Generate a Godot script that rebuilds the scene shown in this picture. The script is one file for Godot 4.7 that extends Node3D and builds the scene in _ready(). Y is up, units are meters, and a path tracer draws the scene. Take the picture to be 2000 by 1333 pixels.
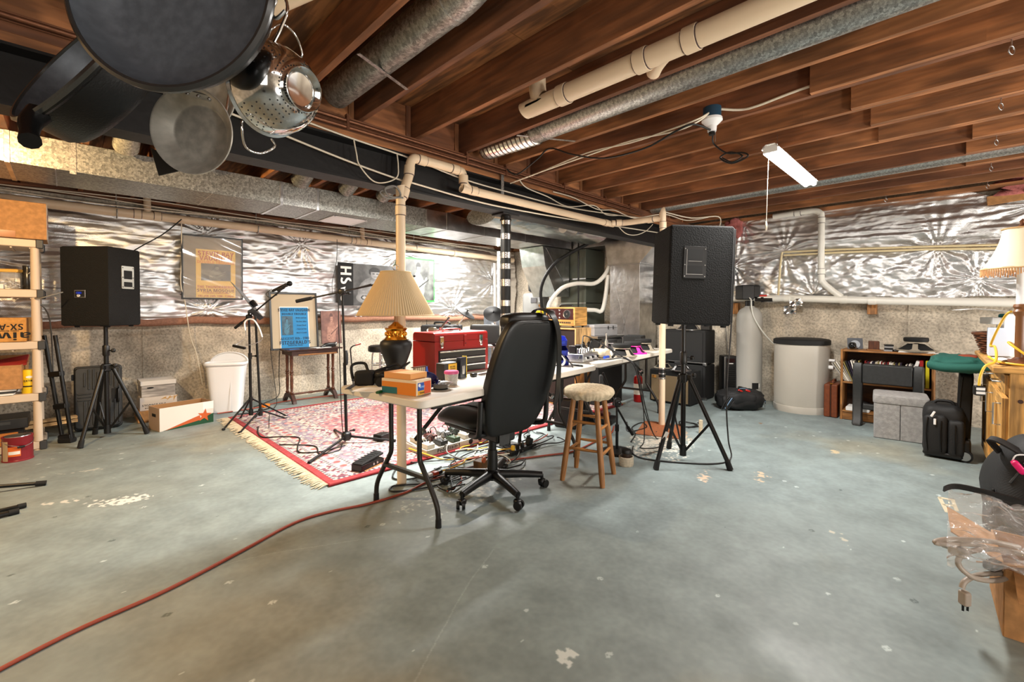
extends Node3D
# A basement music workshop. x runs along the steel beam, -z towards the long foil-covered wall on the left, y up, metres.
var count := {}
var M := {}          # materials
var T := {}          # textures
var fonts := []

func _ready() -> void:
	var cam := Camera3D.new()
	cam.name = "camera"
	add_child(cam)
	cam.position = V(0, 1.2, 0)
	cam.rotation = Vector3(deg_to_rad(-1.053), deg_to_rad(-44.78), 0)
	cam.near = 0.05
	cam.far = 60.0
	cam.projection = Camera3D.PROJECTION_FRUSTUM
	cam.size = 2.0 * 0.05 * 666.5 / 874.0
	cam.frustum_offset = Vector2(0, 0.05 * (622.0 - 666.5) / 874.0)
	cam.current = true
	var env := Environment.new()
	env.background_mode = Environment.BG_COLOR
	env.background_color = Color(0, 0, 0)
	env.tonemap_mode = Environment.TONE_MAPPER_LINEAR
	env.tonemap_exposure = 1.08
	env.sdfgi_enabled = true
	env.ssao_enabled = true
	env.ssil_enabled = true
	var we := WorldEnvironment.new()
	we.name = "world"
	we.environment = env
	add_child(we)
	# hanging shop lights and a bare bulb; only the first is in view
	tube_light(V(3.94, 2.27, -0.93), 1.14, 9.0, "fluorescent shop light hanging under the joists over the open floor")
	tube_light(V(2.55, 2.31, -3.08), 1.22, 20.0, "unseen fluorescent shop light close behind the black steel beam, lighting the floor")  # out of view; placed so the beam shades the near floor
	tube_light(V(4.7, 2.3, -5.45), 1.22, 16.0, "unseen fluorescent shop light behind the rectangular metal duct, lighting the wall near the furnace")  # out of view; lights the left wall and furnace corner
	tube_light(V(0.6, 2.3, 1.9), 1.22, 1.0, "unseen fluorescent shop light behind the camera, lighting the open half of the room")  # out of view; softly lights the near half of the room
	bulb(V(-0.55, 2.3, -3.6), 4.0)  # out of view; warms the left end of the duct
	for k in 3:  # added fill lamps, out of view, to brighten the joist undersides
		uplight(V(1.2 + k * 2.2, 0.45, 2.7), 8.0, ["added white fill uplight behind the camera, nearest of three along the back wall", "added white fill uplight in the middle of three along the back wall", "added white fill uplight farthest along the back wall, by the cabinet end"][k])
	softbox(V(-1.25, 1.5, 1.3), 2.5)  # added fill lamp, out of view, for the pans and joist sides
	for f in ["Droid Sans", "Droid Sans", "Droid Serif", "Droid Serif", "Droid Sans Mono"]:
		var s := SystemFont.new()
		s.font_names = PackedStringArray([f])
		s.font_weight = 700 if fonts.size() in [1, 3] else 400
		fonts.append(s)
	textures()
	materials()
	setting()
	ceiling_frame()
	beam_and_ducts()
	pipes()
	left_wall()
	cookware()
	shelf_corner()
	left_floor()
	band_corner()
	work_table()
	table_top_items()
	second_table()
	chair_and_stool()
	speakers()
	far_corner()
	right_wall()
	right_floor()
	cords()

func area(at: Vector3, size: Vector2, energy: float, col: Color, b: Basis, called: String) -> void:
	var l := AreaLight3D.new()
	l.name = called
	l.area_size = size
	l.area_normalize_energy = true
	l.light_energy = energy
	l.light_color = col
	l.area_range = 14.0
	l.shadow_enabled = true
	l.transform = Transform3D(b, at)
	add_child(l, true)

# twin-tube shop light along x; y is the height of the tubes
func tube_light(at: Vector3, long: float, energy: float, label: String) -> void:
	var o := thing("fluorescent_light", label, "light", at, 0.0, "")
	var white := mat(Color(0.92, 0.92, 0.9), 0.4)
	var g := G.new()
	g.x = Transform3D(ry(90), Vector3.ZERO); g.nb = ry(90)
	g.prism(PackedVector2Array([Vector2(-0.055, 0.02), Vector2(-0.028, 0.05), Vector2(0.028, 0.05), Vector2(0.055, 0.02), Vector2(0.05, 0.018), Vector2(0.026, 0.044), Vector2(-0.026, 0.044), Vector2(-0.05, 0.018)]), -long / 2, long / 2)
	part("reflector", g, white, o)
	var glow := mat(Color(1, 1, 1), 0.3)
	glow.emission_enabled = true
	glow.emission = Color(1.0, 0.98, 0.95)
	glow.emission_energy_multiplier = 12.0
	for s in [-1, 1]:
		part("fluorescent_tube", G.new().cyl(V(-long / 2 + 0.02, 0.0, s * 0.028), V(long / 2 - 0.02, 0.0, s * 0.028), 0.019, -1, 12), glow, o)
	for s in [-1, 1]:
		part("end_cap", G.new().box(V(s * (long / 2 - 0.006), 0.018, 0), V(0.012, 0.05, 0.09), 0.004), white, o)
	for s in [-1, 1]:
		var c := G.new()
		for k in 5:
			var y: float = 0.052 + k * (2.42 - at.y - 0.052) / 5.0
			c.tube([V(s * long * 0.36 - 0.004, y, 0), V(s * long * 0.36, y + 0.012, 0.004), V(s * long * 0.36 + 0.004, y + 0.022, 0)], 0.0012, 5)
		part("hanging_chain", c, mat(Color(0.7, 0.7, 0.7), 0.3, 1.0), o).set_meta("kind", "stuff")
	area(at + V(0, -0.021, 0), Vector2(long, 0.09), energy, Color(1.0, 0.985, 0.96), rx(-90), "fluorescent_lamp")

func bulb(at: Vector3, energy: float) -> void:
	var o := thing("light_bulb", "unseen bare warm bulb in a white socket by the left joists, warming the duct", "light bulb", at)
	part("socket", G.new().lathe([Vector2(0, 0.13), Vector2(0.055, 0.13), Vector2(0.055, 0.105), Vector2(0.028, 0.085), Vector2(0.024, 0.045), Vector2(0, 0.045)], 20), mat(Color(0.9, 0.9, 0.88), 0.4), o)
	var glow := mat(Color(1, 0.9, 0.75), 0.3)
	glow.emission_enabled = true
	glow.emission = Color(1.0, 0.85, 0.62)
	glow.emission_energy_multiplier = 6.0
	part("bulb_glass", G.new().lathe([Vector2(0.0, -0.055), Vector2(0.018, -0.05), Vector2(0.03, -0.03), Vector2(0.03, -0.01), Vector2(0.02, 0.018), Vector2(0.013, 0.045)], 18), glow, o)
	var l := OmniLight3D.new()
	l.name = "bulb_lamp"
	l.light_energy = energy
	l.light_size = 0.03
	l.light_color = Color(1.0, 0.84, 0.6)
	l.omni_range = 12.0
	l.omni_attenuation = 2.0
	l.shadow_enabled = true
	l.position = at + V(0, -0.02, 0)
	add_child(l)

# added fill: large soft lamp on a stand behind the camera, out of view
func softbox(at: Vector3, energy: float) -> void:
	var o := thing("softbox_light", "added large white softbox on a stand behind the camera, fill light", "light", V(at.x, 0, at.z), -45)
	var black := mat(Color(0.03, 0.03, 0.03), 0.5)
	part("stand_pole", G.new().cyl(V(0, 0, -0.2), V(0, at.y, -0.2), 0.016), black, o)
	part("stand_base", G.new().cyl(V(0, 0, -0.2), V(0, 0.02, -0.2), 0.3, -1, 24), black, o)
	part("hood", G.new().box(V(0, at.y, -0.1), V(1.44, 1.24, 0.16), 0.02), black, o)
	var glow := mat(Color(1, 1, 1), 0.5)
	glow.emission_enabled = true
	glow.emission = Color(1.0, 0.97, 0.93)
	glow.emission_energy_multiplier = 0.6
	part("diffuser", G.new().box(V(0, at.y, -0.015), V(1.4, 1.2, 0.01), 0.002), glow, o)
	o.rotation.y = deg_to_rad(135)
	area(at + V(0.02, 0, -0.02), Vector2(1.4, 1.2), energy, Color(1.0, 0.97, 0.93), ry(-45), "softbox_lamp")

# added fill: unseen floor lamp throwing light up at the joists, by the back wall
func uplight(at: Vector3, energy: float, label: String) -> void:
	var o := thing("floor_uplight_lamp", label, "lamp", V(at.x, 0, at.z))
	var shell := mat(Color(0.85, 0.85, 0.83), 0.5)
	part("base", G.new().cyl(V(0, 0, 0), V(0, 0.025, 0), 0.16, 0.15, 28), shell, o)
	part("stem", G.new().cyl(V(0, 0.02, 0), V(0, at.y - 0.08, 0), 0.015), shell, o)
	var b := rx(-36)
	part("lamp_bowl", G.new().box(V(0, at.y, 0) - b * V(0, 0.05, 0), V(0.5, 0.08, 0.5), 0.02, b), shell, o)
	var glow := mat(Color(1, 1, 1), 0.5)
	glow.emission_enabled = true
	glow.emission = Color(1.0, 0.98, 0.95)
	glow.emission_energy_multiplier = 1.0
	part("lamp_diffuser", G.new().box(V(0, at.y, 0) - b * V(0, 0.006, 0), V(0.46, 0.01, 0.46), 0.002, b), glow, o)
	area(at + b * V(0, 0.006, 0), Vector2(0.46, 0.46), energy, Color(1.0, 0.98, 0.95), b * rx(90), "uplight_lamp")

func textures() -> void:
	var S := FastNoiseLite.TYPE_SIMPLEX_SMOOTH
	var C := FastNoiseLite.TYPE_CELLULAR
	# wood grain along U: fine fibres, broad bands, a few dark streaks
	var fine := stretched(512, 256, 24, 256, S, 0.09, 4, 3)
	var broad := stretched(512, 256, 48, 128, S, 0.03, 3, 8)
	T.grain = tex8(512, 256, times(levels(fine, 0.25, 0.75, 0.8, 1.0), levels(broad, 0.3, 0.7, 0.78, 1.0)))
	T.grain_n = bumps(512, 256, fine, 1.2)
	var ply := stretched(512, 512, 40, 400, S, 0.05, 5, 21)
	T.ply = tex8(512, 512, levels(ply, 0.3, 0.75, 0.6, 1.0))
	# poured concrete: pits, aggregate and blotches
	var blot := noise(1024, 1024, S, 0.004, 5, 5)
	var grit := noise(1024, 1024, S, 0.05, 3, 6)
	var pits := noise(1024, 1024, C, 0.035, 1, 7, FastNoiseLite.RETURN_DISTANCE)
	T.concrete = tex8(1024, 1024, times(times(levels(blot, 0.2, 0.8, 0.8, 1.0), levels(grit, 0.25, 0.6, 0.86, 1.0)), levels(pits, 0.01, 0.12, 0.72, 1.0)))
	T.concrete_n = bumps(1024, 1024, times(levels(grit, 0.2, 0.7, 0.4, 1.0), levels(pits, 0.02, 0.2, 0.2, 1.0)), 3.0)
	T.blot = tex8(512, 512, levels(noise(512, 512, S, 0.012, 5, 31), 0.2, 0.8, 0.88, 1.0))
	# galvanised steel: crystals of differing grey
	var sp := noise(512, 512, C, 0.045, 1, 11, FastNoiseLite.RETURN_CELL_VALUE)
	var sp2 := noise(512, 512, S, 0.06, 3, 12)
	T.spangle = tex8(512, 512, times(levels(sp, 0.1, 0.9, 0.74, 1.0), levels(sp2, 0.25, 0.7, 0.84, 1.0)))
	T.spangle_n = bumps(512, 512, noise(512, 512, S, 0.02, 3, 13), 2.0)
	# reflective insulation: small quilted pillows and creases
	var q := PackedByteArray()
	q.resize(512 * 512)
	var cr := noise(512, 512, S, 0.014, 4, 17)
	for y in 512:
		for x in 512:
			var k := y * 512 + x
			var p := absf(sin((x + y) * PI / 32.0) * sin((x - y) * PI / 32.0))
			q[k] = int(clampf(p * 110.0 + cr[k] * 0.57, 0, 255))
	T.foil_n = bumps(512, 512, q, 3.2)
	# black textile and vinyl
	T.tolex_n = bumps(256, 256, noise(256, 256, C, 0.09, 1, 19, FastNoiseLite.RETURN_DISTANCE2_SUB), 2.0)
	T.leather_n = bumps(512, 512, noise(512, 512, C, 0.05, 2, 20, FastNoiseLite.RETURN_DISTANCE2_SUB), 1.2)
	T.cloth_n = bumps(256, 256, noise(256, 256, S, 0.09, 4, 22), 2.5)
	var wv := PackedByteArray()
	wv.resize(128 * 128)
	for y in 128:
		for x in 128:
			wv[y * 128 + x] = int(120 + 100 * sin(x * PI / 8.0) * sin(y * PI / 8.0) + 30 * sin((x + y) * PI / 16.0))
	T.weave = tex8(128, 128, levels(wv, 0.1, 0.9, 0.55, 1.0))
	T.weave_n = bumps(128, 128, wv, 2.0)
	floor_paint()
	rug_picture()

# grey-green floor paint with dirt, worn patches and chips; one pixel is 5.4 mm; covers x -1.6..6.7, z -6.7..1.6
func floor_paint() -> void:
	var N := 1536
	var big := stretched(N, N, 512, 512, FastNoiseLite.TYPE_SIMPLEX_SMOOTH, 0.006, 5, 41)
	var mid := noise(N, N, FastNoiseLite.TYPE_SIMPLEX_SMOOTH, 0.02, 4, 42)
	var fine := noise(N, N, FastNoiseLite.TYPE_SIMPLEX_SMOOTH, 0.12, 2, 43)
	var d := PackedByteArray()
	d.resize(N * N * 3)
	for y in N:
		for x in N:
			var k := y * N + x
			var b: int = big[k]
			var m: int = mid[k] + (fine[k] >> 1)
			var s := 0.86 + m * 0.00075
			var w := clampf((b - 150) * 0.008, 0.0, 0.5)     # bare, brownish wear
			if x < 620:
				w = clampf(w + (620 - x) * 0.0006 * (b / 128.0), 0.0, 0.6)
			d[k * 3] = int((124 + 18 * w) * s)
			d[k * 3 + 1] = int((136 - 4 * w) * s)
			d[k * 3 + 2] = int((136 - 28 * w) * s)
	# x, z, half length, half width, how full, turn, colour
	var P := [[0.2, -3.74, 0.15, 0.07, 0.62, -0.5, Color(0.86, 0.85, 0.82)], [0.05, -3.9, 0.2, 0.03, 0.3, -0.5, Color(0.78, 0.77, 0.73)], [0.02, -4.6, 0.25, 0.03, 0.36, -0.2, Color(0.7, 0.7, 0.66)],
		[4.1, -2.0, 0.4, 0.16, 0.7, 0.6, Color(0.80, 0.64, 0.5)], [3.75, -1.9, 0.4, 0.22, 0.62, 0.4, Color(0.87, 0.84, 0.78)], [3.25, -1.3, 0.12, 0.04, 0.55, 0.3, Color(0.8, 0.7, 0.6)], [3.55, -1.0, 0.14, 0.05, 0.45, 0.2, Color(0.8, 0.7, 0.58)],
		[1.2, -0.95, 0.04, 0.035, 0.7, 0.0, Color(0.8, 0.82, 0.8)], [2.9, -0.45, 0.1, 0.04, 0.32, 0.7, Color(0.72, 0.7, 0.64)], [3.6, 0.05, 0.16, 0.025, 0.3, 0.8, Color(0.76, 0.76, 0.72)],
		[4.6, -0.75, 0.07, 0.025, 0.55, 0.1, Color(0.78, 0.7, 0.56)], [5.2, -1.5, 0.04, 0.025, 0.5, 0.0, Color(0.5, 0.38, 0.28)], [1.9, -2.3, 0.5, 0.2, 0.36, 0.1, Color(0.72, 0.74, 0.72)]]
	for p in P:
		var cx := int((p[0] + 1.6) / 8.3 * N)
		var cy := int((p[1] + 6.7) / 8.3 * N)
		var R := int(maxf(p[2], p[3]) * 1.3 / 8.3 * N)
		for y in range(maxi(cy - R, 0), mini(cy + R, N)):
			for x in range(maxi(cx - R, 0), mini(cx + R, N)):
				var o := Vector2(x - cx, y - cy).rotated(p[5]) / N * 8.3
				var r := Vector2(o.x / p[2], o.y / p[3]).length()
				var k := y * N + x
				var full: float = p[4] * 1.25 - r * 0.62 + (mid[k] - 128) * 0.006 + (fine[k] - 128) * 0.008
				if r < 1.3 and full > 0.35:
					var a := clampf((full - 0.35) * 7.0, 0.0, 0.9)
					for c in 3:
						d[k * 3 + c] = int(lerpf(d[k * 3 + c], p[6][c] * 255.0, a))
	# scattered chips and fine scratches
	var rng := RandomNumberGenerator.new()
	rng.seed = 5
	for i in 420:
		var cx := rng.randi_range(10, N - 10)
		var cy := rng.randi_range(10, N - 10)
		var R := rng.randi_range(1, 3)
		var dark := rng.randf() < 0.25
		for y in range(-R, R + 1):
			for x in range(-R, R + 1):
				if x * x + y * y * 2 <= R * R and rng.randf() < 0.8:
					var k := ((cy + y) * N + cx + x) * 3
					for c in 3:
						d[k + c] = clampi(int(d[k + c] + (-40 if dark else 52)), 0, 255)
	for i in 26:
		var p := Vector2(rng.randf() * N, rng.randf() * N)
		var w := Vector2.from_angle(rng.randf() * TAU)
		for j in rng.randi_range(60, 260):
			p += w
			w = w.rotated(rng.randf_range(-0.02, 0.02))
			if p.x > 1 and p.y > 1 and p.x < N - 1 and p.y < N - 1:
				var k := (int(p.y) * N + int(p.x)) * 3
				for c in 3:
					d[k + c] = mini(d[k + c] + 16, 255)
	T.floor = tex24(N, N, d)
	T.floor_r = tex8(512, 512, levels(noise(512, 512, FastNoiseLite.TYPE_SIMPLEX_SMOOTH, 0.02, 4, 44), 0.25, 0.75, 0.46, 0.66))

# Persian rug: a quarter is worked out and mirrored
func rug_picture() -> void:
	var W := 768
	var H := 560
	var d := PackedByteArray()
	d.resize(W * H * 3)
	var sp := noise(W, H, FastNoiseLite.TYPE_CELLULAR, 0.17, 1, 51, FastNoiseLite.RETURN_CELL_VALUE)
	var fl := noise(W, H, FastNoiseLite.TYPE_SIMPLEX_SMOOTH, 0.07, 2, 52)
	var red := Color(0.62, 0.22, 0.23)
	var rose := Color(0.76, 0.5, 0.49)
	var sand := Color(0.76, 0.7, 0.64)
	var navy := Color(0.36, 0.31, 0.38)
	var mauve := Color(0.62, 0.56, 0.59)
	for y in H / 2:
		for x in W / 2:
			var k := y * W + x
			var e := mini(x, y)              # distance to the nearer edge
			var along := y if x < y else x
			var c := sand
			if e < 10:
				c = red
			elif e < 118:
				var b := e - 10
				var band := 0
				for w in [5, 16, 5, 20, 4, 34, 4, 16, 4]:
					if b < w:
						break
					b -= w
					band += 1
				if band in [0, 2, 4, 6, 8]:
					c = navy if (along / 4) % 2 == 0 else sand
				elif band in [1, 7]:
					c = sand
					if absf(sin(along * 0.2) * 6.0 - (b - 8)) < 2.2 or sp[k] > 200:
						c = mauve if sp[k] < 120 else navy.lerp(red, 0.4)
				elif band == 3:
					c = mauve if sp[k] > 110 else sand
					if Vector2(along % 24 - 12, b - 10).length() < 5.5:
						c = red.lerp(sand, 0.3)
				else:
					c = mauve.lerp(navy, 0.25) if sp[k] > 100 else sand
					var r := Vector2(along % 44 - 22, b - 17).length()
					if r < 11.0:
						c = navy.lerp(mauve, 0.4) if r > 8.5 else (rose if r > 4.0 else sand)
			else:
				var qx := (W / 2 - x) / float(W / 2 - 118)
				var qy := (H / 2 - y) / float(H / 2 - 118)
				var m := qx * 0.9 + qy * 0.8 + (fl[k] - 128) * 0.0012
				c = rose
				if m > 1.22:
					c = mauve.lerp(sand, 0.5)
				elif m < 0.32:
					c = sand if m > 0.26 or m < 0.12 else navy.lerp(mauve, 0.5)
				if sp[k] > 176:
					c = c.lerp(navy, 0.55)
				elif sp[k] > 130:
					c = c.lerp(sand, 0.65)
				elif sp[k] < 44:
					c = c.lerp(red, 0.5)
			c = c * (0.82 + fl[k] * 0.0012)
			for mx in 2:
				for my in 2:
					var kk := ((H - 1 - y if my else y) * W + (W - 1 - x if mx else x)) * 3
					d[kk] = int(clampf(c.r, 0, 1) * 255)
					d[kk + 1] = int(clampf(c.g, 0, 1) * 255)
					d[kk + 2] = int(clampf(c.b, 0, 1) * 255)
	T.rug = tex24(W, H, d)

func materials() -> void:
	M.joist = mat(Color(0.64, 0.41, 0.25), 0.75, 0, T.grain, 0.9, T.grain_n, 0.5)
	M.joist_b = mat(Color(0.56, 0.35, 0.22), 0.75, 0, T.grain, 0.8, T.grain_n, 0.5)
	M.joist_c = mat(Color(0.7, 0.46, 0.28), 0.75, 0, T.grain, 1.05, T.grain_n, 0.5)
	M.subfloor = mat(Color(0.6, 0.4, 0.23), 0.85, 0, T.ply, 0.8, T.grain_n, 0.4)
	M.concrete = mat(Color(0.84, 0.79, 0.71), 0.9, 0, T.concrete, 0.55, T.concrete_n, 0.5, true)
	M.concrete.uv1_world_triplanar = true
	M.floor = mat(Color(1, 1, 1), 1.0, 0, T.floor, 1.0)
	M.floor.roughness_texture = T.floor_r
	M.floor.roughness_texture_channel = BaseMaterial3D.TEXTURE_CHANNEL_RED
	M.galv = mat(Color(0.78, 0.78, 0.76), 0.42, 0.9, T.spangle, 4.5, T.spangle_n, 0.12, true)
	M.galv_big = mat(Color(0.7, 0.7, 0.67), 0.45, 0.85, T.spangle, 3.2, T.spangle_n, 0.15, true)
	M.sheet = mat(Color(0.8, 0.8, 0.8), 0.28, 1.0, T.blot, 1.0, T.spangle_n, 0.4, true)
	M.foil = mat(Color(0.88, 0.88, 0.88), 0.44, 1.0, null, 1.0, T.foil_n, 0.8)
	M.foil_tape = mat(Color(0.82, 0.82, 0.82), 0.25, 1.0, null, 3.0, T.foil_n, 0.4, true)
	M.pink = mat(Color(0.72, 0.42, 0.4), 1.0, 0, T.blot, 4.0, T.cloth_n, 1.0, true)
	M.brownroll = mat(Color(0.62, 0.44, 0.35), 0.9, 0, T.blot, 5.0, T.cloth_n, 1.0, true)
	M.steel_black = mat(Color(0.06, 0.055, 0.055), 0.5, 0.2, T.blot, 1.5, T.spangle_n, 0.3, true)
	M.pvc = mat(Color(0.87, 0.78, 0.66), 0.4)
	M.pvc_white = mat(Color(0.9, 0.89, 0.85), 0.4)
	M.cpvc = mat(Color(0.86, 0.79, 0.62), 0.45)
	M.print_red = mat(Color(0.6, 0.15, 0.12), 0.6)
	M.purple = mat(Color(0.3, 0.24, 0.24), 0.5)
	M.copper = mat(Color(0.5, 0.33, 0.24), 0.45, 0.7, T.blot, 4.0, null, 1.0, true)
	M.wire_white = mat(Color(0.86, 0.82, 0.74), 0.5)
	M.wire_black = mat(Color(0.03, 0.03, 0.03), 0.45)
	M.wire_grey = mat(Color(0.45, 0.44, 0.42), 0.5)
	M.cord_orange = mat(Color(0.58, 0.24, 0.15), 0.5)
	M.cord_yellow = mat(Color(0.87, 0.7, 0.2), 0.4)
	M.chrome = mat(Color(0.85, 0.85, 0.85), 0.1, 1.0)
	M.steel = mat(Color(0.72, 0.72, 0.72), 0.3, 1.0)
	M.alu = mat(Color(0.74, 0.72, 0.68), 0.42, 0.55, T.blot, 5.0, null, 1.0, true)
	M.iron = mat(Color(0.05, 0.05, 0.055), 0.38, 0.3, T.blot, 7.0, T.leather_n, 0.35, true)
	M.iron_in_sheen = mat(Color(0.33, 0.35, 0.38), 0.45, 0.4, T.blot, 7.0, T.cloth_n, 0.12, true)  # pan inside lightened: its reflected sheen is in the colour
	M.brass = mat(Color(0.86, 0.62, 0.24), 0.2, 1.0)
	M.black_plastic = mat(Color(0.028, 0.028, 0.03), 0.42)
	M.black_matte = mat(Color(0.03, 0.03, 0.03), 0.7)
	M.black_metal = mat(Color(0.035, 0.035, 0.037), 0.35, 0.2)
	M.rubber = mat(Color(0.03, 0.03, 0.03), 0.8)
	M.tolex = mat(Color(0.04, 0.038, 0.036), 0.75, 0, null, 9.0, T.tolex_n, 0.8, true)
	M.carpet = mat(Color(0.03, 0.03, 0.03), 0.95, 0, T.blot, 3.0, T.cloth_n, 0.9, true)
	M.leather = mat(Color(0.035, 0.034, 0.033), 0.42, 0, null, 5.0, T.leather_n, 0.3, true)
	M.nylon = mat(Color(0.045, 0.045, 0.048), 0.7, 0, null, 12.0, T.weave_n, 0.5, true)
	M.grey_plastic = mat(Color(0.17, 0.175, 0.175), 0.5, 0, T.blot, 4.0, null, 1.0, true)
	M.white_plastic = mat(Color(0.9, 0.9, 0.9), 0.4)
	M.beige = mat(Color(0.8, 0.72, 0.63), 0.45)
	M.table_white = mat(Color(0.85, 0.82, 0.77), 0.45, 0, null, 6.0, T.cloth_n, 0.08, true)
	M.leg_grey = mat(Color(0.2, 0.19, 0.18), 0.38, 0.6)
	M.card = mat(Color(0.72, 0.52, 0.32), 0.85, 0, T.blot, 3.0, null, 1.0, true)
	M.card_in = mat(Color(0.6, 0.44, 0.28), 0.9)
	M.paper = mat(Color(0.9, 0.89, 0.87), 0.8)
	M.ink = mat(Color(0.05, 0.05, 0.05), 0.8)
	M.pine = mat(Color(0.88, 0.66, 0.36), 0.5, 0, T.grain, 1.6, T.grain_n, 0.2)
	M.pale_pine = mat(Color(0.9, 0.72, 0.48), 0.55, 0, T.grain, 1.6, T.grain_n, 0.2)
	M.oak = mat(Color(0.74, 0.5, 0.26), 0.5, 0, T.grain, 2.0, T.grain_n, 0.2)
	M.dark_wood = mat(Color(0.27, 0.14, 0.08), 0.4, 0, T.grain, 2.5, T.grain_n, 0.2)
	M.walnut = mat(Color(0.42, 0.23, 0.12), 0.45, 0, T.grain, 2.5, T.grain_n, 0.2)
	M.red_paint = mat(Color(0.55, 0.07, 0.06), 0.32)
	M.canvas = mat(Color(0.82, 0.75, 0.63), 0.9, 0, T.blot, 5.0, T.cloth_n, 0.5, true)
	M.shade = mat(Color(0.82, 0.72, 0.56), 0.8)
	M.shade.backlight_enabled = true
	M.shade.backlight = Color(0.3, 0.26, 0.2)
	M.glass = mat(Color(0.95, 0.97, 0.97, 0.12), 0.03)
	M.glass.transparency = BaseMaterial3D.TRANSPARENCY_ALPHA
	M.clear = mat(Color(0.9, 0.9, 0.9, 0.22), 0.08)
	M.clear.transparency = BaseMaterial3D.TRANSPARENCY_ALPHA
	M.speaker_grey = mat(Color(0.6, 0.56, 0.49), 0.5, 0.1)
	M.pink_paint = mat(Color(0.85, 0.12, 0.6), 0.35)
	M.blue_bin = mat(Color(0.05, 0.12, 0.55), 0.4)
	M.teal = mat(Color(0.05, 0.3, 0.26), 0.85, 0, null, 9.0, T.cloth_n, 0.6, true)
	M.velvet = mat(Color(0.62, 0.61, 0.6), 0.9, 0, T.blot, 3.5, T.cloth_n, 0.4, true)
	M.velvet.rim_enabled = true
	M.velvet.rim = 0.4
	M.grille = mat(Color(0.7, 0.6, 0.45), 0.9, 0, T.weave, 14.0, T.weave_n, 0.8, true)
	M.furnace = mat(Color(0.36, 0.38, 0.34), 0.6, 0.2)

func setting() -> void:
	var g := G.new()
	var X0 := -2.2
	var X1 := 6.57
	var Z0 := -6.55
	var Z1 := 3.2
	# floor slab; its UV lays the paint picture over x -1.6..6.7, z -6.7..1.6
	var uv := func(p: Vector3) -> Vector2: return Vector2((p.x + 1.6) / 8.3, (p.z + 6.7) / 8.3)
	var a := V(X0 - 0.25, 0, Z0 - 0.25)
	var b := V(X1 + 0.25, 0, Z0 - 0.25)
	var c := V(X1 + 0.25, 0, Z1 + 0.25)
	var d := V(X0 - 0.25, 0, Z1 + 0.25)
	g.q(a, b, c, d, Vector3.UP, uv.call(a), uv.call(b), uv.call(c), uv.call(d))
	var dn := V(0, -0.12, 0)
	g.q(a + dn, b + dn, c + dn, d + dn, Vector3.DOWN)
	g.q(a, b, b + dn, a + dn, V(0, 0, -1))
	g.q(b, c, c + dn, b + dn, V(1, 0, 0))
	g.q(c, d, d + dn, c + dn, V(0, 0, 1))
	g.q(d, a, a + dn, d + dn, V(-1, 0, 0))
	struct("floor", g, M.floor)
	var H := 2.68
	struct("wall_left", G.new().box(V((X0 + X1) / 2, H / 2, Z0 - 0.125), V(X1 - X0 + 0.5, H, 0.25)), M.concrete)
	struct("wall_right", G.new().box(V(X1 + 0.125, H / 2, (Z0 + Z1) / 2), V(0.25, H, Z1 - Z0)), M.concrete)
	struct("wall_back", G.new().box(V((X0 + X1) / 2, H / 2, Z1 + 0.125), V(X1 - X0 + 0.5, H, 0.25)), M.concrete)
	struct("wall_near", G.new().box(V(X0 - 0.125, H / 2, (Z0 + Z1) / 2), V(0.25, H, Z1 - Z0)), M.concrete)

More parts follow.
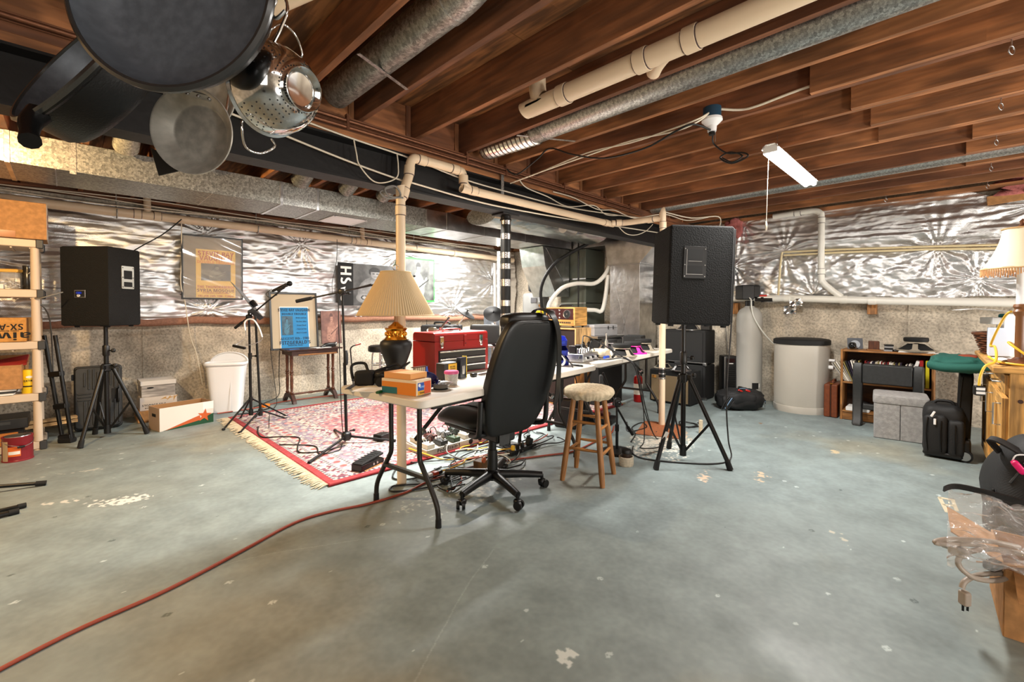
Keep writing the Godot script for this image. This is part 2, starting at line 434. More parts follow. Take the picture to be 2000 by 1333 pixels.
func ceiling_frame() -> void:
	var top := 2.665
	var bot := 2.43
	var c := Node3D.new()
	c.name = "ceiling"
	c.set_meta("kind", "structure")
	add_child(c)
	# plywood subfloor, one sheet of 1.22 m after another
	for i in 8:
		var x := -2.2 + i * 1.22
		for j in 4:
			var g := G.new()
			g.off = Vector2(i * 0.31, j * 0.53)
			var z := -6.6 + j * 2.45
			g.box(V(x + 0.61, top + 0.01, z + 1.225), V(1.217, 0.02, 2.447))
			part("subfloor_sheet", g, M.subfloor, c)
	var js := [M.joist, M.joist_b, M.joist_c]
	var n := 0
	var xs := [-1.88, -1.47, -1.06, -0.64, -0.23, 0.17, 0.575, 0.98, 1.387, 1.814, 2.25, 2.67, 3.08, 3.49, 3.88, 4.27, 4.68, 5.09, 5.51, 5.87, 6.27]
	var lap := {12: -0.63, 13: -0.5, 14: -0.45, 15: -0.45, 16: 0.03, 17: 0.0, 18: 0.0}
	for i in xs.size():
		var x: float = xs[i] - 0.019
		var g := G.new()
		g.off = Vector2(i * 0.73, i * 0.19)
		var z1: float = 3.2
		g.box(V(x, (top + bot) / 2, (-2.88 + z1) / 2), V(0.038, top - bot, z1 + 2.88), 0.002)
		part("joist", g, js[(i * 7 + i / 3) % 3], c)
		g = G.new()
		g.off = Vector2(i * 0.37 + 0.2, i * 0.41)
		g.box(V(x - 0.042, (top + bot) / 2, (-6.55 - 2.82) / 2), V(0.038, top - bot, 3.73), 0.002)
		part("joist", g, js[(i * 5 + 1) % 3], c)
		if lap.has(i):
			g = G.new()
			g.off = Vector2(i * 0.57 + 0.1, i * 0.23)
			g.box(V(x - 0.0385, (top + bot) / 2 + 0.001, (lap[i] + z1) / 2), V(0.038, top - bot, z1 - lap[i]), 0.002)
			part("joist", g, js[(i * 3 + 2) % 3], c)
		# blocking over the beam
		if i > 0:
			g = G.new()
			g.off = Vector2(i * 0.11, 0.3)
			g.box(V((xs[i] + xs[i - 1]) / 2 - 0.019, (top + bot) / 2, -2.85), V(xs[i] - xs[i - 1] - 0.085, top - bot - 0.004, 0.038))
			part("blocking", g, js[i % 3], c)
	# rim boards and sill plates on the walls
	part("rim_board", G.new().box(V(2.2, (top + bot) / 2, -6.56), V(8.7, top - bot, 0.03)), M.joist_b, c)
	part("sill_plate", G.new().box(V(2.2, 2.41, -6.5), V(8.7, 0.038, 0.13)), M.joist_b, c)
	part("sill_plate", G.new().box(V(6.49, 2.41, -1.7), V(0.14, 0.038, 9.6)), M.joist_c, c)

func beam_and_ducts() -> void:
	# steel beam: an I profile along x
	var g := G.new().at(Vector3.ZERO, ry(90))
	var p := PackedVector2Array()
	for k in [[-0.075, 2.04], [0.075, 2.04], [0.075, 2.053], [0.006, 2.06], [0.006, 2.28], [0.075, 2.287], [0.075, 2.30], [-0.075, 2.30], [-0.075, 2.287], [-0.006, 2.28], [-0.006, 2.06], [-0.075, 2.053]]:
		p.append(Vector2(k[0] + 2.845, k[1]))
	g.prism(p, -2.2, 6.57)
	var o := solo("steel_beam", g, M.steel_black, "long black painted steel I-beam carrying the floor joists across the basement", "beam")
	g = G.new()
	for k in 3:
		part("wood_plate", G.new().box(V(2.18, 2.322 + k * 0.0435, -2.845 - (0.004 if k == 1 else 0.0)), V(8.7, 0.042, 0.135), 0.002), M.joist_c if k == 0 else M.joist_b, o)
	# steel column with bands of silver tape
	var c := thing("steel_column", "dark steel support column wrapped with bands of silver tape, under the beam", "column", V(2.745, 0, -2.845))
	part("post", G.new().cyl(V(0, 0.012, 0), V(0, 2.025, 0), 0.044, -1, 24), mat(Color(0.1, 0.1, 0.095), 0.45, 0.5, T.blot, 3.0, null, 1, true), c)
	part("base_plate", G.new().box(V(0, 0.006, 0), V(0.2, 0.012, 0.2), 0.003), M.steel_black, c)
	part("cap_plate", G.new().box(V(0, 2.0325, 0), V(0.2, 0.013, 0.15), 0.003), M.steel_black, c)
	part("collar", G.new().cyl(V(0, 1.985, 0), V(0, 2.0, 0), 0.052, 0.049, 24), M.steel_black, c)
	for y in [[1.95, 1.995], [1.82, 1.87], [1.656, 1.706], [1.56, 1.607], [1.41, 1.47], [1.236, 1.286], [1.105, 1.168]]:
		part("tape_band", G.new().cyl(V(0, y[0], 0), V(0, y[1], 0), 0.0452, -1, 24, false), M.foil_tape, c)
	# trunk duct in sections, with slips at the seams
	var d := thing("trunk_duct", "long rectangular galvanised duct running below the joists beside the foil-covered wall", "duct", V(0, 0, -4.895))
	var xs := [-2.15, -0.28, 1.46, 1.8, 3.11, 3.41, 4.04, 4.85, 5.95]
	for i in 8:
		var top: float = 2.425 if i < 6 else 2.36
		g = G.new()
		if i == 5:
			var q := PackedVector2Array([Vector2(xs[5], 2.21), Vector2(xs[6], 2.21), Vector2(xs[6], 2.36), Vector2(xs[5], 2.425)])
			g.prism(q, -0.305, 0.305)
		else:
			g.box(V((xs[i] + xs[i + 1]) / 2, (2.21 + top) / 2, 0), V(xs[i + 1] - xs[i] - 0.004, top - 2.21, 0.61), 0.003)
		part("duct_section", g, [M.galv, M.galv_big, M.galv, M.galv_big, M.sheet, M.sheet, M.sheet, M.sheet][i], d)
		if i > 0:
			part("seam_slip", G.new().box(V(xs[i], (2.206 + top) / 2, 0), V(0.028, top - 2.204, 0.617), 0.002), M.sheet, d)
	for x in [-1.5, -0.05, 0.9, 2.5, 2.95]:
		part("seam_slip", G.new().box(V(x, 2.209, 0), V(0.006, 0.004, 0.6)), M.sheet, d)
	# hanger strap over the front
	part("hanger_strap", G.new().box(V(0.04, 2.31, 0.3085), V(0.035, 0.235, 0.003)), M.galv, d)
	# register in the bottom of the duct
	g = G.new()
	for s in [[-0.18, 0, 0.03, 0.4], [0.18, 0, 0.03, 0.4], [0, -0.185, 0.36, 0.03], [0, 0.185, 0.36, 0.03]]:
		g.box(V(2.21 + s[0], 2.205, -0.04 + s[1]), V(s[2], 0.008, s[3]), 0.002)
	part("register_frame", g, M.white_plastic, d)
	for k in 9:
		part("register_slat", G.new().box(V(2.21, 2.206, -0.19 + k * 0.0375), V(0.33, 0.012, 0.003), 0.0, rx(35)), M.white_plastic, d)
	# boots in the joist bays above the trunk
	for k in [[0.33, 0.08, 1, "pale round branch duct dropping onto the trunk duct below the deep pan"], [0.78, 0.075, 1, "pale fluted branch duct dropping onto the trunk duct left of the small pan"], [1.6, 0.085, 0, "grey round branch duct over the trunk duct just right of the small pan"],
			[2.05, 0.08, 0, "grey round branch duct over the trunk duct left of the drain pipe bend"], [2.46, 0.075, 0, "grey round branch duct behind the coiled wire and drain pipe bend"]]:
		var e := V(k[0], 2.46, -4.3)
		solo("branch_duct", G.new().tube([V(k[0], 2.55, -3.15), V(k[0], 2.55, -4.05), V(k[0], 2.52, -4.28), V(k[0], 2.44, -4.5)], k[1], 18, 4), M.galv_big if k[2] == 0 else mat(Color(0.82, 0.8, 0.74), 0.5, 0.6, T.spangle, 4.0, null, 1, true), k[3], "duct")
	# round ducts in the joist bays of the right half
	var r := thing("round_duct", "grey galvanised round duct between the joists behind the hanging colander", "duct")
	part("pipe", G.new().cyl(V(1.175, 2.515, -2.7), V(1.175, 2.515, -1.52), 0.085, -1, 28), M.galv_big, r)
	part("pipe_elbow", G.new().tube([V(1.175, 2.515, -1.56), V(1.17, 2.516, -1.45), V(1.13, 2.52, -1.2), V(1.1, 2.52, -0.7)], 0.087, 28, 4), M.galv, r)
	part("joint_band", G.new().cyl(V(1.175, 2.515, -1.575), V(1.175, 2.515, -1.53), 0.089, -1, 28), M.galv, r)
	part("strap", G.new().bar(V(1.0, 2.425, -2.05), V(1.36, 2.43, -2.2), 0.02, 0.002), M.galv, r)
	r = thing("round_duct", "grey galvanised round duct with a crinkled foil end, above the beam's column side", "duct")
	part("pipe", G.new().cyl(V(2.375, 2.47, -2.12), V(2.375, 2.47, 1.7), 0.08, -1, 28), M.galv, r)
	part("joint_band", G.new().cyl(V(2.375, 2.47, -2.16), V(2.375, 2.47, -2.06), 0.083, -1, 28), M.galv_big, r)
	var fp := []
	for k in 27:
		fp.append(Vector2(0.072 + 0.008 * (k % 2), k * 0.022))
	part("flexible_end", G.new().at(V(2.39, 2.46, -2.14), rx(-88)).lathe(fp, 22), M.foil_tape, r)
	part("strap", G.new().bar(V(2.25, 2.425, -2.22), V(2.63, 2.425, -2.0), 0.022, 0.002), M.galv, r)
	r = thing("round_duct", "grey galvanised round duct between the far joists near the foil-covered right wall", "duct")
	part("pipe", G.new().cyl(V(5.2, 2.49, -2.75), V(5.2, 2.49, 2.2), 0.085, -1, 28), M.galv, r)
	part("joint_band", G.new().cyl(V(5.2, 2.49, -1.52), V(5.2, 2.49, -1.47), 0.088, -1, 28), M.galv_big, r)
	# foil-wrapped return duct, furnace, plenum and drop
	r = thing("wrapped_duct", "round duct wrapped in crumpled silver foil running towards the furnace", "duct")
	var f := FastNoiseLite.new()
	f.seed = 9
	f.frequency = 2.2
	part("foil_wrap", G.new().grid(func(u: float, v: float) -> Vector3:
		var a := TAU * v
		var k := 1.0 + 0.09 * f.get_noise_3d(u * 4.0, cos(a) * 0.8, sin(a) * 0.8)
		return V(3.42 + u * 2.2, 2.305 + sin(a) * 0.112 * k, -3.95 + cos(a) * 0.27 * k), 60, 40, true, 0.0, 8.0, 4.0), M.foil_tape, r)
	part("end_cap", G.new().at(V(3.425, 2.305, -3.95), ry(90)).prism(disc(0.268, 32, 0.112), 0.0, 0.012, 0.003), M.galv_big, r)
	part("pull_out_pipe", G.new().tube([V(4.7, 2.26, -3.62), V(4.55, 2.2, -3.5), V(4.3, 2.2, -3.45)], 0.06, 18, 4), M.sheet, r)
	r = thing("return_duct", "wide sheet metal return duct with a flared hood over its vertical drop", "duct")
	part("trunk", G.new().box(V(6.22, 2.31, -4.2), V(0.5, 0.2, 2.0), 0.004), M.sheet, r)
	g = G.new()
	var lo := 1.9
	var hi := 2.26
	var A := [V(5.97, lo, -3.9), V(5.97, lo, -3.35), V(6.5, lo, -3.35), V(6.5, lo, -3.9)]
	var B := [V(5.95, hi, -3.95), V(5.95, hi, -2.98), V(6.52, hi, -2.98), V(6.52, hi, -3.95)]
	for k in 4:
		var j := (k + 1) % 4
		g.q(A[k], A[j], B[j], B[k], (A[j] - A[k]).cross(B[k] - A[k]) * (1.0 if (A[j] - A[k]).cross(B[k] - A[k]).dot((A[k] + A[j]) / 2 - V(6.2, lo, -3.6)) > 0.0 else -1.0))
	g.q(B[0], B[1], B[2], B[3], Vector3.UP)
	part("hood", g, M.sheet, r)
	part("flange", G.new().box(V(6.235, 1.895, -3.625), V(0.55, 0.022, 0.57), 0.002), M.steel, r)
	part("drop", G.new().box(V(6.25, 0.95, -3.625), V(0.5, 1.88, 0.51), 0.003), M.sheet, r)
	for k in [[-1, 0.95], [1, 0.95]]:   # cross breaks pressed into the front
		part("pressed_rib", G.new().bar(V(5.999, 0.1, -3.625 + 0.24 * k[0]), V(5.999, 1.85, -3.625 - 0.24 * k[0]), 0.012, 0.004), M.sheet, r)
	r = thing("furnace", "grey-green furnace cabinet in sections beside the water heater in the far corner", "furnace")
	for k in [[1.72, 2.2], [1.32, 1.71], [0.62, 1.31], [0.0, 0.61]]:
		part("cabinet_section", G.new().box(V(6.26, (k[0] + k[1]) / 2, -4.6), V(0.52, k[1] - k[0], 0.52), 0.006), M.furnace, r)
	for k in [1.315, 1.715]:
		part("seam", G.new().box(V(6.0, k, -4.6), V(0.01, 0.02, 0.53)), M.steel, r)
	r = thing("supply_plenum", "bright sheet metal plenum box dropping from the end of the trunk duct", "duct")
	g = G.new()
	g.prism(PackedVector2Array([Vector2(5.28, 2.2), Vector2(5.95, 2.2), Vector2(5.95, 1.42), Vector2(5.62, 1.42), Vector2(5.34, 1.9)]), -5.15, -4.64, 0.004)
	part("box", g, M.sheet, r)
	part("cross_break", G.new().bar(V(5.36, 2.18, -4.637), V(5.93, 1.5, -4.637), 0.01, 0.004), M.sheet, r)
	r = thing("water_heater", "tall grey cylindrical water heater with a yellow energy label and black fan on top", "water heater", V(5.92, 0, -5.36))
	part("tank", G.new().lathe([Vector2(0, 0.03), Vector2(0.22, 0.03), Vector2(0.235, 0.05), Vector2(0.235, 1.45), Vector2(0.225, 1.485), Vector2(0.19, 1.5), Vector2(0, 1.5)], 36), mat(Color(0.4, 0.4, 0.39), 0.45, 0.1), r)
	part("draft_fan", G.new().soft(V(-0.06, 1.62, 0.03), V(0.2, 0.22, 0.2), 0.5, 0.5), M.black_plastic, r)
	part("fan_box", G.new().box(V(-0.14, 1.6, 0.06), V(0.09, 0.16, 0.1), 0.01, ry(-45)), M.black_plastic, r)
	part("vent_collar", G.new().cyl(V(-0.02, 1.7, 0.0), V(-0.02, 1.86, 0.0), 0.055), M.black_plastic, r)
	part("control_plate", G.new().box(V(-0.2, 1.37, 0.125), V(0.1, 0.09, 0.012), 0.003, ry(-58)), mat(Color(0.25, 0.25, 0.26), 0.5), r)
	part("white_label", G.new().box(V(-0.115, 1.38, 0.21), V(0.06, 0.09, 0.004), 0.001, ry(-30)), M.paper, r)
	var lab := part("energy_label", G.new().box(V(-0.125, 1.06, 0.205), V(0.13, 0.26, 0.005), 0.001, ry(-31)), mat(Color(0.93, 0.82, 0.08), 0.6), r)
	var lb := ry(-31)
	for k in 5:
		part("print_line", G.new().box(V(-0.125, 1.15 - k * 0.045, 0.205) + lb * V(0, 0, 0.0028), V(0.1, 0.012 if k != 2 else 0.022, 0.0006), 0.0, lb), M.ink, lab)
	part("relief_pipe", G.new().tube([V(-0.15, 1.28, 0.22), V(-0.16, 1.22, 0.26), V(-0.16, 0.3, 0.26)], 0.011, 8), M.copper, r)
	part("valve", G.new().cyl(V(-0.13, 1.28, 0.2), V(-0.155, 1.28, 0.25), 0.022), M.brass, r)
	var wy := V(5.9, 0, -5.36)
	solo("flue_pipe", G.new().tube([V(5.9, 1.84, -5.36), V(5.9, 1.98, -5.36), V(5.93, 2.07, -5.33), V(6.02, 2.14, -5.26), V(6.2, 2.17, -5.15), V(6.5, 2.2, -5.0)], 0.045, 16, 4), mat(Color(0.72, 0.62, 0.55), 0.5), "beige plastic flue pipe bending up from the water heater's black fan", "pipe")
	solo("black_vent_pipe", G.new().cyl(V(5.76, 1.75, -5.38), V(5.76, 2.42, -5.38), 0.03), M.black_plastic, "straight black vertical pipe rising left of the water heater flue", "pipe")
	solo("copper_pipe", G.new().tube([V(6.1, 1.5, -5.2), V(6.1, 1.62, -5.2), V(6.26, 1.64, -5.1), V(6.26, 2.4, -5.1)], 0.012, 8), M.copper, "thin copper water pipe rising from the top of the water heater", "pipe")
	solo("refrigerant_line", G.new().tube([V(5.95, 2.42, -3.9), V(5.7, 2.22, -4.1), V(5.42, 1.98, -4.42), V(5.32, 1.75, -4.6), V(5.36, 1.5, -4.75), V(5.45, 1.2, -4.8)], 0.026, 12, 6), M.black_matte, "fat black insulated hose curving down in front of the plenum", "hose")
	solo("gas_pipe", G.new().tube([V(5.75, 2.3, -4.3), V(5.75, 1.1, -4.3), V(5.9, 1.05, -4.35)], 0.013, 8), M.black_metal, "thin black iron gas pipe dropping straight down before the furnace", "pipe")
	for k in 2:
		var z := -4.2
		var h := 1.62 - k * 0.42
		solo("condensate_vent", G.new().tube([V(5.42 + k * 0.2, 1.12, -4.62 + k * 0.2), V(5.42 + k * 0.2, h - 0.32 + k * 0.15, -4.62 + k * 0.2), V(5.55 + k * 0.1, h - 0.08, -4.48 + k * 0.06), V(5.72, h, -4.3), V(5.92, h, -4.12), V(6.02, h + 0.02 + 0.1 * (1 - k), -4.0 - 0.02 * k), V(6.12 - k * 0.06, h + 0.3 + k * 0.25, -3.95)], 0.033, 14, 5), M.pvc_white, ["white plastic vent pipe angling up across the furnace front, the higher one", "white plastic vent pipe elbowing across the furnace front, the lower one"][k], "pipe")

# a plastic drain pipe through points, with bands where the fittings sit
func drain(called: String, pts: Array, r: float, m: Material, label: String, bands := [], steps := 5) -> Node3D:
	var o := thing(called, label, "pipe")
	part("pipe", G.new().tube(pts, r, 18, steps), m, o)
	for b in bands:
		var d: Vector3 = b[1] * 0.03
		part("fitting", G.new().cyl(b[0] - d, b[0] + d, r * 1.13, -1, 18), m, o)
		for s in [-1, 1]:
			part("primer_ring", G.new().cyl(b[0] + d * s * 1.0, b[0] + d * s * 1.18, r * 1.05, -1, 18), M.purple, o)
	return o

func pipes() -> void:
	var X := Vector3.RIGHT
	var Y := Vector3.UP
	var Z := Vector3.BACK
	var o: Node3D
	# stack on the near side of the beam: down to the floor behind the table
	o = drain("drain_pipe", [V(1.625, 0.0, -2.72), V(1.625, 1.9, -2.72), V(1.635, 1.955, -2.72), V(1.665, 2.06, -2.72), V(1.69, 2.13, -2.72), V(1.7, 2.215, -2.715), V(1.72, 2.25, -2.71), V(1.77, 2.26, -2.71), V(2.1, 2.26, -2.71), V(2.15, 2.25, -2.71), V(2.165, 2.21, -2.71), V(2.18, 2.165, -2.71), V(2.225, 2.135, -2.71), V(2.3, 2.13, -2.71), V(4.08, 2.135, -2.71), V(4.19, 2.14, -2.69), V(4.29, 2.145, -2.6), V(4.375, 2.155, -2.3), V(4.385, 2.14, -2.22), V(4.385, 2.06, -2.2), V(4.385, 0.0, -2.2)], 0.032, M.pvc,
		"cream drain pipe jogging along the black beam, a standpipe at each end",
		[[V(1.625, 1.88, -2.72), Y], [V(1.65, 2.005, -2.72), V(0.3, 1, 0)], [V(1.695, 2.17, -2.72), V(0.1, 1, 0)], [V(1.79, 2.26, -2.71), X], [V(2.08, 2.26, -2.71), X], [V(2.165, 2.2, -2.71), Y], [V(2.26, 2.132, -2.71), X], [V(4.1, 2.135, -2.71), X], [V(4.25, 2.145, -2.64), V(0.7, 0, 0.7)], [V(4.37, 2.153, -2.33), Z], [V(4.385, 2.08, -2.2), Y]])
	part("clamp_band", G.new().cyl(V(4.385, 0.5, -2.2), V(4.385, 0.585, -2.2), 0.0345, -1, 20), M.black_plastic, o, "black rubber coupling")
	for y in [0.49, 0.54, 0.595]:
		part("clamp_ring", G.new().cyl(V(4.385, y - 0.006, -2.2), V(4.385, y + 0.006, -2.2), 0.036, -1, 20), M.steel, o)
	part("clamp_strap", G.new().box(V(2.62, 2.25, -2.755), V(0.03, 0.22, 0.004)), M.galv, o)
	# long drain along the left wall
	o = drain("drain_pipe", [V(-2.1, 2.245, -6.32), V(1.6, 2.235, -6.32), V(3.4, 2.215, -6.32), V(6.3, 2.19, -6.32)], 0.047, M.pvc,
		"long cream plastic drain pipe along the top of the foil on the left wall",
		[[V(0.55, 2.24, -6.32), X], [V(0.72, 2.24, -6.32), X], [V(3.05, 2.22, -6.32), X], [V(3.22, 2.22, -6.32), X], [V(4.85, 2.2, -6.32), X]], 1)
	part("branch", G.new().cyl(V(0.635, 2.24, -6.32), V(0.635, 2.43, -6.35), 0.034, -1, 16), M.pvc, o)
	part("branch", G.new().cyl(V(3.135, 2.22, -6.32), V(3.135, 2.42, -6.34), 0.034, -1, 16), M.pvc, o)
	for x in [0.38, 1.72, 2.95, 4.05]:
		part("hanger_strap", G.new().tube([V(x, 2.43, -6.37), V(x, 2.25, -6.37), V(x, 2.18, -6.34), V(x, 2.175, -6.3), V(x, 2.21, -6.27), V(x, 2.26, -6.27)], 0.006, 6, 3), M.galv, o)
	# drain in the third joist bay
	o = drain("drain_pipe", [V(1.975, 2.58, -1.78), V(1.975, 2.46, -1.77), V(1.975, 2.41, -1.71), V(1.975, 2.4, -1.6), V(1.975, 2.4, 1.8)], 0.05, M.pvc,
		"wide cream plastic drain pipe with a side branch hanging between the joists overhead",
		[[V(1.975, 2.4, -1.58), Z], [V(1.975, 2.4, -1.1), Z], [V(1.975, 2.4, -0.86), Z]])
	part("branch", G.new().tube([V(1.99, 2.4, -0.86), V(2.0, 2.4, -0.98), V(2.05, 2.395, -1.06), V(2.1, 2.39, -1.11)], 0.034, 16, 4), M.pvc, o)
	# pieces near the cookware
	drain("drain_pipe", [V(0.75, 2.43, -1.3), V(0.72, 2.35, -1.38), V(0.62, 2.3, -1.5), V(0.5, 2.26, -1.72)], 0.04, M.pvc, "short cream pipe end angled down beside the hanging colander", [])
	# copper pair over the beam
	solo("copper_pipe", G.new().cyl(V(-2.0, 2.385, -2.715), V(4.75, 2.375, -2.715), 0.011, -1, 10), M.copper, "long copper water pipe along the joist ends above the beam, the upper of the pair", "pipe")
	solo("copper_pipe", G.new().cyl(V(0.9, 2.34, -2.715), V(4.9, 2.335, -2.715), 0.011, -1, 10), M.copper, "long copper water pipe along the joist ends above the beam, the lower of the pair", "pipe")
	for x in [1.25, 2.2, 2.62, 3.4, 4.1, 4.6]:
		solo("pipe_clip", G.new().box(V(x, 2.362, -2.703), V(0.018, 0.085, 0.006), 0.002).box(V(x, 2.41, -2.72), V(0.018, 0.02, 0.03), 0.002), M.copper, "small copper clip holding the pair of water pipes by the beam", "pipe clip", Vector3.ZERO, 0, "copper clips along the beam pipes")
	# wires along the beam
	var w := 0.006
	solo("white_cable", G.new().tube([V(0.2, 2.3, -2.76), V(0.61, 2.25, -2.76), V(1.24, 2.15, -2.76), V(1.66, 2.1, -2.757), V(1.74, 2.1, -2.757), V(2.38, 2.07, -2.757), V(2.97, 2.08, -2.757), V(3.51, 2.1, -2.757), V(4.14, 2.13, -2.757), V(5.6, 2.2, -2.757)], 0.0065, 6, 6), M.wire_white, "white cable sagging along the lower face of the black beam", "cable")
	solo("white_cable", G.new().tube([V(0.3, 2.38, -2.757), V(0.7, 2.35, -2.757), V(1.21, 2.3, -2.757), V(1.74, 2.27, -2.76), V(2.22, 2.22, -2.757), V(2.77, 2.21, -2.757), V(3.43, 2.21, -2.757), V(4.13, 2.25, -2.757), V(4.9, 2.31, -2.757)], 0.006, 6, 6), M.wire_white, "white cable clipped along the upper face of the black beam", "cable")
	solo("white_cable", G.new().tube([V(1.31, 2.29, -2.755), V(1.32, 2.2, -2.74), V(1.34, 2.13, -2.74), V(1.43, 2.05, -2.74), V(1.52, 2.055, -2.74), V(1.61, 2.11, -2.74), V(1.62, 2.19, -2.74), V(1.62, 2.27, -2.755)], 0.0045, 6, 6), M.wire_white, "white cable hanging in a loop left of the drain pipe bend on the beam", "cable")
	solo("white_cable", G.new().tube([V(2.82, 2.34, -2.75), V(2.92, 2.29, -2.755), V(3.2, 2.26, -2.75), V(3.51, 2.22, -2.755), V(3.94, 2.3, -2.75), V(4.18, 2.24, -2.755), V(4.5, 2.28, -2.75)], 0.0055, 6, 6), M.wire_white, "white cable waving over the middle of the beam right of the column", "cable")
	solo("white_cable", G.new().tube([V(4.34, 2.15, -2.72), V(4.56, 2.08, -2.74), V(4.79, 2.09, -2.74), V(4.99, 2.16, -2.72), V(5.15, 2.26, -2.72)], 0.005, 6, 6), M.wire_white, "white cable hanging in a loop under the far end of the beam", "cable")
	solo("white_cable", G.new().tube([V(3.3, 2.33, -2.77), V(3.6, 2.32, -2.75), V(4.0, 2.27, -2.75), V(4.3, 2.3, -2.72), V(4.6, 2.25, -2.65), V(5.0, 2.33, -2.5), V(5.4, 2.3, -2.4), V(5.8, 2.38, -2.3)], 0.0055, 6, 6), M.wire_white, "white cable wandering off the far end of the beam behind the tall loudspeaker", "cable")
	solo("cable_bundle", G.new().tube([V(5.0, 2.36, -2.5), V(5.3, 2.3, -2.3), V(5.6, 2.33, -2.1), V(5.9, 2.26, -2.2), V(6.3, 2.36, -2.4)], 0.007, 6, 6), M.wire_white, "loose pale wires under the joists above the tall loudspeaker", "cable")
	solo("wire_coil", G.new().tube([V(1.58, 2.03, -2.69), V(1.5, 2.0, -2.67), V(1.44, 1.96, -2.66), V(1.5, 1.93, -2.66), V(1.6, 1.97, -2.68), V(1.55, 2.02, -2.66), V(1.47, 1.99, -2.65), V(1.5, 1.945, -2.65), V(1.62, 1.96, -2.68)], 0.006, 6, 6), M.wire_grey, "small coil of grey wire tied to the bend of the drain pipe", "wire")
	# lamp holder on the joists with its cables
	o = thing("lamp_holder", "white porcelain lamp holder on a round blue box under the joists", "lamp holder", V(2.82, 2.43, -1.1))
	part("blue_box", G.new().cyl(V(0, -0.055, 0), V(0, 0.01, 0), 0.052, -1, 24), mat(Color(0.05, 0.2, 0.28), 0.5), o)
	part("porcelain", G.new().lathe([Vector2(0, -0.055), Vector2(0.058, -0.055), Vector2(0.06, -0.07), Vector2(0.045, -0.085), Vector2(0.028, -0.1), Vector2(0.025, -0.135), Vector2(0, -0.137)], 26), M.white_plastic, o)
	part("plug_adapter", G.new().cyl(V(0, -0.137, 0), V(0, -0.155, 0), 0.018), M.black_plastic, o)
	part("pull_chain", G.new().cyl(V(0.03, -0.1, 0.01), V(0.03, -0.19, 0.01), 0.002, -1, 5), M.steel, o)
	solo("white_cable", G.new().tube([V(2.87, 2.43, -1.1), V(2.95, 2.5, -1.17), V(3.035, 2.47, -1.02), V(3.035, 2.46, -0.91), V(3.035, 2.48, -0.69), V(3.035, 2.49, -0.36), V(3.035, 2.5, -0.13), V(3.035, 2.51, 0.17), V(3.035, 2.51, 1.5)], 0.008, 8, 6), M.wire_white, "white cable stapled along a joist right of the lamp holder", "cable")
	for k in 2:
		solo("white_cable", G.new().tube([V(2.78, 2.4, -1.1), V(2.66, 2.33 - k * 0.015, -1.12), V(2.64, 2.31 - k * 0.02, -1.25), V(2.64, 2.3 + k * 0.012, -1.55), V(2.64, 2.32 - k * 0.02, -1.9), V(2.64, 2.28, -2.35), V(2.64, 2.26, -2.68)], 0.005, 6, 6), M.wire_white, ["white cable from the lamp holder back to the beam, the straighter one", "white cable from the lamp holder back to the beam, the slacker one"][k], "cable")
	solo("black_cord", G.new().tube([V(2.8, 2.3, -1.1), V(2.64, 2.3, -1.14), V(2.62, 2.28, -1.24), V(2.62, 2.23, -1.44), V(2.62, 2.24, -1.74), V(2.62, 2.33, -2.01), V(2.62, 2.43, -2.23), V(2.62, 2.38, -2.36), V(2.62, 2.31, -2.58), V(2.58, 2.36, -2.66)], 0.006, 6, 6), M.wire_black, "black power cord sagging from the lamp holder to the beam", "cord")
	solo("black_cord", G.new().tube([V(2.84, 2.29, -1.1), V(2.9, 2.25, -1.12), V(2.9, 2.17, -1.04), V(2.9, 2.15, -0.95), V(2.9, 2.12, -0.92), V(2.9, 2.1, -1.01), V(2.9, 2.15, -1.08), V(2.9, 2.17, -1.02), V(2.9, 2.13, -0.95), V(2.88, 2.1, -1.0), V(2.88, 2.14, -1.06)], 0.005, 6, 6), M.wire_black, "black cord knotted in a bow hanging below the lamp holder", "cord")
	solo("pull_cord", G.new().cyl(V(3.52, 1.83, -0.99), V(3.52, 2.28, -0.98), 0.0018, -1, 6).lathe([Vector2(0.0, 1.76), Vector2(0.007, 1.77), Vector2(0.007, 1.81), Vector2(0.003, 1.83), Vector2(0.0, 1.83)], 10), M.wire_white, "thin pull cord with a small knob hanging from the shop light", "cord")
	get_child(-1).mesh = G.new().cyl(V(3.52, 1.8, -0.99), V(3.52, 2.28, -0.98), 0.0018, -1, 6).at(V(3.52, 0, -0.99)).lathe([Vector2(0.0, 1.76), Vector2(0.007, 1.77), Vector2(0.007, 1.81), Vector2(0.003, 1.83), Vector2(0.0, 1.83)], 10).mesh()
	# screw eyes under the joists
	var eye := G.new().cyl(V(0, 0, 0), V(0, -0.03, 0), 0.003, -1, 8)
	var ring := []
	for k in 21:
		ring.append(V(sin(TAU * k / 20) * 0.019, -0.048 + cos(TAU * k / 20) * 0.019, 0))
	eye.tube(ring, 0.003, 8)
	for k in [[3.06, 0.14], [3.86, 0.14], [4.66, 0.15], [5.49, 0.15], [6.25, 0.15], [6.25, -0.6]]:
		solo("screw_eye", eye, M.steel, "small steel screw eye turned into the bottom of a joist", "screw eye", V(k[0], 2.43, k[1]), -30, "screw eyes along the joists")
	var ch := G.new()
	solo("chain_link", eye, M.steel, "steel chain links hanging beside the cream pipe at the top", "chain", V(0.62, 2.0, -0.98), 20)
	ch = G.new()
	for k in 6:
		var pts := []
		for i in 13:
			var a := TAU * i / 12
			var q := V(cos(a) * 0.008, sin(a) * 0.02, 0)
			pts.append(V(0.0, k * 0.03, 0) + (q if k % 2 == 0 else V(0, q.y, q.x)))
		ch.tube(pts, 0.003, 6)
	get_child(-1).mesh = ch.mesh()

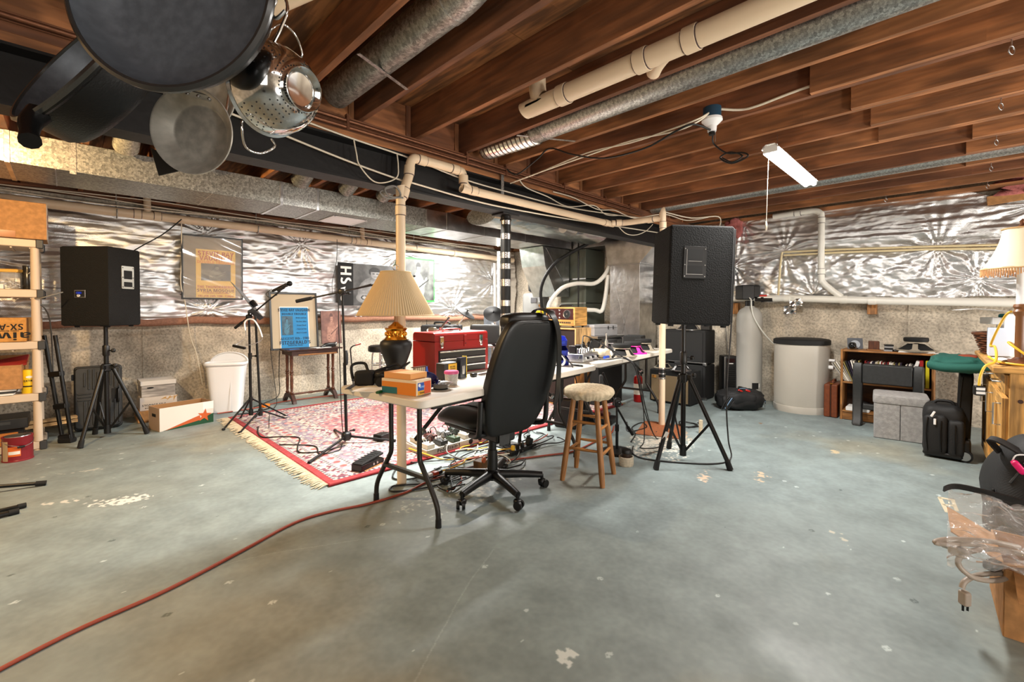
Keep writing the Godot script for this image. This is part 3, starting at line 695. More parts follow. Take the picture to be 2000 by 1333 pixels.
func left_wall() -> void:
	# foil-faced insulation over the upper half of the wall
	var f := FastNoiseLite.new()
	f.seed = 3
	f.frequency = 1.0
	f.fractal_octaves = 4
	var staples := [Vector2(1.22, 1.2), Vector2(1.2, 2.12), Vector2(3.85, 2.13), Vector2(5.85, 1.75), Vector2(3.3, 1.25), Vector2(-0.6, 1.7), Vector2(2.3, 2.1), Vector2(4.9, 1.2)]
	var X0 := -2.1
	var X1 := 6.45
	var sheet := func(u: float, v: float) -> Vector3:
		var x := lerpf(X0, X1, u)
		var lowest := 1.075 + 0.03 * f.get_noise_2d(x * 1.1, 7.0) + 0.01 * sin(x * 2.1)
		var y := lerpf(lowest, 2.32, v)
		var d := 0.035 * f.get_noise_2d(x * 0.9, y * 2.0) + 0.016 * f.get_noise_2d(x * 1.3 + y * 1.5, y * 12.0) + 0.004 * f.get_noise_2d(x * 9.0, y * 17.0)
		d += 0.05 * sin(PI * clampf(v, 0.0, 1.0)) 
		for s: Vector2 in staples:
			var w := Vector2(x, y) - s
			var r := w.length()
			var a := w.angle()
			d += (0.016 * sin(a * 17.0 + 2.0 * sin(a * 5.0)) * minf(1.0, r * 8.0) - 0.035) * exp(-r * r * 7.0)
		if v < 0.03:
			d -= 0.02
		return V(x, y, -6.44 + d)
	solo("foil_insulation", G.new().grid(sheet, 560, 110, false, 0.0, 32.0, 4.7), M.foil, "crinkled silver foil insulation blanket stretched along the left wall behind the posters", "insulation")
	# its rolled lower edge, with the fibre showing
	var pts := []
	for k in 60:
		var x := lerpf(-2.1, 6.4, k / 59.0)
		pts.append(V(x, 1.06 + 0.03 * f.get_noise_2d(x * 1.1, 7.0) + 0.01 * sin(x * 2.1) + 0.008 * f.get_noise_1d(x * 9.0), -6.475))
	solo("insulation_edge", G.new().tube(pts, 0.045, 10, 3), M.brownroll, "pinkish brown rolled lower edge of the foil insulation on the left wall", "insulation")
	# trim wires above the drain pipe
	for k in 3:
		var q := []
		for i in 12:
			var x := -2.0 + i * 0.7
			q.append(V(x, [2.37, 2.335, 2.3][k] + 0.02 * sin(x * 2.3 + k * 2.0), -6.24 + k * 0.02))
		solo("white_cable", G.new().tube(q, 0.006, 6, 4), M.wire_white, ["white cable along the top of the left wall, uppermost of three", "white cable along the top of the left wall, middle of three", "white cable along the top of the left wall, lowest of three"][k], "cable")
	# vertical white pipe at the far end, and the pointed seams of the wall
	solo("white_pipe", G.new().cyl(V(5.25, 0.0, -5.62), V(5.25, 2.2, -5.62), 0.022), M.pvc_white, "thin white vertical plastic pipe left of the taped column", "pipe")
	for x in [0.6, 1.72, 2.85]:
		solo("form_seam", G.new().box(V(x, 0.53, -6.549), V(0.012, 1.06, 0.008), 0.002), M.concrete, "vertical raised form seam in the bare concrete at the foot of the left wall", "wall seam", Vector3.ZERO, 0, "form seams in the left wall")
	for k in 3:
		get_child(-1 - k).set_meta("kind", "structure")
	posters()

func figure_picture(w: int, h: int, bg: Color, fg: Color, seed_: int, pose: int) -> ImageTexture:   # a loose tonal print: a player with a guitar
	var n := FastNoiseLite.new()
	n.seed = seed_
	n.frequency = 0.03
	var im := Image.create(w, h, false, Image.FORMAT_RGB8)
	for y in h:
		for x in w:
			var u := float(x) / w
			var v := float(y) / h
			var t := 0.25 + 0.22 * n.get_noise_2d(x, y) + 0.1 * (1.0 - v)
			var p := Vector2(u, v)
			var hx := 0.52 if pose == 0 else 0.45
			var head := ((p - Vector2(hx, 0.22)) / Vector2(0.07, 0.12)).length()
			var hair := ((p - Vector2(hx - 0.01, 0.17)) / Vector2(0.085, 0.11)).length()
			var body := ((p - Vector2(hx - 0.02, 0.66)) / Vector2(0.2 + 0.05 * v, 0.36)).length()
			var g1 := ((p - Vector2(hx - 0.16, 0.8)) / Vector2(0.12, 0.13)).length()
			var g2 := ((p - Vector2(hx - 0.03, 0.7)) / Vector2(0.09, 0.11)).length()
			var arm := absf((p - Vector2(hx + 0.18, 0.6)).dot(Vector2(0.8, 0.6)))
			if body < 1.0:
				t = 0.72 + 0.2 * n.get_noise_2d(x * 2.0, y * 2.0) - 0.25 * body
			if arm < 0.045 and p.x > hx and p.x < hx + 0.3 and v > 0.42 and v < 0.8:
				t = 0.65
			if g1 < 1.0 or g2 < 1.0:
				t = 0.5 + 0.3 * (1.0 - minf(g1, g2))
				if minf(absf(g1 - 0.35), absf(g2 - 0.2)) < 0.07:
					t = 0.1
			if absf((p - Vector2(hx - 0.03, 0.7)).dot(Vector2(0.5, 0.86))) < 0.016 and p.x > hx - 0.05 and p.x < hx + 0.36:
				t = 0.12
			if hair < 1.0:
				t = 0.08
			if head < 1.0 and p.y > 0.17:
				t = 0.75 - 0.2 * absf(p.x - hx - 0.02) * 10.0
				if absf(p.y - 0.22) < 0.01 and absf(absf(p.x - hx) - 0.028) < 0.015:
					t = 0.2
				if absf(p.y - 0.285) < 0.007 and absf(p.x - hx) < 0.025:
					t = 0.3
			im.set_pixel(x, y, bg.lerp(fg, clampf(t, 0, 1)))
	return ImageTexture.create_from_image(im)

func poster_mat(t: Texture2D, rough := 0.5) -> StandardMaterial3D:
	return mat(Color(1, 1, 1), rough, 0, t)

func sheet_of(w: float, h: float, bend := 0.0) -> G:   # upright picture sheet, UV 0..1, slightly bowed
	return G.new().grid(func(u: float, v: float) -> Vector3: return V((u - 0.5) * w, (0.5 - v) * h, bend * sin(u * 9.0) * (0.3 + v)), 10, 8, false, 0.001)

func picture_frame(o: Node3D, w: float, h: float, bar_: float, m: Material, back: Material) -> void:
	part("mat_board", G.new().box(V(0, 0, -0.004), V(w - bar_, h - bar_, 0.004)), back, o)
	for s in [-1, 1]:
		part("frame_rail", G.new().box(V(s * (w - bar_) / 2, 0, 0), V(bar_, h, 0.022), 0.003), m, o)
		part("frame_rail", G.new().box(V(0, s * (h - bar_) / 2, 0), V(w - bar_ * 2, bar_, 0.022), 0.003), m, o)

func posters() -> void:
	var grey := mat(Color(0.5, 0.46, 0.4), 0.8)
	# yellow concert bill in the black frame hung over the foil
	var o := thing("framed_poster", "black framed yellow concert bill hanging on the foil, clear wrap over it", "poster", V(1.235, 1.7, -6.3), -1.0)
	o.rotation.x = deg_to_rad(2)
	picture_frame(o, 0.62, 0.75, 0.022, M.black_plastic, grey)
	var sh := part("poster_sheet", G.new().box(V(0.03, -0.075, 0.001), V(0.4, 0.58, 0.003)), mat(Color(0.88, 0.72, 0.3), 0.7), o)
	var red := mat(Color(0.66, 0.25, 0.16), 0.7)
	var z := 0.004
	text("STEVIE RAY", 0.052, red, sh, V(0.03, 0.168, z), Basis(), 0.95)
	text("VAUGHAN", 0.052, red, sh, V(0.03, 0.112, z), Basis(), 0.95)
	text("DOUBLE TROUBLE", 0.032, mat(Color(0.85, 0.5, 0.2), 0.7), sh, V(0.03, 0.066, z), Basis(), 1.0)
	text("THE THUNDERBIRDS", 0.03, red, sh, V(0.03, -0.226, z), Basis(), 0.95)
	text("SYRIA MOSQUE", 0.036, mat(Color(0.45, 0.2, 0.14), 0.7), sh, V(0.03, -0.268, z), Basis(), 1.05)
	text("FRI. JAN. 24th. 1986 - 7:30pm", 0.02, red, sh, V(0.03, -0.333, z), Basis(), 0.95)
	text("PITTSBURGH, PENNSYLVANIA", 0.014, red, sh, V(0.03, -0.298, z), Basis(), 1.0)
	var ph := part("printed_photo", sheet_of(0.3, 0.2), poster_mat(figure_picture(96, 64, Color(0.1, 0.1, 0.1), Color(0.62, 0.6, 0.52), 4, 0)), sh)
	ph.position = V(0.03, -0.05, z)
	part("clear_wrap", G.new().grid(func(u: float, v: float) -> Vector3: return V((u - 0.5) * 0.59, (v - 0.5) * 0.72, 0.014 + 0.004 * sin(u * 8.0 + v * 21.0) * sin(v * 6.0)), 30, 40), M.clear, o)
	# blue concert bill in the frame on the little table
	o = thing("framed_poster", "black framed blue concert bill leaning on the wall above the little table", "poster", V(2.14, 1.055, -6.27), -2.0)
	o.rotation.x = deg_to_rad(-6)
	picture_frame(o, 0.6, 0.76, 0.024, M.black_plastic, mat(Color(0.72, 0.66, 0.56), 0.8))
	sh = part("poster_sheet", G.new().box(V(0.0, -0.085, 0.001), V(0.365, 0.55, 0.003)), M.paper, o)
	part("blue_ground", G.new().box(V(0.0, -0.09, 0.0035), V(0.345, 0.535, 0.002)), mat(Color(0.13, 0.5, 0.72), 0.7), sh)
	var ink := mat(Color(0.05, 0.12, 0.2), 0.7)
	z = 0.0055
	text("STEVIE RAY VAUGHAN", 0.038, ink, sh, V(0, 0.145, z), Basis(), 0.72)
	text("DOUBLE TROUBLE", 0.026, ink, sh, V(0, 0.092, z), Basis(), 1.0)
	text("AUGUST 8th - 1981", 0.03, ink, sh, V(0.0, -0.235, z), Basis(), 0.95, 3)
	text("FITZGERALD'S", 0.045, ink, sh, V(0, -0.288, z), Basis(), 0.95)
	text("HOUSTON, TEXAS", 0.016, ink, sh, V(0, -0.325, z), Basis(), 1.0)
	for k in 5:
		text(["Pride and Joy", "Tin Pan Alley", "Texas Flood", "Close to You", "Mary's Lamb"][k], 0.016, ink, sh, V(0.085, 0.04 - k * 0.05, z), Basis(), 0.9, 3)
	ph = part("printed_photo", sheet_of(0.135, 0.25), poster_mat(figure_picture(64, 112, Color(0.05, 0.14, 0.2), Color(0.3, 0.62, 0.75), 8, 1)), sh)
	ph.position = V(-0.09, -0.06, z)
	# small print on board
	o = thing("canvas_print", "small reddish photo print on board leaning on the wall on the little table", "picture", V(2.62, 0.96, -6.24), -8)
	o.rotation.x = deg_to_rad(-8)
	part("board", G.new().box(V(0, 0, -0.012), V(0.27, 0.46, 0.022), 0.002), M.dark_wood, o)
	var pr := part("print", sheet_of(0.265, 0.455), poster_mat(figure_picture(72, 120, Color(0.27, 0.12, 0.09), Color(0.86, 0.66, 0.56), 15, 0)), o)
	pr.position = V(0, 0, 0.0005)
	# landscape black-and-white music poster
	o = thing("wall_poster", "black and white guitarist poster with big sideways lettering pinned to the foil", "poster", V(3.3, 1.575, -6.3), 0)
	var bp := part("poster_sheet", sheet_of(1.12, 0.62, 0.006), poster_mat(figure_picture(160, 90, Color(0.1, 0.1, 0.1), Color(0.78, 0.78, 0.78), 23, 0), 0.4), o)
	var st := part("black_strip", G.new().grid(func(u: float, v: float) -> Vector3: return V(-0.56 + u * 0.23, (0.5 - v) * 0.62, 0.004 + 0.006 * sin(u * 2.0) * (0.3 + v)), 6, 8, false, 0.001), M.ink, o)
	text("CASH", 0.16, M.paper, st, V(-0.435, -0.01, 0.009), rz(90), 1.0)
	# portrait poster with green edges, behind the standpipe
	o = thing("wall_poster", "white portrait poster with bright green edges pinned to the foil behind the standpipe", "poster", V(4.1, 1.69, -6.29), 0)
	part("green_sheet", sheet_of(0.6, 0.72, 0.004), mat(Color(0.2, 0.75, 0.25), 0.5), o)
	var wp := part("print", sheet_of(0.54, 0.66, 0.004), poster_mat(figure_picture(80, 104, Color(0.06, 0.06, 0.06), Color(0.92, 0.95, 0.92), 31, 1), 0.4), o)
	wp.position = V(0.01, 0.0, 0.003)

func cookware() -> void:
	var K := ry(-45)
	# rack above the frame: an iron bar hung from the joists, hooks under it
	var o := thing("pot_rack", "black iron bar rack on chains hung from the joists, out of sight over the pans", "rack", V(0.15, 2.08, -1.02))
	o.basis = K
	part("bar", G.new().box(V(0, 0, 0), V(1.1, 0.03, 0.008), 0.002), M.black_metal, o)
	for s in [-1, 1]:
		part("hanger_rod", G.new().cyl(V(s * 0.5, 0.01, 0), V(s * 0.5, 0.4, 0), 0.004), M.black_metal, o)
	# big skillet, its inside to the room
	o = thing("skillet", "largest black cast iron skillet hanging by its handle, inside facing the room", "pan", V(0.11, 1.68, -0.83))
	o.basis = K * rx(90)      # local y points to the viewer's side
	part("bowl", G.new().lathe([Vector2(0, -0.045), Vector2(0.1, -0.045), Vector2(0.118, -0.042), Vector2(0.133, -0.03), Vector2(0.146, -0.004), Vector2(0.1475, 0.0)], 72), M.iron_in_sheen, o)
	part("outside", G.new().lathe([Vector2(0.15, 0.0), Vector2(0.156, -0.002), Vector2(0.156, -0.008), Vector2(0.14, -0.035), Vector2(0.125, -0.049), Vector2(0.1, -0.052), Vector2(0, -0.052)], 72), M.iron, o)
	part("rim", G.new().lathe([Vector2(0.1465, -0.003), Vector2(0.148, 0.0015), Vector2(0.152, 0.002), Vector2(0.157, -0.002), Vector2(0.157, -0.007)], 72), mat(Color(0.3, 0.3, 0.3), 0.25, 0.8), o, "bright lit rim")  # the lit lip is painted as a paler rim
	part("handle", G.new().tube([V(0, -0.012, -0.15), V(0, -0.006, -0.22), V(0, 0.0, -0.3), V(0, 0.002, -0.34)], [0.018, 0.012, 0.014, 0.016], 10, 5), M.iron, o)
	part("hook", G.new().tube([V(0, 0.0, -0.33), V(0, 0.012, -0.35), V(0, 0.0, -0.37), V(0, -0.01, -0.39), V(0, 0.0, -0.42)], 0.003, 8, 4), M.steel, o)
	# deep pan, seen from outside
	var n := (K * V(-0.37, 0.46, 0.81)).normalized()
	var down := (K * V(0.102, -0.844, 0.526)).normalized()
	down = (down - n * down.dot(n)).normalized()
	o = thing("deep_pan", "deep black cast iron pan with pebbled sides hanging edge-on at far left", "pan", V(0.01, 1.70, -1.275))
	o.basis = Basis(down, n, down.cross(n))
	part("bowl", G.new().lathe([Vector2(0, -0.085), Vector2(0.118, -0.085), Vector2(0.13, -0.075), Vector2(0.149, -0.001)], 60), M.iron_in_sheen, o)
	part("outside", G.new().lathe([Vector2(0.156, 0.0), Vector2(0.153, -0.012), Vector2(0.148, -0.016), Vector2(0.136, -0.078), Vector2(0.122, -0.092), Vector2(0, -0.092)], 60), mat(Color(0.03, 0.03, 0.032), 0.4, 0.3, null, 7.0, T.leather_n, 1.2, true), o, "pebbled black outside")
	part("rim", G.new().lathe([Vector2(0.1485, -0.004), Vector2(0.149, 0.002), Vector2(0.153, 0.003), Vector2(0.158, -0.001), Vector2(0.156, -0.008)], 60), mat(Color(0.35, 0.35, 0.34), 0.25, 0.8), o, "bright lit rim")
	part("helper_handle", G.new().tube([V(0.14, -0.01, 0.02), V(0.17, -0.008, 0.022), V(0.2, -0.012, 0.012), V(0.225, -0.016, 0.0)], [0.02, 0.017, 0.013, 0.016], 10, 5), M.iron, o)
	part("handle", G.new().tube([V(-0.15, -0.01, 0), V(-0.22, -0.006, 0), V(-0.31, 0.0, 0)], [0.017, 0.012, 0.014], 10, 4), M.iron, o)
	part("hook", G.new().tube([V(-0.3, 0.0, 0), V(-0.32, 0.01, 0), V(-0.34, 0.06, 0.02)], 0.003, 8, 4), M.steel, o)
	# two aluminium pans behind
	for k in 2:
		var p: Vector3 = [V(0.22, 1.64, -1.34), V(0.26, 1.8, -1.47)][k]
		o = thing("frying_pan", ["small dull aluminium frying pan with riveted handle, lowest of the hanging pans", "aluminium frying pan mostly hidden behind the small one and the big skillet"][k], "pan", p)
		o.basis = K * rz(-14) * rx(90 + (8 if k == 0 else 14))
		part("bowl", G.new().lathe([Vector2(0, -0.036), Vector2(0.066, -0.036), Vector2(0.072, -0.033), Vector2(0.099, 0.0), Vector2(0.103, 0.001), Vector2(0.104, -0.002), Vector2(0.074, -0.039), Vector2(0.066, -0.041), Vector2(0, -0.041)], 60), M.alu, o)
		part("handle_bracket", G.new().box(V(0, 0.0 - 0.012, -0.087), V(0.075, 0.004, 0.018), 0.0015, rx(50)), M.steel, o)
		for s in [-1, 0, 1]:
			part("rivet", G.new().soft(V(s * 0.028, -0.0085, -0.0845), V(0.009, 0.006, 0.009), 1.0, 1.0, 10, 6), M.steel, o)
		part("handle", G.new().tube([V(0, -0.008, -0.1), V(0, 0.004, -0.14), V(0, 0.01, -0.2), V(0, 0.012, -0.28)], [0.008, 0.006, 0.009, 0.007], 8, 4), M.steel, o)
		part("hook", G.new().tube([V(0, 0.012, -0.27), V(0, 0.02, -0.29), V(0, 0.0, -0.32), V(0, 0.0, -0.42 + 0.1 * k)], 0.0025, 8, 4), M.steel, o)
	# perforated colander, foot ring to the right
	n = (K * V(0.90, -0.2, 0.4)).normalized()
	var side := K * V(-0.2, -0.97, 0.1)
	side = (side - n * side.dot(n)).normalized()
	o = thing("colander", "shiny perforated steel colander with wire handles hanging sideways by a hook", "colander", V(0.297, 1.583, -0.81) - n * 0.09)
	o.basis = Basis(side, n, side.cross(n)).scaled_local(V(0.66, 0.66, 0.66))
	var prof := [Vector2(0.122, -0.002), Vector2(0.124, 0.002), Vector2(0.117, 0.006), Vector2(0.115, 0.03), Vector2(0.106, 0.062), Vector2(0.09, 0.09), Vector2(0.065, 0.108), Vector2(0.042, 0.114)]
	part("bowl", G.new().lathe(prof, 48), M.chrome, o)
	part("foot_ring", G.new().lathe([Vector2(0.042, 0.113), Vector2(0.04, 0.12), Vector2(0.045, 0.13), Vector2(0.054, 0.137), Vector2(0.056, 0.136), Vector2(0.05, 0.128), Vector2(0.046, 0.12), Vector2(0.02, 0.117), Vector2(0, 0.117)], 40), M.chrome, o)
	var g := G.new()
	for r in 9:
		var q: float = 0.1 + r * 0.09
		var i := int(q * 6.0)
		var c: Vector2 = prof[mini(i + 2, 6)].lerp(prof[mini(i + 3, 7)], clampf(q * 6.0 - i, 0, 1))
		var tn: Vector2 = (prof[mini(i + 3, 7)] - prof[mini(i + 2, 6)]).normalized()
		for a in 40:
			if (a / 5) % 2 == 1 and r < 7:
				continue
			var th := TAU * (a + 0.5 * (r % 2)) / 40.0
			var nn := V(cos(th) * tn.y, -tn.x, sin(th) * tn.y)
			var p := V(cos(th) * c.x, c.y, sin(th) * c.x)
			g.cyl(p - nn * 0.001, p + nn * 0.0006, 0.0022, -1, 6)
	part("perforations", g, M.ink, o).set_meta("kind", "stuff")
	for s in [-1, 1]:
		part("wire_handle", G.new().tube([V(s * 0.12, 0.0, -0.045), V(s * 0.14, 0.015, -0.05), V(s * 0.175, 0.01, -0.02), V(s * 0.178, 0.005, 0.02), V(s * 0.14, 0.015, 0.05), V(s * 0.12, 0.0, 0.045)], 0.003, 8, 5), M.chrome, o)
	solo("s_hook", G.new().tube([V(0.012, -0.06, 0), V(-0.004, -0.075, 0), V(-0.018, -0.05, 0), V(0.0, -0.01, 0), V(0.014, 0.03, 0), V(0.0, 0.06, 0), V(-0.014, 0.035, 0)], 0.0028, 8, 5), M.chrome, "chrome S-hook holding the colander's upper wire handle", "hook", V(0.27, 1.70, -0.85), -45)
	solo("s_hook", G.new().tube([V(0.012, -0.05, 0), V(-0.004, -0.062, 0), V(-0.014, -0.04, 0), V(0.0, -0.01, 0), V(0.012, 0.3, 0), V(0.0, 0.36, 0)], 0.0028, 8, 5), M.steel, "steel hook with a pointed tip beside the big skillet's rim", "hook", V(0.245, 1.73, -0.78), -45)
	# turner below the small pan
	o = thing("turner", "black slotted turner with a chrome neck hanging below the small aluminium pan", "utensil", V(0.222, 1.565, -1.41))
	o.basis = K * rz(-10)
	part("blade", G.new().prism(PackedVector2Array([Vector2(-0.1, 0.035), Vector2(-0.068, -0.032), Vector2(-0.02, -0.012), Vector2(0.002, 0.0), Vector2(0.0, 0.012), Vector2(-0.02, 0.018)]), -0.002, 0.002, 0.0008), M.black_plastic, o)
	part("neck", G.new().tube([V(-0.012, 0.004, 0.002), V(0.01, 0.003, 0.006), V(0.03, 0.01, -0.01), V(0.03, 0.08, -0.06), V(0.02, 0.3, -0.08)], 0.004, 8, 4), M.chrome, o)

# a plastic shelving unit in the left corner and what stands on it
func shelf_corner() -> void:
	var o := thing("shelving_unit", "tall beige plastic shelving unit loaded with boxes at the left edge", "shelf", V(-0.6, 0, -5.78))
	for y in [1.8, 1.375, 0.935, 0.49, 0.075]:
		var b := part("shelf_board", G.new().box(V(0, y - 0.035, 0), V(0.9, 0.07, 0.44), 0.01), M.beige, o)
		for x in 8:
			part("rib", G.new().box(V(-0.39 + x * 0.11, y - 0.074, 0), V(0.012, 0.012, 0.4)), M.beige, b)
		for z in [-1, 1]:
			part("corner_socket", G.new().box(V(0.435, y - 0.037, z * 0.2), V(0.045, 0.074, 0.055), 0.006), mat(Color(0.2, 0.2, 0.2), 0.5), b, "dark corner socket")
	for y in [[0.0, 0.005], [0.075, 0.42], [0.49, 0.865], [0.935, 1.305], [1.375, 1.73]]:
		for x in [-1, 1]:
			for z in [-1, 1]:
				part("post", G.new().cyl(V(x * 0.405, y[0], z * 0.19), V(x * 0.405, y[1], z * 0.19), 0.03, 0.027, 18), M.beige, o)
	# on top: a cardboard box
	o = thing("cardboard_box", "big brown cardboard box with white side and red stamp on the top shelf", "box", V(-0.62, 1.8, -5.72))
	part("carton", G.new().box(V(0.0, 0.155, 0), V(1.0, 0.31, 0.36), 0.004), M.card, o)
	part("white_side", G.new().box(V(0.501, 0.155, 0), V(0.003, 0.3, 0.35), 0.001), mat(Color(0.8, 0.75, 0.7), 0.85), o)
	for k in 3:
		part("red_stamp", G.new().box(V(0.5035, 0.215 - k * 0.042, 0.02), V(0.001, 0.032 if k != 1 else 0.02, 0.11)), mat(Color(0.62, 0.2, 0.22), 0.8), o)
	part("tape", G.new().box(V(0.12, 0.03, 0.181), V(0.4, 0.055, 0.001)), mat(Color(0.62, 0.36, 0.16), 0.15), o)
	# second shelf
	o = thing("parts_jar", "clear plastic tub of hardware with a yellow lid on the second shelf", "jar", V(-0.335, 1.375, -5.72), -20)
	part("tub", G.new().soft(V(0, 0.075, 0), V(0.12, 0.15, 0.11), 0.15, 0.35), M.clear, o)
	part("lid", G.new().box(V(0, 0.158, 0), V(0.125, 0.03, 0.115), 0.008), mat(Color(0.85, 0.66, 0.3), 0.5), o)
	var g := G.new()
	var rng := RandomNumberGenerator.new()
	rng.seed = 3
	for k in 60:
		var p := V(rng.randf_range(-0.04, 0.04), rng.randf_range(0.012, 0.085), rng.randf_range(-0.035, 0.035))
		g.bar(p, p + V(rng.randf_range(-1, 1), rng.randf_range(-0.6, 0.6), rng.randf_range(-1, 1)).normalized() * 0.02, 0.005, 0.005)
	part("hardware", g, M.steel, o).set_meta("kind", "stuff")
	o = thing("black_jar", "dark jar with a wire bail standing behind the tub by the shelf post", "jar", V(-0.245, 1.375, -5.74))
	part("jar", G.new().lathe([Vector2(0, 0), Vector2(0.04, 0), Vector2(0.045, 0.01), Vector2(0.045, 0.15), Vector2(0.03, 0.18), Vector2(0.032, 0.21), Vector2(0, 0.212)], 24), mat(Color(0.12, 0.11, 0.1), 0.25), o)
	part("bail", G.new().tube([V(0.0, 0.13, 0.047), V(0.03, 0.17, 0.036), V(0.036, 0.2, 0.0), V(0.03, 0.17, -0.036), V(0, 0.13, -0.047)], 0.003, 6, 4), M.steel, o)
	solo("small_box", G.new().box(V(0, 0.05, 0), V(0.1, 0.1, 0.1), 0.003), mat(Color(0.3, 0.2, 0.15), 0.7), "small dark brown box at the left edge of the second shelf", "box", V(-0.46, 1.42, -5.72))
	solo("white_box", G.new().box(V(0, 0.022, 0), V(0.16, 0.044, 0.12), 0.003), M.paper, "flat white box under the brown one on the second shelf", "box", V(-0.46, 1.375, -5.72))
	# third shelf: carton printed upside down
	o = thing("stereo_carton", "tan stereo carton standing upside down on the third shelf, lettering inverted", "box", V(-0.55, 0.935, -5.72), -4)
	part("carton", G.new().box(V(0, 0.1, 0), V(0.62, 0.2, 0.3), 0.003), mat(Color(0.78, 0.55, 0.26), 0.8, 0, T.blot, 3.0, null, 1, true), o)
	text("aiwa", 0.062, M.ink, o, V(0.195, 0.05, 0.151), rz(180), 1.5)
	text("SX-AVR290", 0.05, M.ink, o, V(0.13, 0.125, 0.151), rz(180), 0.95)
	text("STEREO RECEIVER", 0.01, M.ink, o, V(0.21, 0.092, 0.151), rz(180), 1.0)
	# fourth shelf
	o = thing("open_carton", "open brown carton with papers and a red folder poking out, fourth shelf", "box", V(-0.52, 0.49, -5.72), -6)
	for s in [-1, 1]:
		part("carton_wall", G.new().box(V(0, 0.15, s * 0.14), V(0.5, 0.2, 0.006), 0.001), M.card, o)
		part("carton_wall", G.new().box(V(s * 0.25, 0.15, 0), V(0.006, 0.2, 0.28), 0.001), M.card, o)
	part("carton_bottom", G.new().box(V(0, 0.053, 0), V(0.5, 0.006, 0.28)), M.card, o)
	part("flap", G.new().box(V(0.0, 0.26, -0.19), V(0.5, 0.005, 0.13), 0.0, rx(50)), M.card, o)
	part("red_folder", G.new().box(V(0.12, 0.25, -0.02), V(0.3, 0.012, 0.2), 0.002, rz(12) * rx(20)), mat(Color(0.6, 0.16, 0.14), 0.7), o)
	part("white_packet", G.new().box(V(-0.08, 0.29, 0.04), V(0.26, 0.03, 0.16), 0.003, rz(-10)), M.paper, o)
	for k in 3:
		solo("magazine", G.new().box(V(0, 0.008, 0), V(0.36 - k * 0.02, 0.015, 0.26), 0.002), M.paper if k != 1 else M.grey_plastic, ["white magazine at the bottom of the flat pile under the open carton", "grey magazine in the middle of the flat pile under the open carton", "white magazine topmost of the flat pile under the open carton"][k], "magazine", V(-0.5 + k * 0.012, 0.49 + k * 0.0165, -5.70), -5.0 + k * 3)
	o = thing("yellow_can", "yellow canister with black print beside the open carton on the fourth shelf", "can", V(-0.245, 0.49, -5.63))
	part("body", G.new().lathe([Vector2(0, 0), Vector2(0.042, 0), Vector2(0.044, 0.004), Vector2(0.044, 0.196), Vector2(0.042, 0.2), Vector2(0, 0.2)], 28), mat(Color(0.9, 0.76, 0.1), 0.4), o)
	part("black_band", G.new().cyl(V(0, 0.055, 0), V(0, 0.066, 0), 0.0446, -1, 28, false), M.ink, o)
	part("white_oval", G.new().at(V(0.006, 0.14, 0.044)).prism(disc(0.022, 20, 0.01), 0.0, 0.0015), M.paper, o)
	text("EXTRA", 0.016, M.ink, o, V(0.004, 0.108, 0.0455))
	# bottom shelf
	o = thing("video_recorder", "flat black video recorder lying on the bottom shelf", "video recorder", V(-0.5, 0.205, -5.72))
	part("case", G.new().box(V(0, 0.045, 0), V(0.5, 0.09, 0.32), 0.006), M.black_plastic, o)
	part("front_slot", G.new().box(V(0.05, 0.055, 0.161), V(0.2, 0.025, 0.004), 0.001), M.grey_plastic, o)
	o = thing("video_recorder", "second black video recorder under the upper one on the bottom shelf", "video recorder", V(-0.52, 0.1, -5.74))
	part("case", G.new().box(V(0, 0.05, 0), V(0.48, 0.1, 0.3), 0.006), M.black_matte, o)
	part("front_slot", G.new().box(V(0.0, 0.055, 0.151), V(0.3, 0.02, 0.004), 0.001), M.grey_plastic, o)
	solo("wood_offcut", G.new().box(V(0, 0, 0), V(0.5, 0.03, 0.09), 0.002), M.pale_pine, "pale wood offcut poking out past the shelf post, lower one", "wood", V(-0.2, 0.16, -5.86), 12)
	solo("wood_offcut", G.new().box(V(0, 0, 0), V(0.46, 0.022, 0.07), 0.002), M.pale_pine, "pale wood offcut poking out past the shelf post, upper one", "wood", V(-0.18, 0.195, -5.85), 10)
	solo("orange_box", G.new().box(V(0, 0.05, 0), V(0.22, 0.1, 0.14), 0.004), mat(Color(0.7, 0.42, 0.16), 0.7), "orange-brown box at the front of the bottom shelf behind the paint can", "box", V(-0.42, 0.075, -5.62))
	o = thing("paint_can", "dented red paint can with orange label and wire bail on the floor by the shelf", "paint can", V(-0.30, 0, -5.33), 8)
	part("can", G.new().lathe([Vector2(0, 0.004), Vector2(0.086, 0.004), Vector2(0.09, 0.0), Vector2(0.09, 0.008), Vector2(0.087, 0.012), Vector2(0.087, 0.18), Vector2(0.09, 0.185), Vector2(0.09, 0.193), Vector2(0.078, 0.193), Vector2(0.075, 0.186), Vector2(0.0, 0.186)], 36), mat(Color(0.5, 0.1, 0.14), 0.35), o)
	part("lid", G.new().lathe([Vector2(0, 0.19), Vector2(0.06, 0.19), Vector2(0.068, 0.196), Vector2(0.074, 0.196), Vector2(0.076, 0.19)], 30), M.steel, o)
	part("orange_label", G.new().at(V(0, 0.0, 0), ry(-15)).lathe([Vector2(0.0876, 0.045), Vector2(0.0876, 0.12)], 10, 0.9, 1.2), mat(Color(0.85, 0.4, 0.12), 0.5), o)
	part("white_label", G.new().at(V(0, 0.0, 0), ry(-15)).lathe([Vector2(0.0879, 0.06), Vector2(0.0879, 0.085)], 10, 0.75, 1.25), M.paper, o)
	part("paint_drip", G.new().lathe([Vector2(0.0882, 0.01), Vector2(0.0882, 0.165)], 8, 0.5, 2.3), mat(Color(0.72, 0.62, 0.5), 0.6), o)
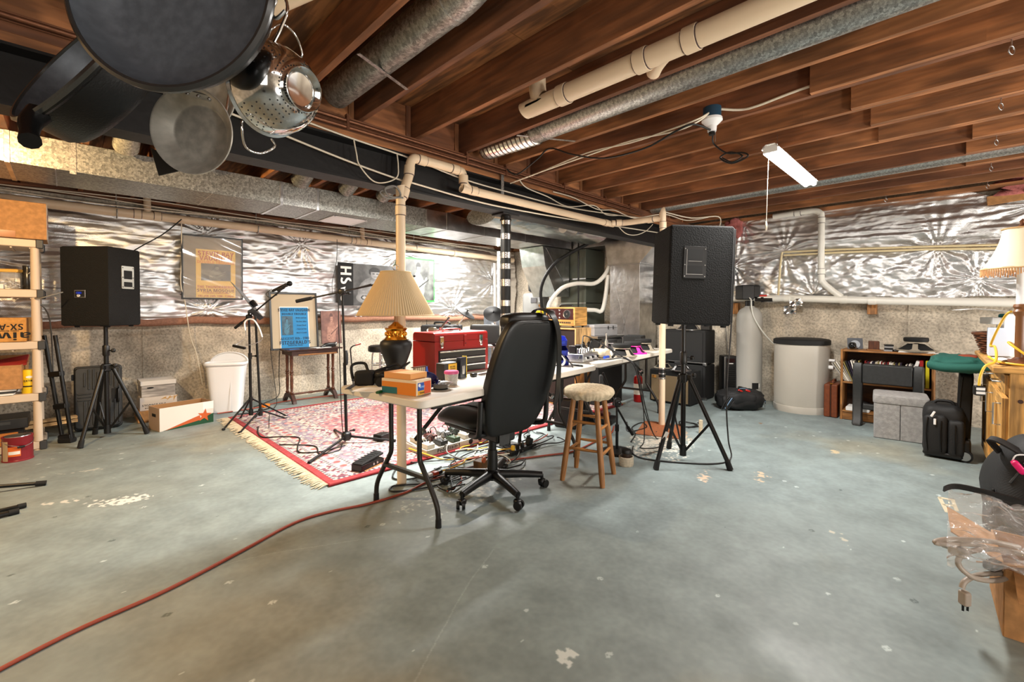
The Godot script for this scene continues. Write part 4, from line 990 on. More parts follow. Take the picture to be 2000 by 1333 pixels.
	part("bail", G.new().tube([V(0.09, 0.16, 0), V(0.075, 0.135, 0.06), V(0.02, 0.12, 0.1), V(-0.05, 0.14, 0.09), V(-0.09, 0.16, 0)], 0.0022, 6, 5), M.steel, o)
	part("bail_grip", G.new().cyl(V(0.03, 0.118, 0.096), V(-0.01, 0.118, 0.1), 0.009), M.black_plastic, o)

func knob(o: Node3D, p: Vector3, d: Vector3, r := 0.018) -> void:
	part("knob", G.new().cyl(p, p + d * 0.03, 0.006).soft(p + d * 0.04, V(r * 2, r * 2, r * 2), 0.7, 0.7, 12, 8), M.black_plastic, o)

# speaker stand: pole and three braced legs; hub is the height of the upper collar
func speaker_stand(at: Vector3, feet: Array, top: float, label: String) -> Node3D:
	var o := thing("speaker_stand", label, "stand", at)
	part("pole", G.new().cyl(V(0, 0.07, 0), V(0, 0.82, 0), 0.019, -1, 18), M.black_metal, o)
	part("upper_pole", G.new().cyl(V(0, 0.8, 0), V(0, top, 0), 0.0165, -1, 18), M.black_metal, o)
	part("upper_collar", G.new().lathe([Vector2(0, 0.77), Vector2(0.024, 0.77), Vector2(0.027, 0.78), Vector2(0.027, 0.86), Vector2(0.022, 0.87), Vector2(0, 0.87)], 20), M.black_plastic, o)
	part("leg_collar", G.new().box(V(0, 0.66, 0), V(0.07, 0.075, 0.06), 0.012, ry(15)), M.black_plastic, o)
	part("foot_collar", G.new().cyl(V(0, 0.04, 0), V(0, 0.12, 0), 0.026, -1, 16), M.black_plastic, o)
	knob(o, V(0.02, 0.82, 0.02), V(0.7, 0, 0.7))
	knob(o, V(0.03, 0.68, 0.03), V(0.7, 0, 0.7))
	for f: Vector3 in feet:
		var d := V(f.x, 0, f.z).normalized()
		var a := d * 0.045 + V(0, 0.665, 0)
		var e := f + V(0, 0.02, 0)
		part("bracket", G.new().box(d * 0.042 + V(0, 0.665, 0), V(0.05, 0.045, 0.03), 0.006, Basis(d, Vector3.UP, d.cross(Vector3.UP))), M.black_plastic, o)
		var l := part("leg", G.new().cyl(a, e, 0.016, -1, 14), M.black_metal, o)
		part("rubber_foot", G.new().cyl(e + (a - e).normalized() * 0.05, f + V(0, 0.004, 0), 0.02, 0.022, 14), M.rubber, l)
		part("brace", G.new().bar(d * 0.02 + V(0, 0.085, 0), a.lerp(e, 0.52), 0.008, 0.018), M.black_metal, o)
	return o

# wedge-sided loudspeaker cabinet, base at the stand's top; front on local +z
func left_floor() -> void:
	var P := V(0.25, 0, -5.66)
	speaker_stand(P, [V(0.06, 0, -5.37) - P, V(0.53, 0, -5.55) - P, V(0.17, 0, -5.88) - P], 1.08, "black tripod speaker stand with a red tag in front of the ribbed case")
	var o := thing("loudspeaker", "black carpeted loudspeaker with a silver side handle on the left tripod stand", "speaker", V(0.25, 1.055, -5.70), -45)
	part("cabinet", G.new().at(Vector3.ZERO, rx(-90)).prism(PackedVector2Array([Vector2(-0.215, -0.2), Vector2(0.215, -0.2), Vector2(0.215, 0.14), Vector2(0.15, 0.2), Vector2(-0.15, 0.2), Vector2(-0.215, 0.14)]), 0.0, 0.72, 0.012), M.carpet, o)
	for k in [[-0.14, -0.12], [0.14, -0.12], [-0.14, 0.13], [0.14, 0.13]]:
		part("rubber_foot", G.new().cyl(V(k[0], -0.014, k[1]), V(k[0], 0.0, k[1]), 0.018, 0.02, 12), M.rubber, o)
	part("jack_plate", G.new().box(V(-0.04, 0.29, 0.2025), V(0.1, 0.07, 0.005), 0.002), M.steel, o)
	part("jack_recess", G.new().box(V(-0.04, 0.29, 0.205), V(0.085, 0.055, 0.004), 0.001), M.ink, o)
	part("blue_plug", G.new().cyl(V(-0.03, 0.298, 0.205), V(-0.03, 0.298, 0.24), 0.011), mat(Color(0.1, 0.2, 0.7), 0.4), o)
	part("white_jack", G.new().cyl(V(-0.045, 0.275, 0.205), V(-0.045, 0.275, 0.215), 0.012), M.paper, o)
	# silver handle on the right side
	var B := ry(90)
	var hd := part("side_handle", G.new().at(V(0.2165, 0.45, 0.0), B).prism(rect(0.135, 0.215, 0.008), 0.0, 0.005, 0.0015), mat(Color(0.62, 0.61, 0.58), 0.35, 0.6), o, "silver recessed side handle")
	part("recess", G.new().at(V(0.2185, 0.475, 0.0), B).prism(rect(0.09, 0.08, 0.006), 0.0, 0.004), M.ink, hd)
	part("recess", G.new().at(V(0.2185, 0.385, 0.0), B).prism(rect(0.09, 0.045, 0.006), 0.0, 0.004), M.ink, hd)
	for y in [-0.09, 0.0, 0.09]:
		for z in [-0.056, 0.056]:
			part("screw", G.new().cyl(V(0.221, 0.45 + y, z), V(0.2235, 0.45 + y, z), 0.005, -1, 8), M.black_metal, hd)
	solo("speaker_cable", G.new().tube([V(-0.03, 1.355, -5.53), V(-0.09, 1.33, -5.5), V(-0.16, 1.3, -5.52), V(-0.2, 1.28, -5.62), V(-0.12, 1.1, -5.98), V(-0.1, 0.3, -6.2), V(-0.05, 0.02, -6.2)], 0.006, 8, 6), M.wire_grey, "grey speaker cable leaving the left loudspeaker's jack plate", "cable")
	solo("black_cord", G.new().tube([V(0.44, 1.76, -5.78), V(0.55, 1.86, -5.95), V(0.75, 2.03, -6.15), V(0.92, 2.22, -6.2)], 0.006, 8, 4), M.wire_black, "black cord rising from the left loudspeaker to the duct above", "cord")
	# folded stand leaning on the wall
	o = thing("folded_stand", "folded black keyboard stand leaning against the concrete beside the shelf", "stand", V(-0.02, 0, -5.70))
	for s in [-1, 1]:
		part("tube", G.new().cyl(V(s * 0.03, 0.03, 0.03 * s), V(-0.1 + s * 0.035, 0.97, -0.12 + 0.03 * s), 0.016, -1, 14), M.black_metal, o)
	for h in [0.05, 0.33, 0.62]:
		part("joint_block", G.new().box(V(-0.1 * h, h, -0.12 * h), V(0.11, 0.05, 0.06), 0.01, ry(-40) * rz(6)), M.black_plastic, o)
	part("foot_block", G.new().box(V(0, 0.022, 0), V(0.12, 0.044, 0.07), 0.01, ry(-40)), M.rubber, o)
	# ribbed hard case
	o = thing("hard_case", "dark grey ribbed plastic hard case standing against the left wall behind the tripod", "case", V(0.21, 0.0, -6.14), -4)
	o.rotation.x = deg_to_rad(-7)
	part("shell", G.new().prism(rect(0.36, 0.63, 0.03), 0.0, 0.09, 0.012).at(V(0, 0, 0)), M.grey_plastic, o)
	get_child(-1).get_child(0).position = V(0, 0.32, -0.02)
	var sh := part("lid_shell", G.new().prism(rect(0.345, 0.6, 0.035), 0.0, 0.05, 0.014), M.grey_plastic, o)
	sh.position = V(0, 0.32, 0.065)
	for k in 9:
		part("rib", G.new().box(V(-0.1 + k * 0.032, 0.5 if k != 5 else 0.54, 0.118), V(0.014, 0.2 if k % 3 else 0.14, 0.012), 0.004), M.grey_plastic, o)
		part("rib", G.new().box(V(-0.1 + k * 0.032, 0.17, 0.118), V(0.014, 0.24, 0.012), 0.004), M.grey_plastic, o)
	for y in [0.3, 0.33, 0.36]:
		part("rib", G.new().box(V(-0.1, y, 0.118), V(0.1, 0.014, 0.012), 0.004), M.grey_plastic, o)
	part("carry_handle", G.new().tube([V(0.15, 0.26, 0.105), V(0.15, 0.27, 0.135), V(0.15, 0.38, 0.135), V(0.15, 0.39, 0.105)], 0.009, 8, 4), M.black_plastic, o)
	part("handle_recess", G.new().box(V(0.125, 0.325, 0.1165), V(0.055, 0.14, 0.003), 0.001), M.ink, o)
	for y in [0.1, 0.53]:
		part("latch", G.new().box(V(-0.185, y, 0.06), V(0.02, 0.06, 0.04), 0.005), M.black_plastic, o)
	part("wheel", G.new().cyl(V(-0.15, 0.045, -0.03), V(-0.1, 0.045, -0.03), 0.035), M.rubber, o)
	# file boxes: two bankers boxes on a brown carton
	o = thing("brown_carton", "brown printed carton at the bottom of the stack behind the open box", "box", V(0.68, 0, -6.3))
	part("carton", G.new().box(V(0, 0.06, 0), V(0.34, 0.12, 0.36), 0.003), M.card, o)
	text("ELEC", 0.04, M.ink, o, V(0.02, 0.09, 0.1805))
	o = thing("file_box", "white printed file box in the middle of the stack behind the open box", "box", V(0.69, 0.12, -6.31))
	part("carton", G.new().box(V(0, 0.07, 0), V(0.32, 0.14, 0.32), 0.003), mat(Color(0.8, 0.76, 0.72), 0.8), o)
	text("STORAGE FILE", 0.022, M.ink, o, V(-0.04, 0.055, 0.1605))
	text("RECORDS", 0.016, M.ink, o, V(-0.07, 0.025, 0.1605))
	for k in 3:
		part("tan_star", G.new().at(V(0.05 + k * 0.045, 0.115, 0.1602), rz(k * 30)).prism(PackedVector2Array([Vector2(-0.04, -0.01), Vector2(0.0, -0.004), Vector2(0.04, -0.015), Vector2(0.01, 0.005), Vector2(0.02, 0.02), Vector2(-0.008, 0.008)]), 0.0, 0.0008), mat(Color(0.72, 0.55, 0.3), 0.8), o)
	o = thing("file_box", "white lidded file box with woodgrain print on top of the stack", "box", V(0.69, 0.26, -6.31))
	part("carton", G.new().box(V(0, 0.07, 0), V(0.29, 0.14, 0.3), 0.003), mat(Color(0.78, 0.75, 0.72), 0.8, 0, T.grain, 2.0), o)
	part("lid", G.new().box(V(0, 0.15, 0), V(0.31, 0.05, 0.32), 0.005), mat(Color(0.82, 0.8, 0.77), 0.8), o)
	part("label_oval", G.new().at(V(-0.07, 0.1, 0.151)).prism(disc(0.03, 20, 0.009), 0.0, 0.001), M.ink, o)
	# open long box with a star
	o = thing("open_file_box", "open long white file box with an orange star and green corner on the floor", "box", V(0.83, 0, -5.72), 12.5)
	var wh := mat(Color(0.84, 0.81, 0.77), 0.8)
	part("front_wall", G.new().box(V(0, 0.115, 0.13), V(0.48, 0.23, 0.005), 0.001), wh, o)
	part("rear_wall", G.new().box(V(0, 0.115, -0.13), V(0.48, 0.23, 0.005), 0.001), wh, o)
	part("inner_lining", G.new().box(V(0, 0.12, -0.1255), V(0.47, 0.22, 0.002)), M.card_in, o)
	for s in [-1, 1]:
		part("end_wall", G.new().box(V(s * 0.238, 0.115, 0), V(0.005, 0.23, 0.256), 0.001), mat(Color(0.7, 0.6, 0.52), 0.8), o)
	part("hand_hole", G.new().box(V(-0.2412, 0.15, 0.0), V(0.001, 0.03, 0.09)), M.ink, o)
	part("box_bottom", G.new().box(V(0, 0.004, 0), V(0.47, 0.006, 0.25)), M.card_in, o)
	part("green_corner", G.new().prism(PackedVector2Array([Vector2(-0.22, 0.002), Vector2(0.239, 0.002), Vector2(0.239, 0.1), Vector2(0.17, 0.08)]), 0.1326, 0.1334), mat(Color(0.03, 0.25, 0.13), 0.7), o)
	part("orange_swoosh", G.new().prism(PackedVector2Array([Vector2(-0.2, 0.004), Vector2(0.12, 0.05), Vector2(0.11, 0.1)]), 0.1334, 0.134), mat(Color(0.72, 0.32, 0.12), 0.7), o)
	var star := PackedVector2Array()
	for k in 10:
		star.append(Vector2(0.155, 0.09) + Vector2.from_angle(PI / 2 - 0.15 + TAU * k / 10) * (0.07 if k % 2 == 0 else 0.028))
	part("orange_star", G.new().prism(star, 0.134, 0.1348), mat(Color(0.75, 0.33, 0.12), 0.7), o)
	part("white_panel", G.new().box(V(0.19, 0.19, 0.133), V(0.1, 0.08, 0.001)), M.paper, o)
	# white plastic bin
	o = thing("waste_bin", "tall white plastic waste bin with a raised curved back standing by the wall", "bin", V(1.33, 0, -6.14), -24)
	part("bin_body", G.new().grid(func(u: float, v: float) -> Vector3:
		var a := TAU * u
		var w := lerpf(0.15, 0.2, v)
		var dd := lerpf(0.11, 0.14, v)
		var c := signf(cos(a)) * pow(absf(cos(a)), 0.35)
		var s := signf(sin(a)) * pow(absf(sin(a)), 0.5)
		return V(c * w, 0.005 + v * 0.56, s * dd), 48, 8, true, 0.004), M.white_plastic, o)
	part("bin_bottom", G.new().soft(V(0, 0.012, 0), V(0.29, 0.02, 0.21), 0.2, 0.4), M.white_plastic, o)
	part("rim", G.new().grid(func(u: float, v: float) -> Vector3:
		var a := TAU * u
		var c := signf(cos(a)) * pow(absf(cos(a)), 0.35)
		var s := signf(sin(a)) * pow(absf(sin(a)), 0.5)
		var b := TAU * v
		return V(c * (0.21 + 0.012 * cos(b)), 0.57 + 0.02 * sin(b), s * (0.148 + 0.012 * cos(b))), 48, 8), M.white_plastic, o)
	var arc := PackedVector2Array()
	for k in 13:
		var a := PI * k / 12
		arc.append(Vector2(cos(a) * 0.205, 0.565 + sin(a) * 0.13))
	for k in 13:
		var a := PI * (12 - k) / 12
		arc.append(Vector2(cos(a) * 0.19, 0.565 + sin(a) * 0.118))
	part("raised_rim", G.new().prism(arc, -0.15, -0.125, 0.004, true), M.white_plastic, o)
	var bk := PackedVector2Array()
	for k in 13:
		bk.append(Vector2(cos(PI * k / 12) * 0.195, 0.56 + sin(PI * k / 12) * 0.12))
	part("raised_back", G.new().prism(bk, -0.146, -0.14), M.white_plastic, o)
	part("moulded_line", G.new().box(V(0.06, 0.28, 0.131), V(0.004, 0.46, 0.004), 0.0, rx(-3)), M.white_plastic, o)
	# orange adapter near the wall
	solo("cord_adapter", G.new().soft(V(0, 0.02, 0), V(0.1, 0.04, 0.05), 0.4, 0.4), mat(Color(0.85, 0.45, 0.08), 0.5), "orange power adapter on the floor by the little table", "adapter", V(1.72, 0, -6.05), 30)
	# things at the left edge of the floor
	o = thing("tripod_leg", "black stand leg with rubber tip reaching in at the left edge, the longest", "stand leg", V(-0.32, 0, -4.43))
	part("leg_tube", G.new().cyl(V(-0.5, 0.1, -0.08), V(0.17, 0.02, 0.02), 0.012), M.black_metal, o)
	part("rubber_tip", G.new().cyl(V(0.15, 0.022, 0.018), V(0.2, 0.016, 0.024), 0.017), M.rubber, o)
	o = thing("tripod_leg", "black stand leg lying at the left edge below the longest, upper of two", "stand leg", V(-0.32, 0, -3.98))
	part("leg_tube", G.new().cyl(V(-0.5, 0.03, 0.1), V(0.1, 0.016, -0.01), 0.012), M.black_metal, o)
	part("rubber_tip", G.new().cyl(V(0.09, 0.017, -0.005), V(0.125, 0.016, -0.012), 0.015), M.rubber, o)
	o = thing("tripod_leg", "black stand leg lying at the left edge, nearest the camera of two", "stand leg", V(-0.33, 0, -3.88))
	part("leg_tube", G.new().cyl(V(-0.5, 0.03, 0.13), V(0.09, 0.016, -0.02), 0.013), M.black_metal, o)
	part("rubber_tip", G.new().cyl(V(0.07, 0.017, -0.017), V(0.11, 0.016, -0.025), 0.017), M.rubber, o)
	solo("rug_fringe", G.new().grid(func(u: float, v: float) -> Vector3: return V(-0.05 + u * 0.13, 0.02 + 0.015 * sin(u * 20.0 + v * 7.0), v * 0.35), 16, 20, false, 0.004), M.canvas, "pale crumpled cloth at the left edge of the floor", "cloth", V(-0.45, 0, -4.0))

func band_corner() -> void:
	# Persian rug with red edges and cream fringe
	var o := thing("rug", "large worn Persian rug, rose and cream with red edges, under the music stands", "rug", V(3.09, 0, -4.355))
	var f := FastNoiseLite.new()
	f.seed = 6
	f.frequency = 1.4
	part("pile", G.new().grid(func(u: float, v: float) -> Vector3:
		return V((u - 0.5) * 3.68, 0.009 + 0.003 * f.get_noise_2d(u * 5.0, v * 4.0), (v - 0.5) * 2.68), 60, 44, false, 0.007), mat(Color(1, 1, 1), 1.0, 0, T.rug, 1.0, T.cloth_n, 0.4), o)
	for s in [-1, 1]:
		part("red_binding", G.new().tube([V(-1.85, 0.009, s * 1.345), V(-0.6, 0.011, s * 1.35), V(0.6, 0.009, s * 1.345), V(1.85, 0.01, s * 1.35)], 0.009, 8, 8), mat(Color(0.5, 0.08, 0.1), 0.9), o)
		part("red_binding", G.new().box(V(s * 1.82, 0.01, 0), V(0.06, 0.008, 2.7), 0.002), mat(Color(0.55, 0.1, 0.12), 0.95, 0, T.blot, 4.0, T.cloth_n, 0.6, true), o)
	var rng := RandomNumberGenerator.new()
	rng.seed = 12
	for s in [-1, 1]:
		var g := G.new()
		for k in 210:
			var z := -1.33 + k * 0.01268
			var l := rng.randf_range(0.07, 0.125)
			var w := rng.randf_range(-0.035, 0.035)
			g.tube([V(s * 1.845, 0.01, z), V(s * (1.845 + l * 0.45), 0.012, z + w * 0.3), V(s * (1.845 + l), 0.005, z + w)], [0.0045, 0.006, 0.003], 5, 2)
		part("fringe", g, M.canvas, o).set_meta("kind", "stuff")
	# music stand
	o = thing("music_stand", "black music stand with a tilted desk and a neck-worn harmonica holder hung on it", "music stand", V(1.345, 0, -5.23))
	var feet := [V(-0.26, 0.0, 0.06), V(0.38, 0, -0.09), V(-0.02, 0, -0.33)]
	part("pole", G.new().cyl(V(0, 0.12, 0), V(-0.002, 0.72, -0.01), 0.014, -1, 14), M.black_metal, o)
	part("upper_pole", G.new().cyl(V(-0.002, 0.7, -0.01), V(-0.005, 1.19, -0.02), 0.011, -1, 14), M.black_metal, o)
	part("collar", G.new().cyl(V(0, 0.69, -0.01), V(0, 0.75, -0.01), 0.018), M.black_plastic, o)
	part("hub", G.new().cyl(V(0, 0.1, 0), V(0, 0.16, 0), 0.022), M.black_plastic, o)
	part("slider", G.new().cyl(V(0, 0.25, 0), V(0, 0.29, 0), 0.02), M.black_plastic, o)
	knob(o, V(0.012, 0.72, 0.012), V(0.7, 0, 0.7), 0.012)
	for p in feet:
		var l := part("leg", G.new().cyl(V(0, 0.27, 0) + p.normalized() * 0.015, p + V(0, 0.012, 0), 0.009, -1, 10), M.black_metal, o)
		part("rubber_foot", G.new().soft(p + V(0, 0.012, 0), V(0.034, 0.022, 0.026), 0.7, 0.7, 10, 8), M.rubber, l)
		part("brace", G.new().bar(p.normalized() * 0.015 + V(0, 0.125, 0), V(0, 0.27, 0).lerp(p, 0.5), 0.005, 0.012), M.black_metal, o)
	var h := (ry(-45) * V(0.63, -0.78, 0)).normalized()
	var w := (V(0.24, 0, -0.97) + V(0.71, 0, 0.70) * 0.10)
	w = (w - h * w.dot(h)).normalized()
	var bb := Basis(w, -h, w.cross(-h))
	var desk := part("desk", G.new().box(V(0, 0, 0), V(0.46, 0.34, 0.004), 0.001), M.black_metal, o)
	desk.transform = Transform3D(bb, V(-0.01, 1.30, -0.03))
	part("desk_lip", G.new().box(V(0, -0.17, -0.025), V(0.46, 0.004, 0.05), 0.001), M.black_metal, desk)
	part("clutch", G.new().box(V(0, -0.06, 0.025), V(0.05, 0.07, 0.05), 0.008), M.black_plastic, desk)
	# harmonica holder on the stand
	o = thing("harmonica_holder", "white wire neck harmonica holder looped over the music stand pole", "harmonica holder", V(1.345, 1.09, -5.22))
	o.basis = ry(-45)
	part("neck_band", G.new().tube([V(-0.035, -0.1, 0.03), V(-0.04, -0.02, 0.03), V(0.0, 0.015, 0.025), V(0.06, 0.0, 0.03), V(0.11, -0.08, 0.03), V(0.14, -0.17, 0.03)], 0.008, 8, 6), M.white_plastic, o)
	part("arm", G.new().tube([V(0.14, -0.17, 0.03), V(0.135, -0.2, 0.035), V(0.09, -0.235, 0.08), V(0.02, -0.25, 0.12)], 0.0035, 6, 4), M.steel, o)
	part("arm", G.new().tube([V(-0.035, -0.1, 0.03), V(-0.035, -0.17, 0.03), V(-0.08, -0.23, 0.08), V(-0.1, -0.26, 0.12)], 0.0035, 6, 4), M.steel, o)
	part("harp_clamp", G.new().box(V(-0.045, -0.265, 0.12), V(0.13, 0.025, 0.03), 0.005, rz(-12)), M.black_metal, o)
	# boom microphone stand just behind it
	o = thing("boom_stand", "black boom microphone stand crossing behind the music stand, microphone at upper right", "microphone stand", V(1.41, 0, -5.14))
	part("pole", G.new().cyl(V(0, 0.12, 0), V(-0.03, 1.135, -0.03), 0.0115, -1, 12), M.black_metal, o)
	part("hub", G.new().cyl(V(0, 0.1, 0), V(0, 0.17, 0), 0.022), M.black_plastic, o)
	for p in [V(-0.24, 0, 0.22), V(0.27, 0, -0.06), V(0.05, 0, -0.36)]:
		var l := part("leg", G.new().cyl(V(0, 0.16, 0), p + V(0, 0.012, 0), 0.009, -1, 10), M.black_metal, o)
		part("rubber_foot", G.new().soft(p + V(0, 0.013, 0), V(0.034, 0.024, 0.026), 0.7, 0.7, 10, 8), M.rubber, l)
	var a := V(-0.175, -0.13 + 1.14, -0.21)
	var b := V(0.17, 1.40, 0.105)
	part("boom", G.new().cyl(a, b, 0.008, -1, 10), M.black_metal, o)
	part("counterweight", G.new().cyl(a, a.lerp(b, 0.16), 0.014, -1, 12), M.rubber, o)
	part("boom_clutch", G.new().soft(a.lerp(b, 0.31), V(0.06, 0.05, 0.05), 0.6, 0.6, 12, 8), M.black_plastic, o)
	o = thing("microphone", "black vocal microphone with a round grille held by the left boom stand", "microphone", V(1.57, 1.43, -5.03))
	var md := (V(0.22, 0.13, 0.2)).normalized()
	part("body", G.new().cyl(md * -0.08, md * 0.085, 0.013, 0.021, 16), M.black_plastic, o)
	part("grille", G.new().soft(md * 0.115, V(0.056, 0.056, 0.056), 1.0, 1.0, 18, 12), mat(Color(0.08, 0.08, 0.08), 0.4, 0.7, null, 40.0, T.weave_n, 0.8, true), o)
	part("clip", G.new().cyl(md * -0.02 - V(0, 0.02, 0), md * 0.05 - V(0, 0.004, 0), 0.02, 0.024, 12), M.black_plastic, o)
	solo("microphone_cable", G.new().tube([V(1.52, 1.42, -5.1), V(1.47, 1.37, -5.12), V(1.5, 1.33, -5.1), V(1.56, 1.36, -5.06)], 0.004, 6, 5), M.wire_black, "short black microphone cable looping under the left boom microphone", "cable")
	# taller boom stand in front of the rug
	o = thing("boom_stand", "tall black boom stand on the rug, its arm slanting up behind the lampshade", "microphone stand", V(1.74, 0.012, -3.84))
	part("pole", G.new().cyl(V(0, 0.1, 0), V(-0.003, 0.72, -0.02), 0.0135, -1, 14), M.black_metal, o)
	part("clutch_grip", G.new().lathe([Vector2(0, 0.7), Vector2(0.014, 0.7), Vector2(0.02, 0.72), Vector2(0.02, 0.8), Vector2(0.013, 0.83), Vector2(0, 0.83)], 16).at(Vector3.ZERO), M.rubber, o)
	part("upper_pole", G.new().cyl(V(-0.003, 0.8, -0.02), V(-0.008, 1.33, -0.045), 0.0095, -1, 12), M.black_metal, o)
	part("hub", G.new().soft(V(0, 0.07, 0), V(0.085, 0.085, 0.085), 0.8, 0.8, 16, 10), M.black_plastic, o)
	knob(o, V(0.02, 0.115, 0.02), V(0.7, 0.2, 0.7), 0.011)
	for p in [V(-0.44, 0, 0.31), V(0.34, 0, 0.26), V(0.1, 0, -0.48)]:
		var l := part("leg", G.new().cyl(V(0, 0.07, 0), p + V(0, 0.012, 0), 0.0105, -1, 12), M.black_metal, o)
		part("rubber_foot", G.new().cyl(p.lerp(V(0, 0.07, 0), 0.1) + V(0, 0.011, 0), p + V(0, 0.011, 0), 0.013, -1, 10), M.rubber, l)
	a = V(-0.3, 1.265, -0.33)
	b = V(0.45, 1.49, 0.42)
	part("boom", G.new().cyl(a, b, 0.008, -1, 10), M.black_metal, o)
	part("counterweight", G.new().cyl(a, a.lerp(b, 0.13), 0.016, -1, 12), M.rubber, o)
	part("boom_clutch", G.new().soft(V(-0.008, 1.35, -0.045), V(0.07, 0.055, 0.05), 0.6, 0.6, 12, 8, 0, 1, ry(-45)), M.black_plastic, o)
	knob(o, V(0.01, 1.34, -0.03), V(0.7, -0.1, 0.7), 0.012)
	solo("microphone_cable", G.new().tube([V(1.9, 1.43, -3.67), V(1.78, 1.38, -3.8), V(1.71, 1.34, -3.86), V(1.69, 1.2, -3.87), V(1.7, 0.7, -3.87), V(1.71, 0.2, -3.86), V(1.73, 0.03, -3.84)], 0.004, 6, 5), M.wire_black, "black cable hanging beside the tall boom stand's pole", "cable")
	# small side table with turned legs
	o = thing("side_table", "small dark wooden side table with turned legs and arched feet by the wall", "table", V(2.3, 0, -6.15), 1)
	part("tabletop", G.new().box(V(0, 0.685, 0), V(0.72, 0.02, 0.38), 0.005), M.dark_wood, o)
	part("apron", G.new().box(V(0, 0.645, 0.165), V(0.6, 0.06, 0.018), 0.003), M.dark_wood, o)
	part("apron", G.new().box(V(0, 0.645, -0.165), V(0.6, 0.06, 0.018), 0.003), M.dark_wood, o)
	part("drawer_rail", G.new().box(V(0.03, 0.622, 0.168), V(0.5, 0.02, 0.02), 0.003), M.oak, o)
	var prof := [Vector2(0, 0.12), Vector2(0.019, 0.12), Vector2(0.024, 0.135), Vector2(0.015, 0.15), Vector2(0.018, 0.2), Vector2(0.02, 0.3), Vector2(0.015, 0.36), Vector2(0.024, 0.37), Vector2(0.017, 0.385), Vector2(0.026, 0.4), Vector2(0.017, 0.415), Vector2(0.016, 0.44), Vector2(0.019, 0.52), Vector2(0.019, 0.6), Vector2(0.024, 0.615), Vector2(0, 0.62)]
	for s in [-1, 1]:
		part("end_block", G.new().box(V(s * 0.27, 0.645, 0), V(0.05, 0.06, 0.34), 0.004), M.dark_wood, o)
		for z in [-1, 1]:
			part("leg", G.new().at(V(s * 0.27, 0, z * 0.075)).lathe(prof, 16), M.walnut, o)
		var arch := PackedVector2Array([Vector2(-0.19, 0), Vector2(-0.15, 0), Vector2(-0.1, 0.05), Vector2(-0.03, 0.075), Vector2(0.03, 0.075), Vector2(0.1, 0.05), Vector2(0.15, 0), Vector2(0.19, 0), Vector2(0.18, 0.035), Vector2(0.11, 0.11), Vector2(0.07, 0.125), Vector2(-0.07, 0.125), Vector2(-0.11, 0.11), Vector2(-0.18, 0.035)])
		part("arched_foot", G.new().at(V(s * 0.27, 0, 0), ry(90)).prism(arch, -0.024, 0.024, 0.004), M.dark_wood, o)
	part("stretcher", G.new().at(V(-0.25, 0.1, 0), rz(-90)).lathe([Vector2(0, 0), Vector2(0.01, 0), Vector2(0.014, 0.1), Vector2(0.011, 0.2), Vector2(0.018, 0.24), Vector2(0.018, 0.26), Vector2(0.011, 0.3), Vector2(0.014, 0.4), Vector2(0.01, 0.5), Vector2(0, 0.5)], 14), M.walnut, o)
	o = thing("hand_vacuum", "small black hand tool with a round chrome end lying on the side table", "tool", V(2.56, 0.695, -6.1), 25)  # small handheld tool, use unknown
	part("body", G.new().soft(V(-0.03, 0.032, 0), V(0.2, 0.06, 0.07), 0.7, 0.7), M.black_plastic, o)
	part("chrome_end", G.new().soft(V(0.07, 0.036, 0.0), V(0.05, 0.065, 0.065), 0.9, 0.9), M.chrome, o)
	part("nose", G.new().cyl(V(-0.12, 0.026, 0), V(-0.2, 0.012, 0.01), 0.02, 0.01), M.black_plastic, o)
	solo("papers", G.new().box(V(0, 0.003, 0), V(0.22, 0.006, 0.14), 0.001), M.paper, "white papers lying on the side table before the small print", "paper", V(2.4, 0.695, -6.05), 12)
	solo("blue_booklet", G.new().box(V(0, 0.004, 0), V(0.14, 0.008, 0.1), 0.001), mat(Color(0.2, 0.35, 0.55), 0.6), "blue booklet at the left end of the side table", "booklet", V(2.02, 0.695, -6.02), 20)
	# cords down the wall
	solo("black_cord", G.new().tube([V(1.85, 0.7, -6.3), V(1.87, 0.3, -6.22), V(1.86, 0.05, -6.1), V(1.8, 0.012, -5.95), V(1.62, 0.015, -5.55), V(1.42, 0.016, -4.9)], 0.004, 6, 6), M.wire_black, "black cord hanging from the blue framed bill's left corner to the floor", "cord")
	solo("black_cord", G.new().tube([V(1.98, 0.66, -6.36), V(1.97, 0.35, -6.36), V(1.95, 0.08, -6.32), V(1.75, 0.012, -6.25), V(1.6, 0.012, -6.1)], 0.005, 6, 6), M.wire_black, "black cord hanging behind the side table's left legs", "cord")
	solo("white_cord", G.new().tube([V(0.93, 2.2, -6.27), V(0.93, 1.8, -6.3), V(0.92, 1.5, -6.3), V(0.96, 1.3, -6.33), V(1.02, 0.9, -6.42), V(1.08, 0.7, -6.45), V(1.1, 0.55, -6.42), V(1.14, 0.3, -6.45)], 0.0055, 6, 6), M.wire_white, "white cord hanging over the yellow bill's left edge to the bin", "cord")
	solo("black_wire", G.new().tube([V(2.72, 2.2, -6.26), V(2.72, 1.9, -6.28), V(2.66, 1.6, -6.29), V(2.66, 1.43, -6.29)], 0.004, 6, 4), M.wire_black, "thin black wire hanging from the drain pipe behind the boom microphone", "wire")
	# hook-topped stand and chrome stool beyond the table
	o = thing("hook_stand", "thin black stand with a crooked red-tipped top by the wall", "stand", V(2.89, 0, -6.15))
	part("rod", G.new().tube([V(0.0, 0.03, 0), V(0.0, 0.2, 0), V(-0.03, 0.56, 0), V(-0.035, 0.64, 0.0), V(-0.01, 0.68, 0.01), V(0.03, 0.695, 0.02)], 0.009, 10, 5), M.black_metal, o)
	part("red_tip", G.new().tube([V(0.03, 0.695, 0.02), V(0.06, 0.7, 0.03), V(0.1, 0.715, 0.05)], 0.009, 8, 3), M.print_red, o)
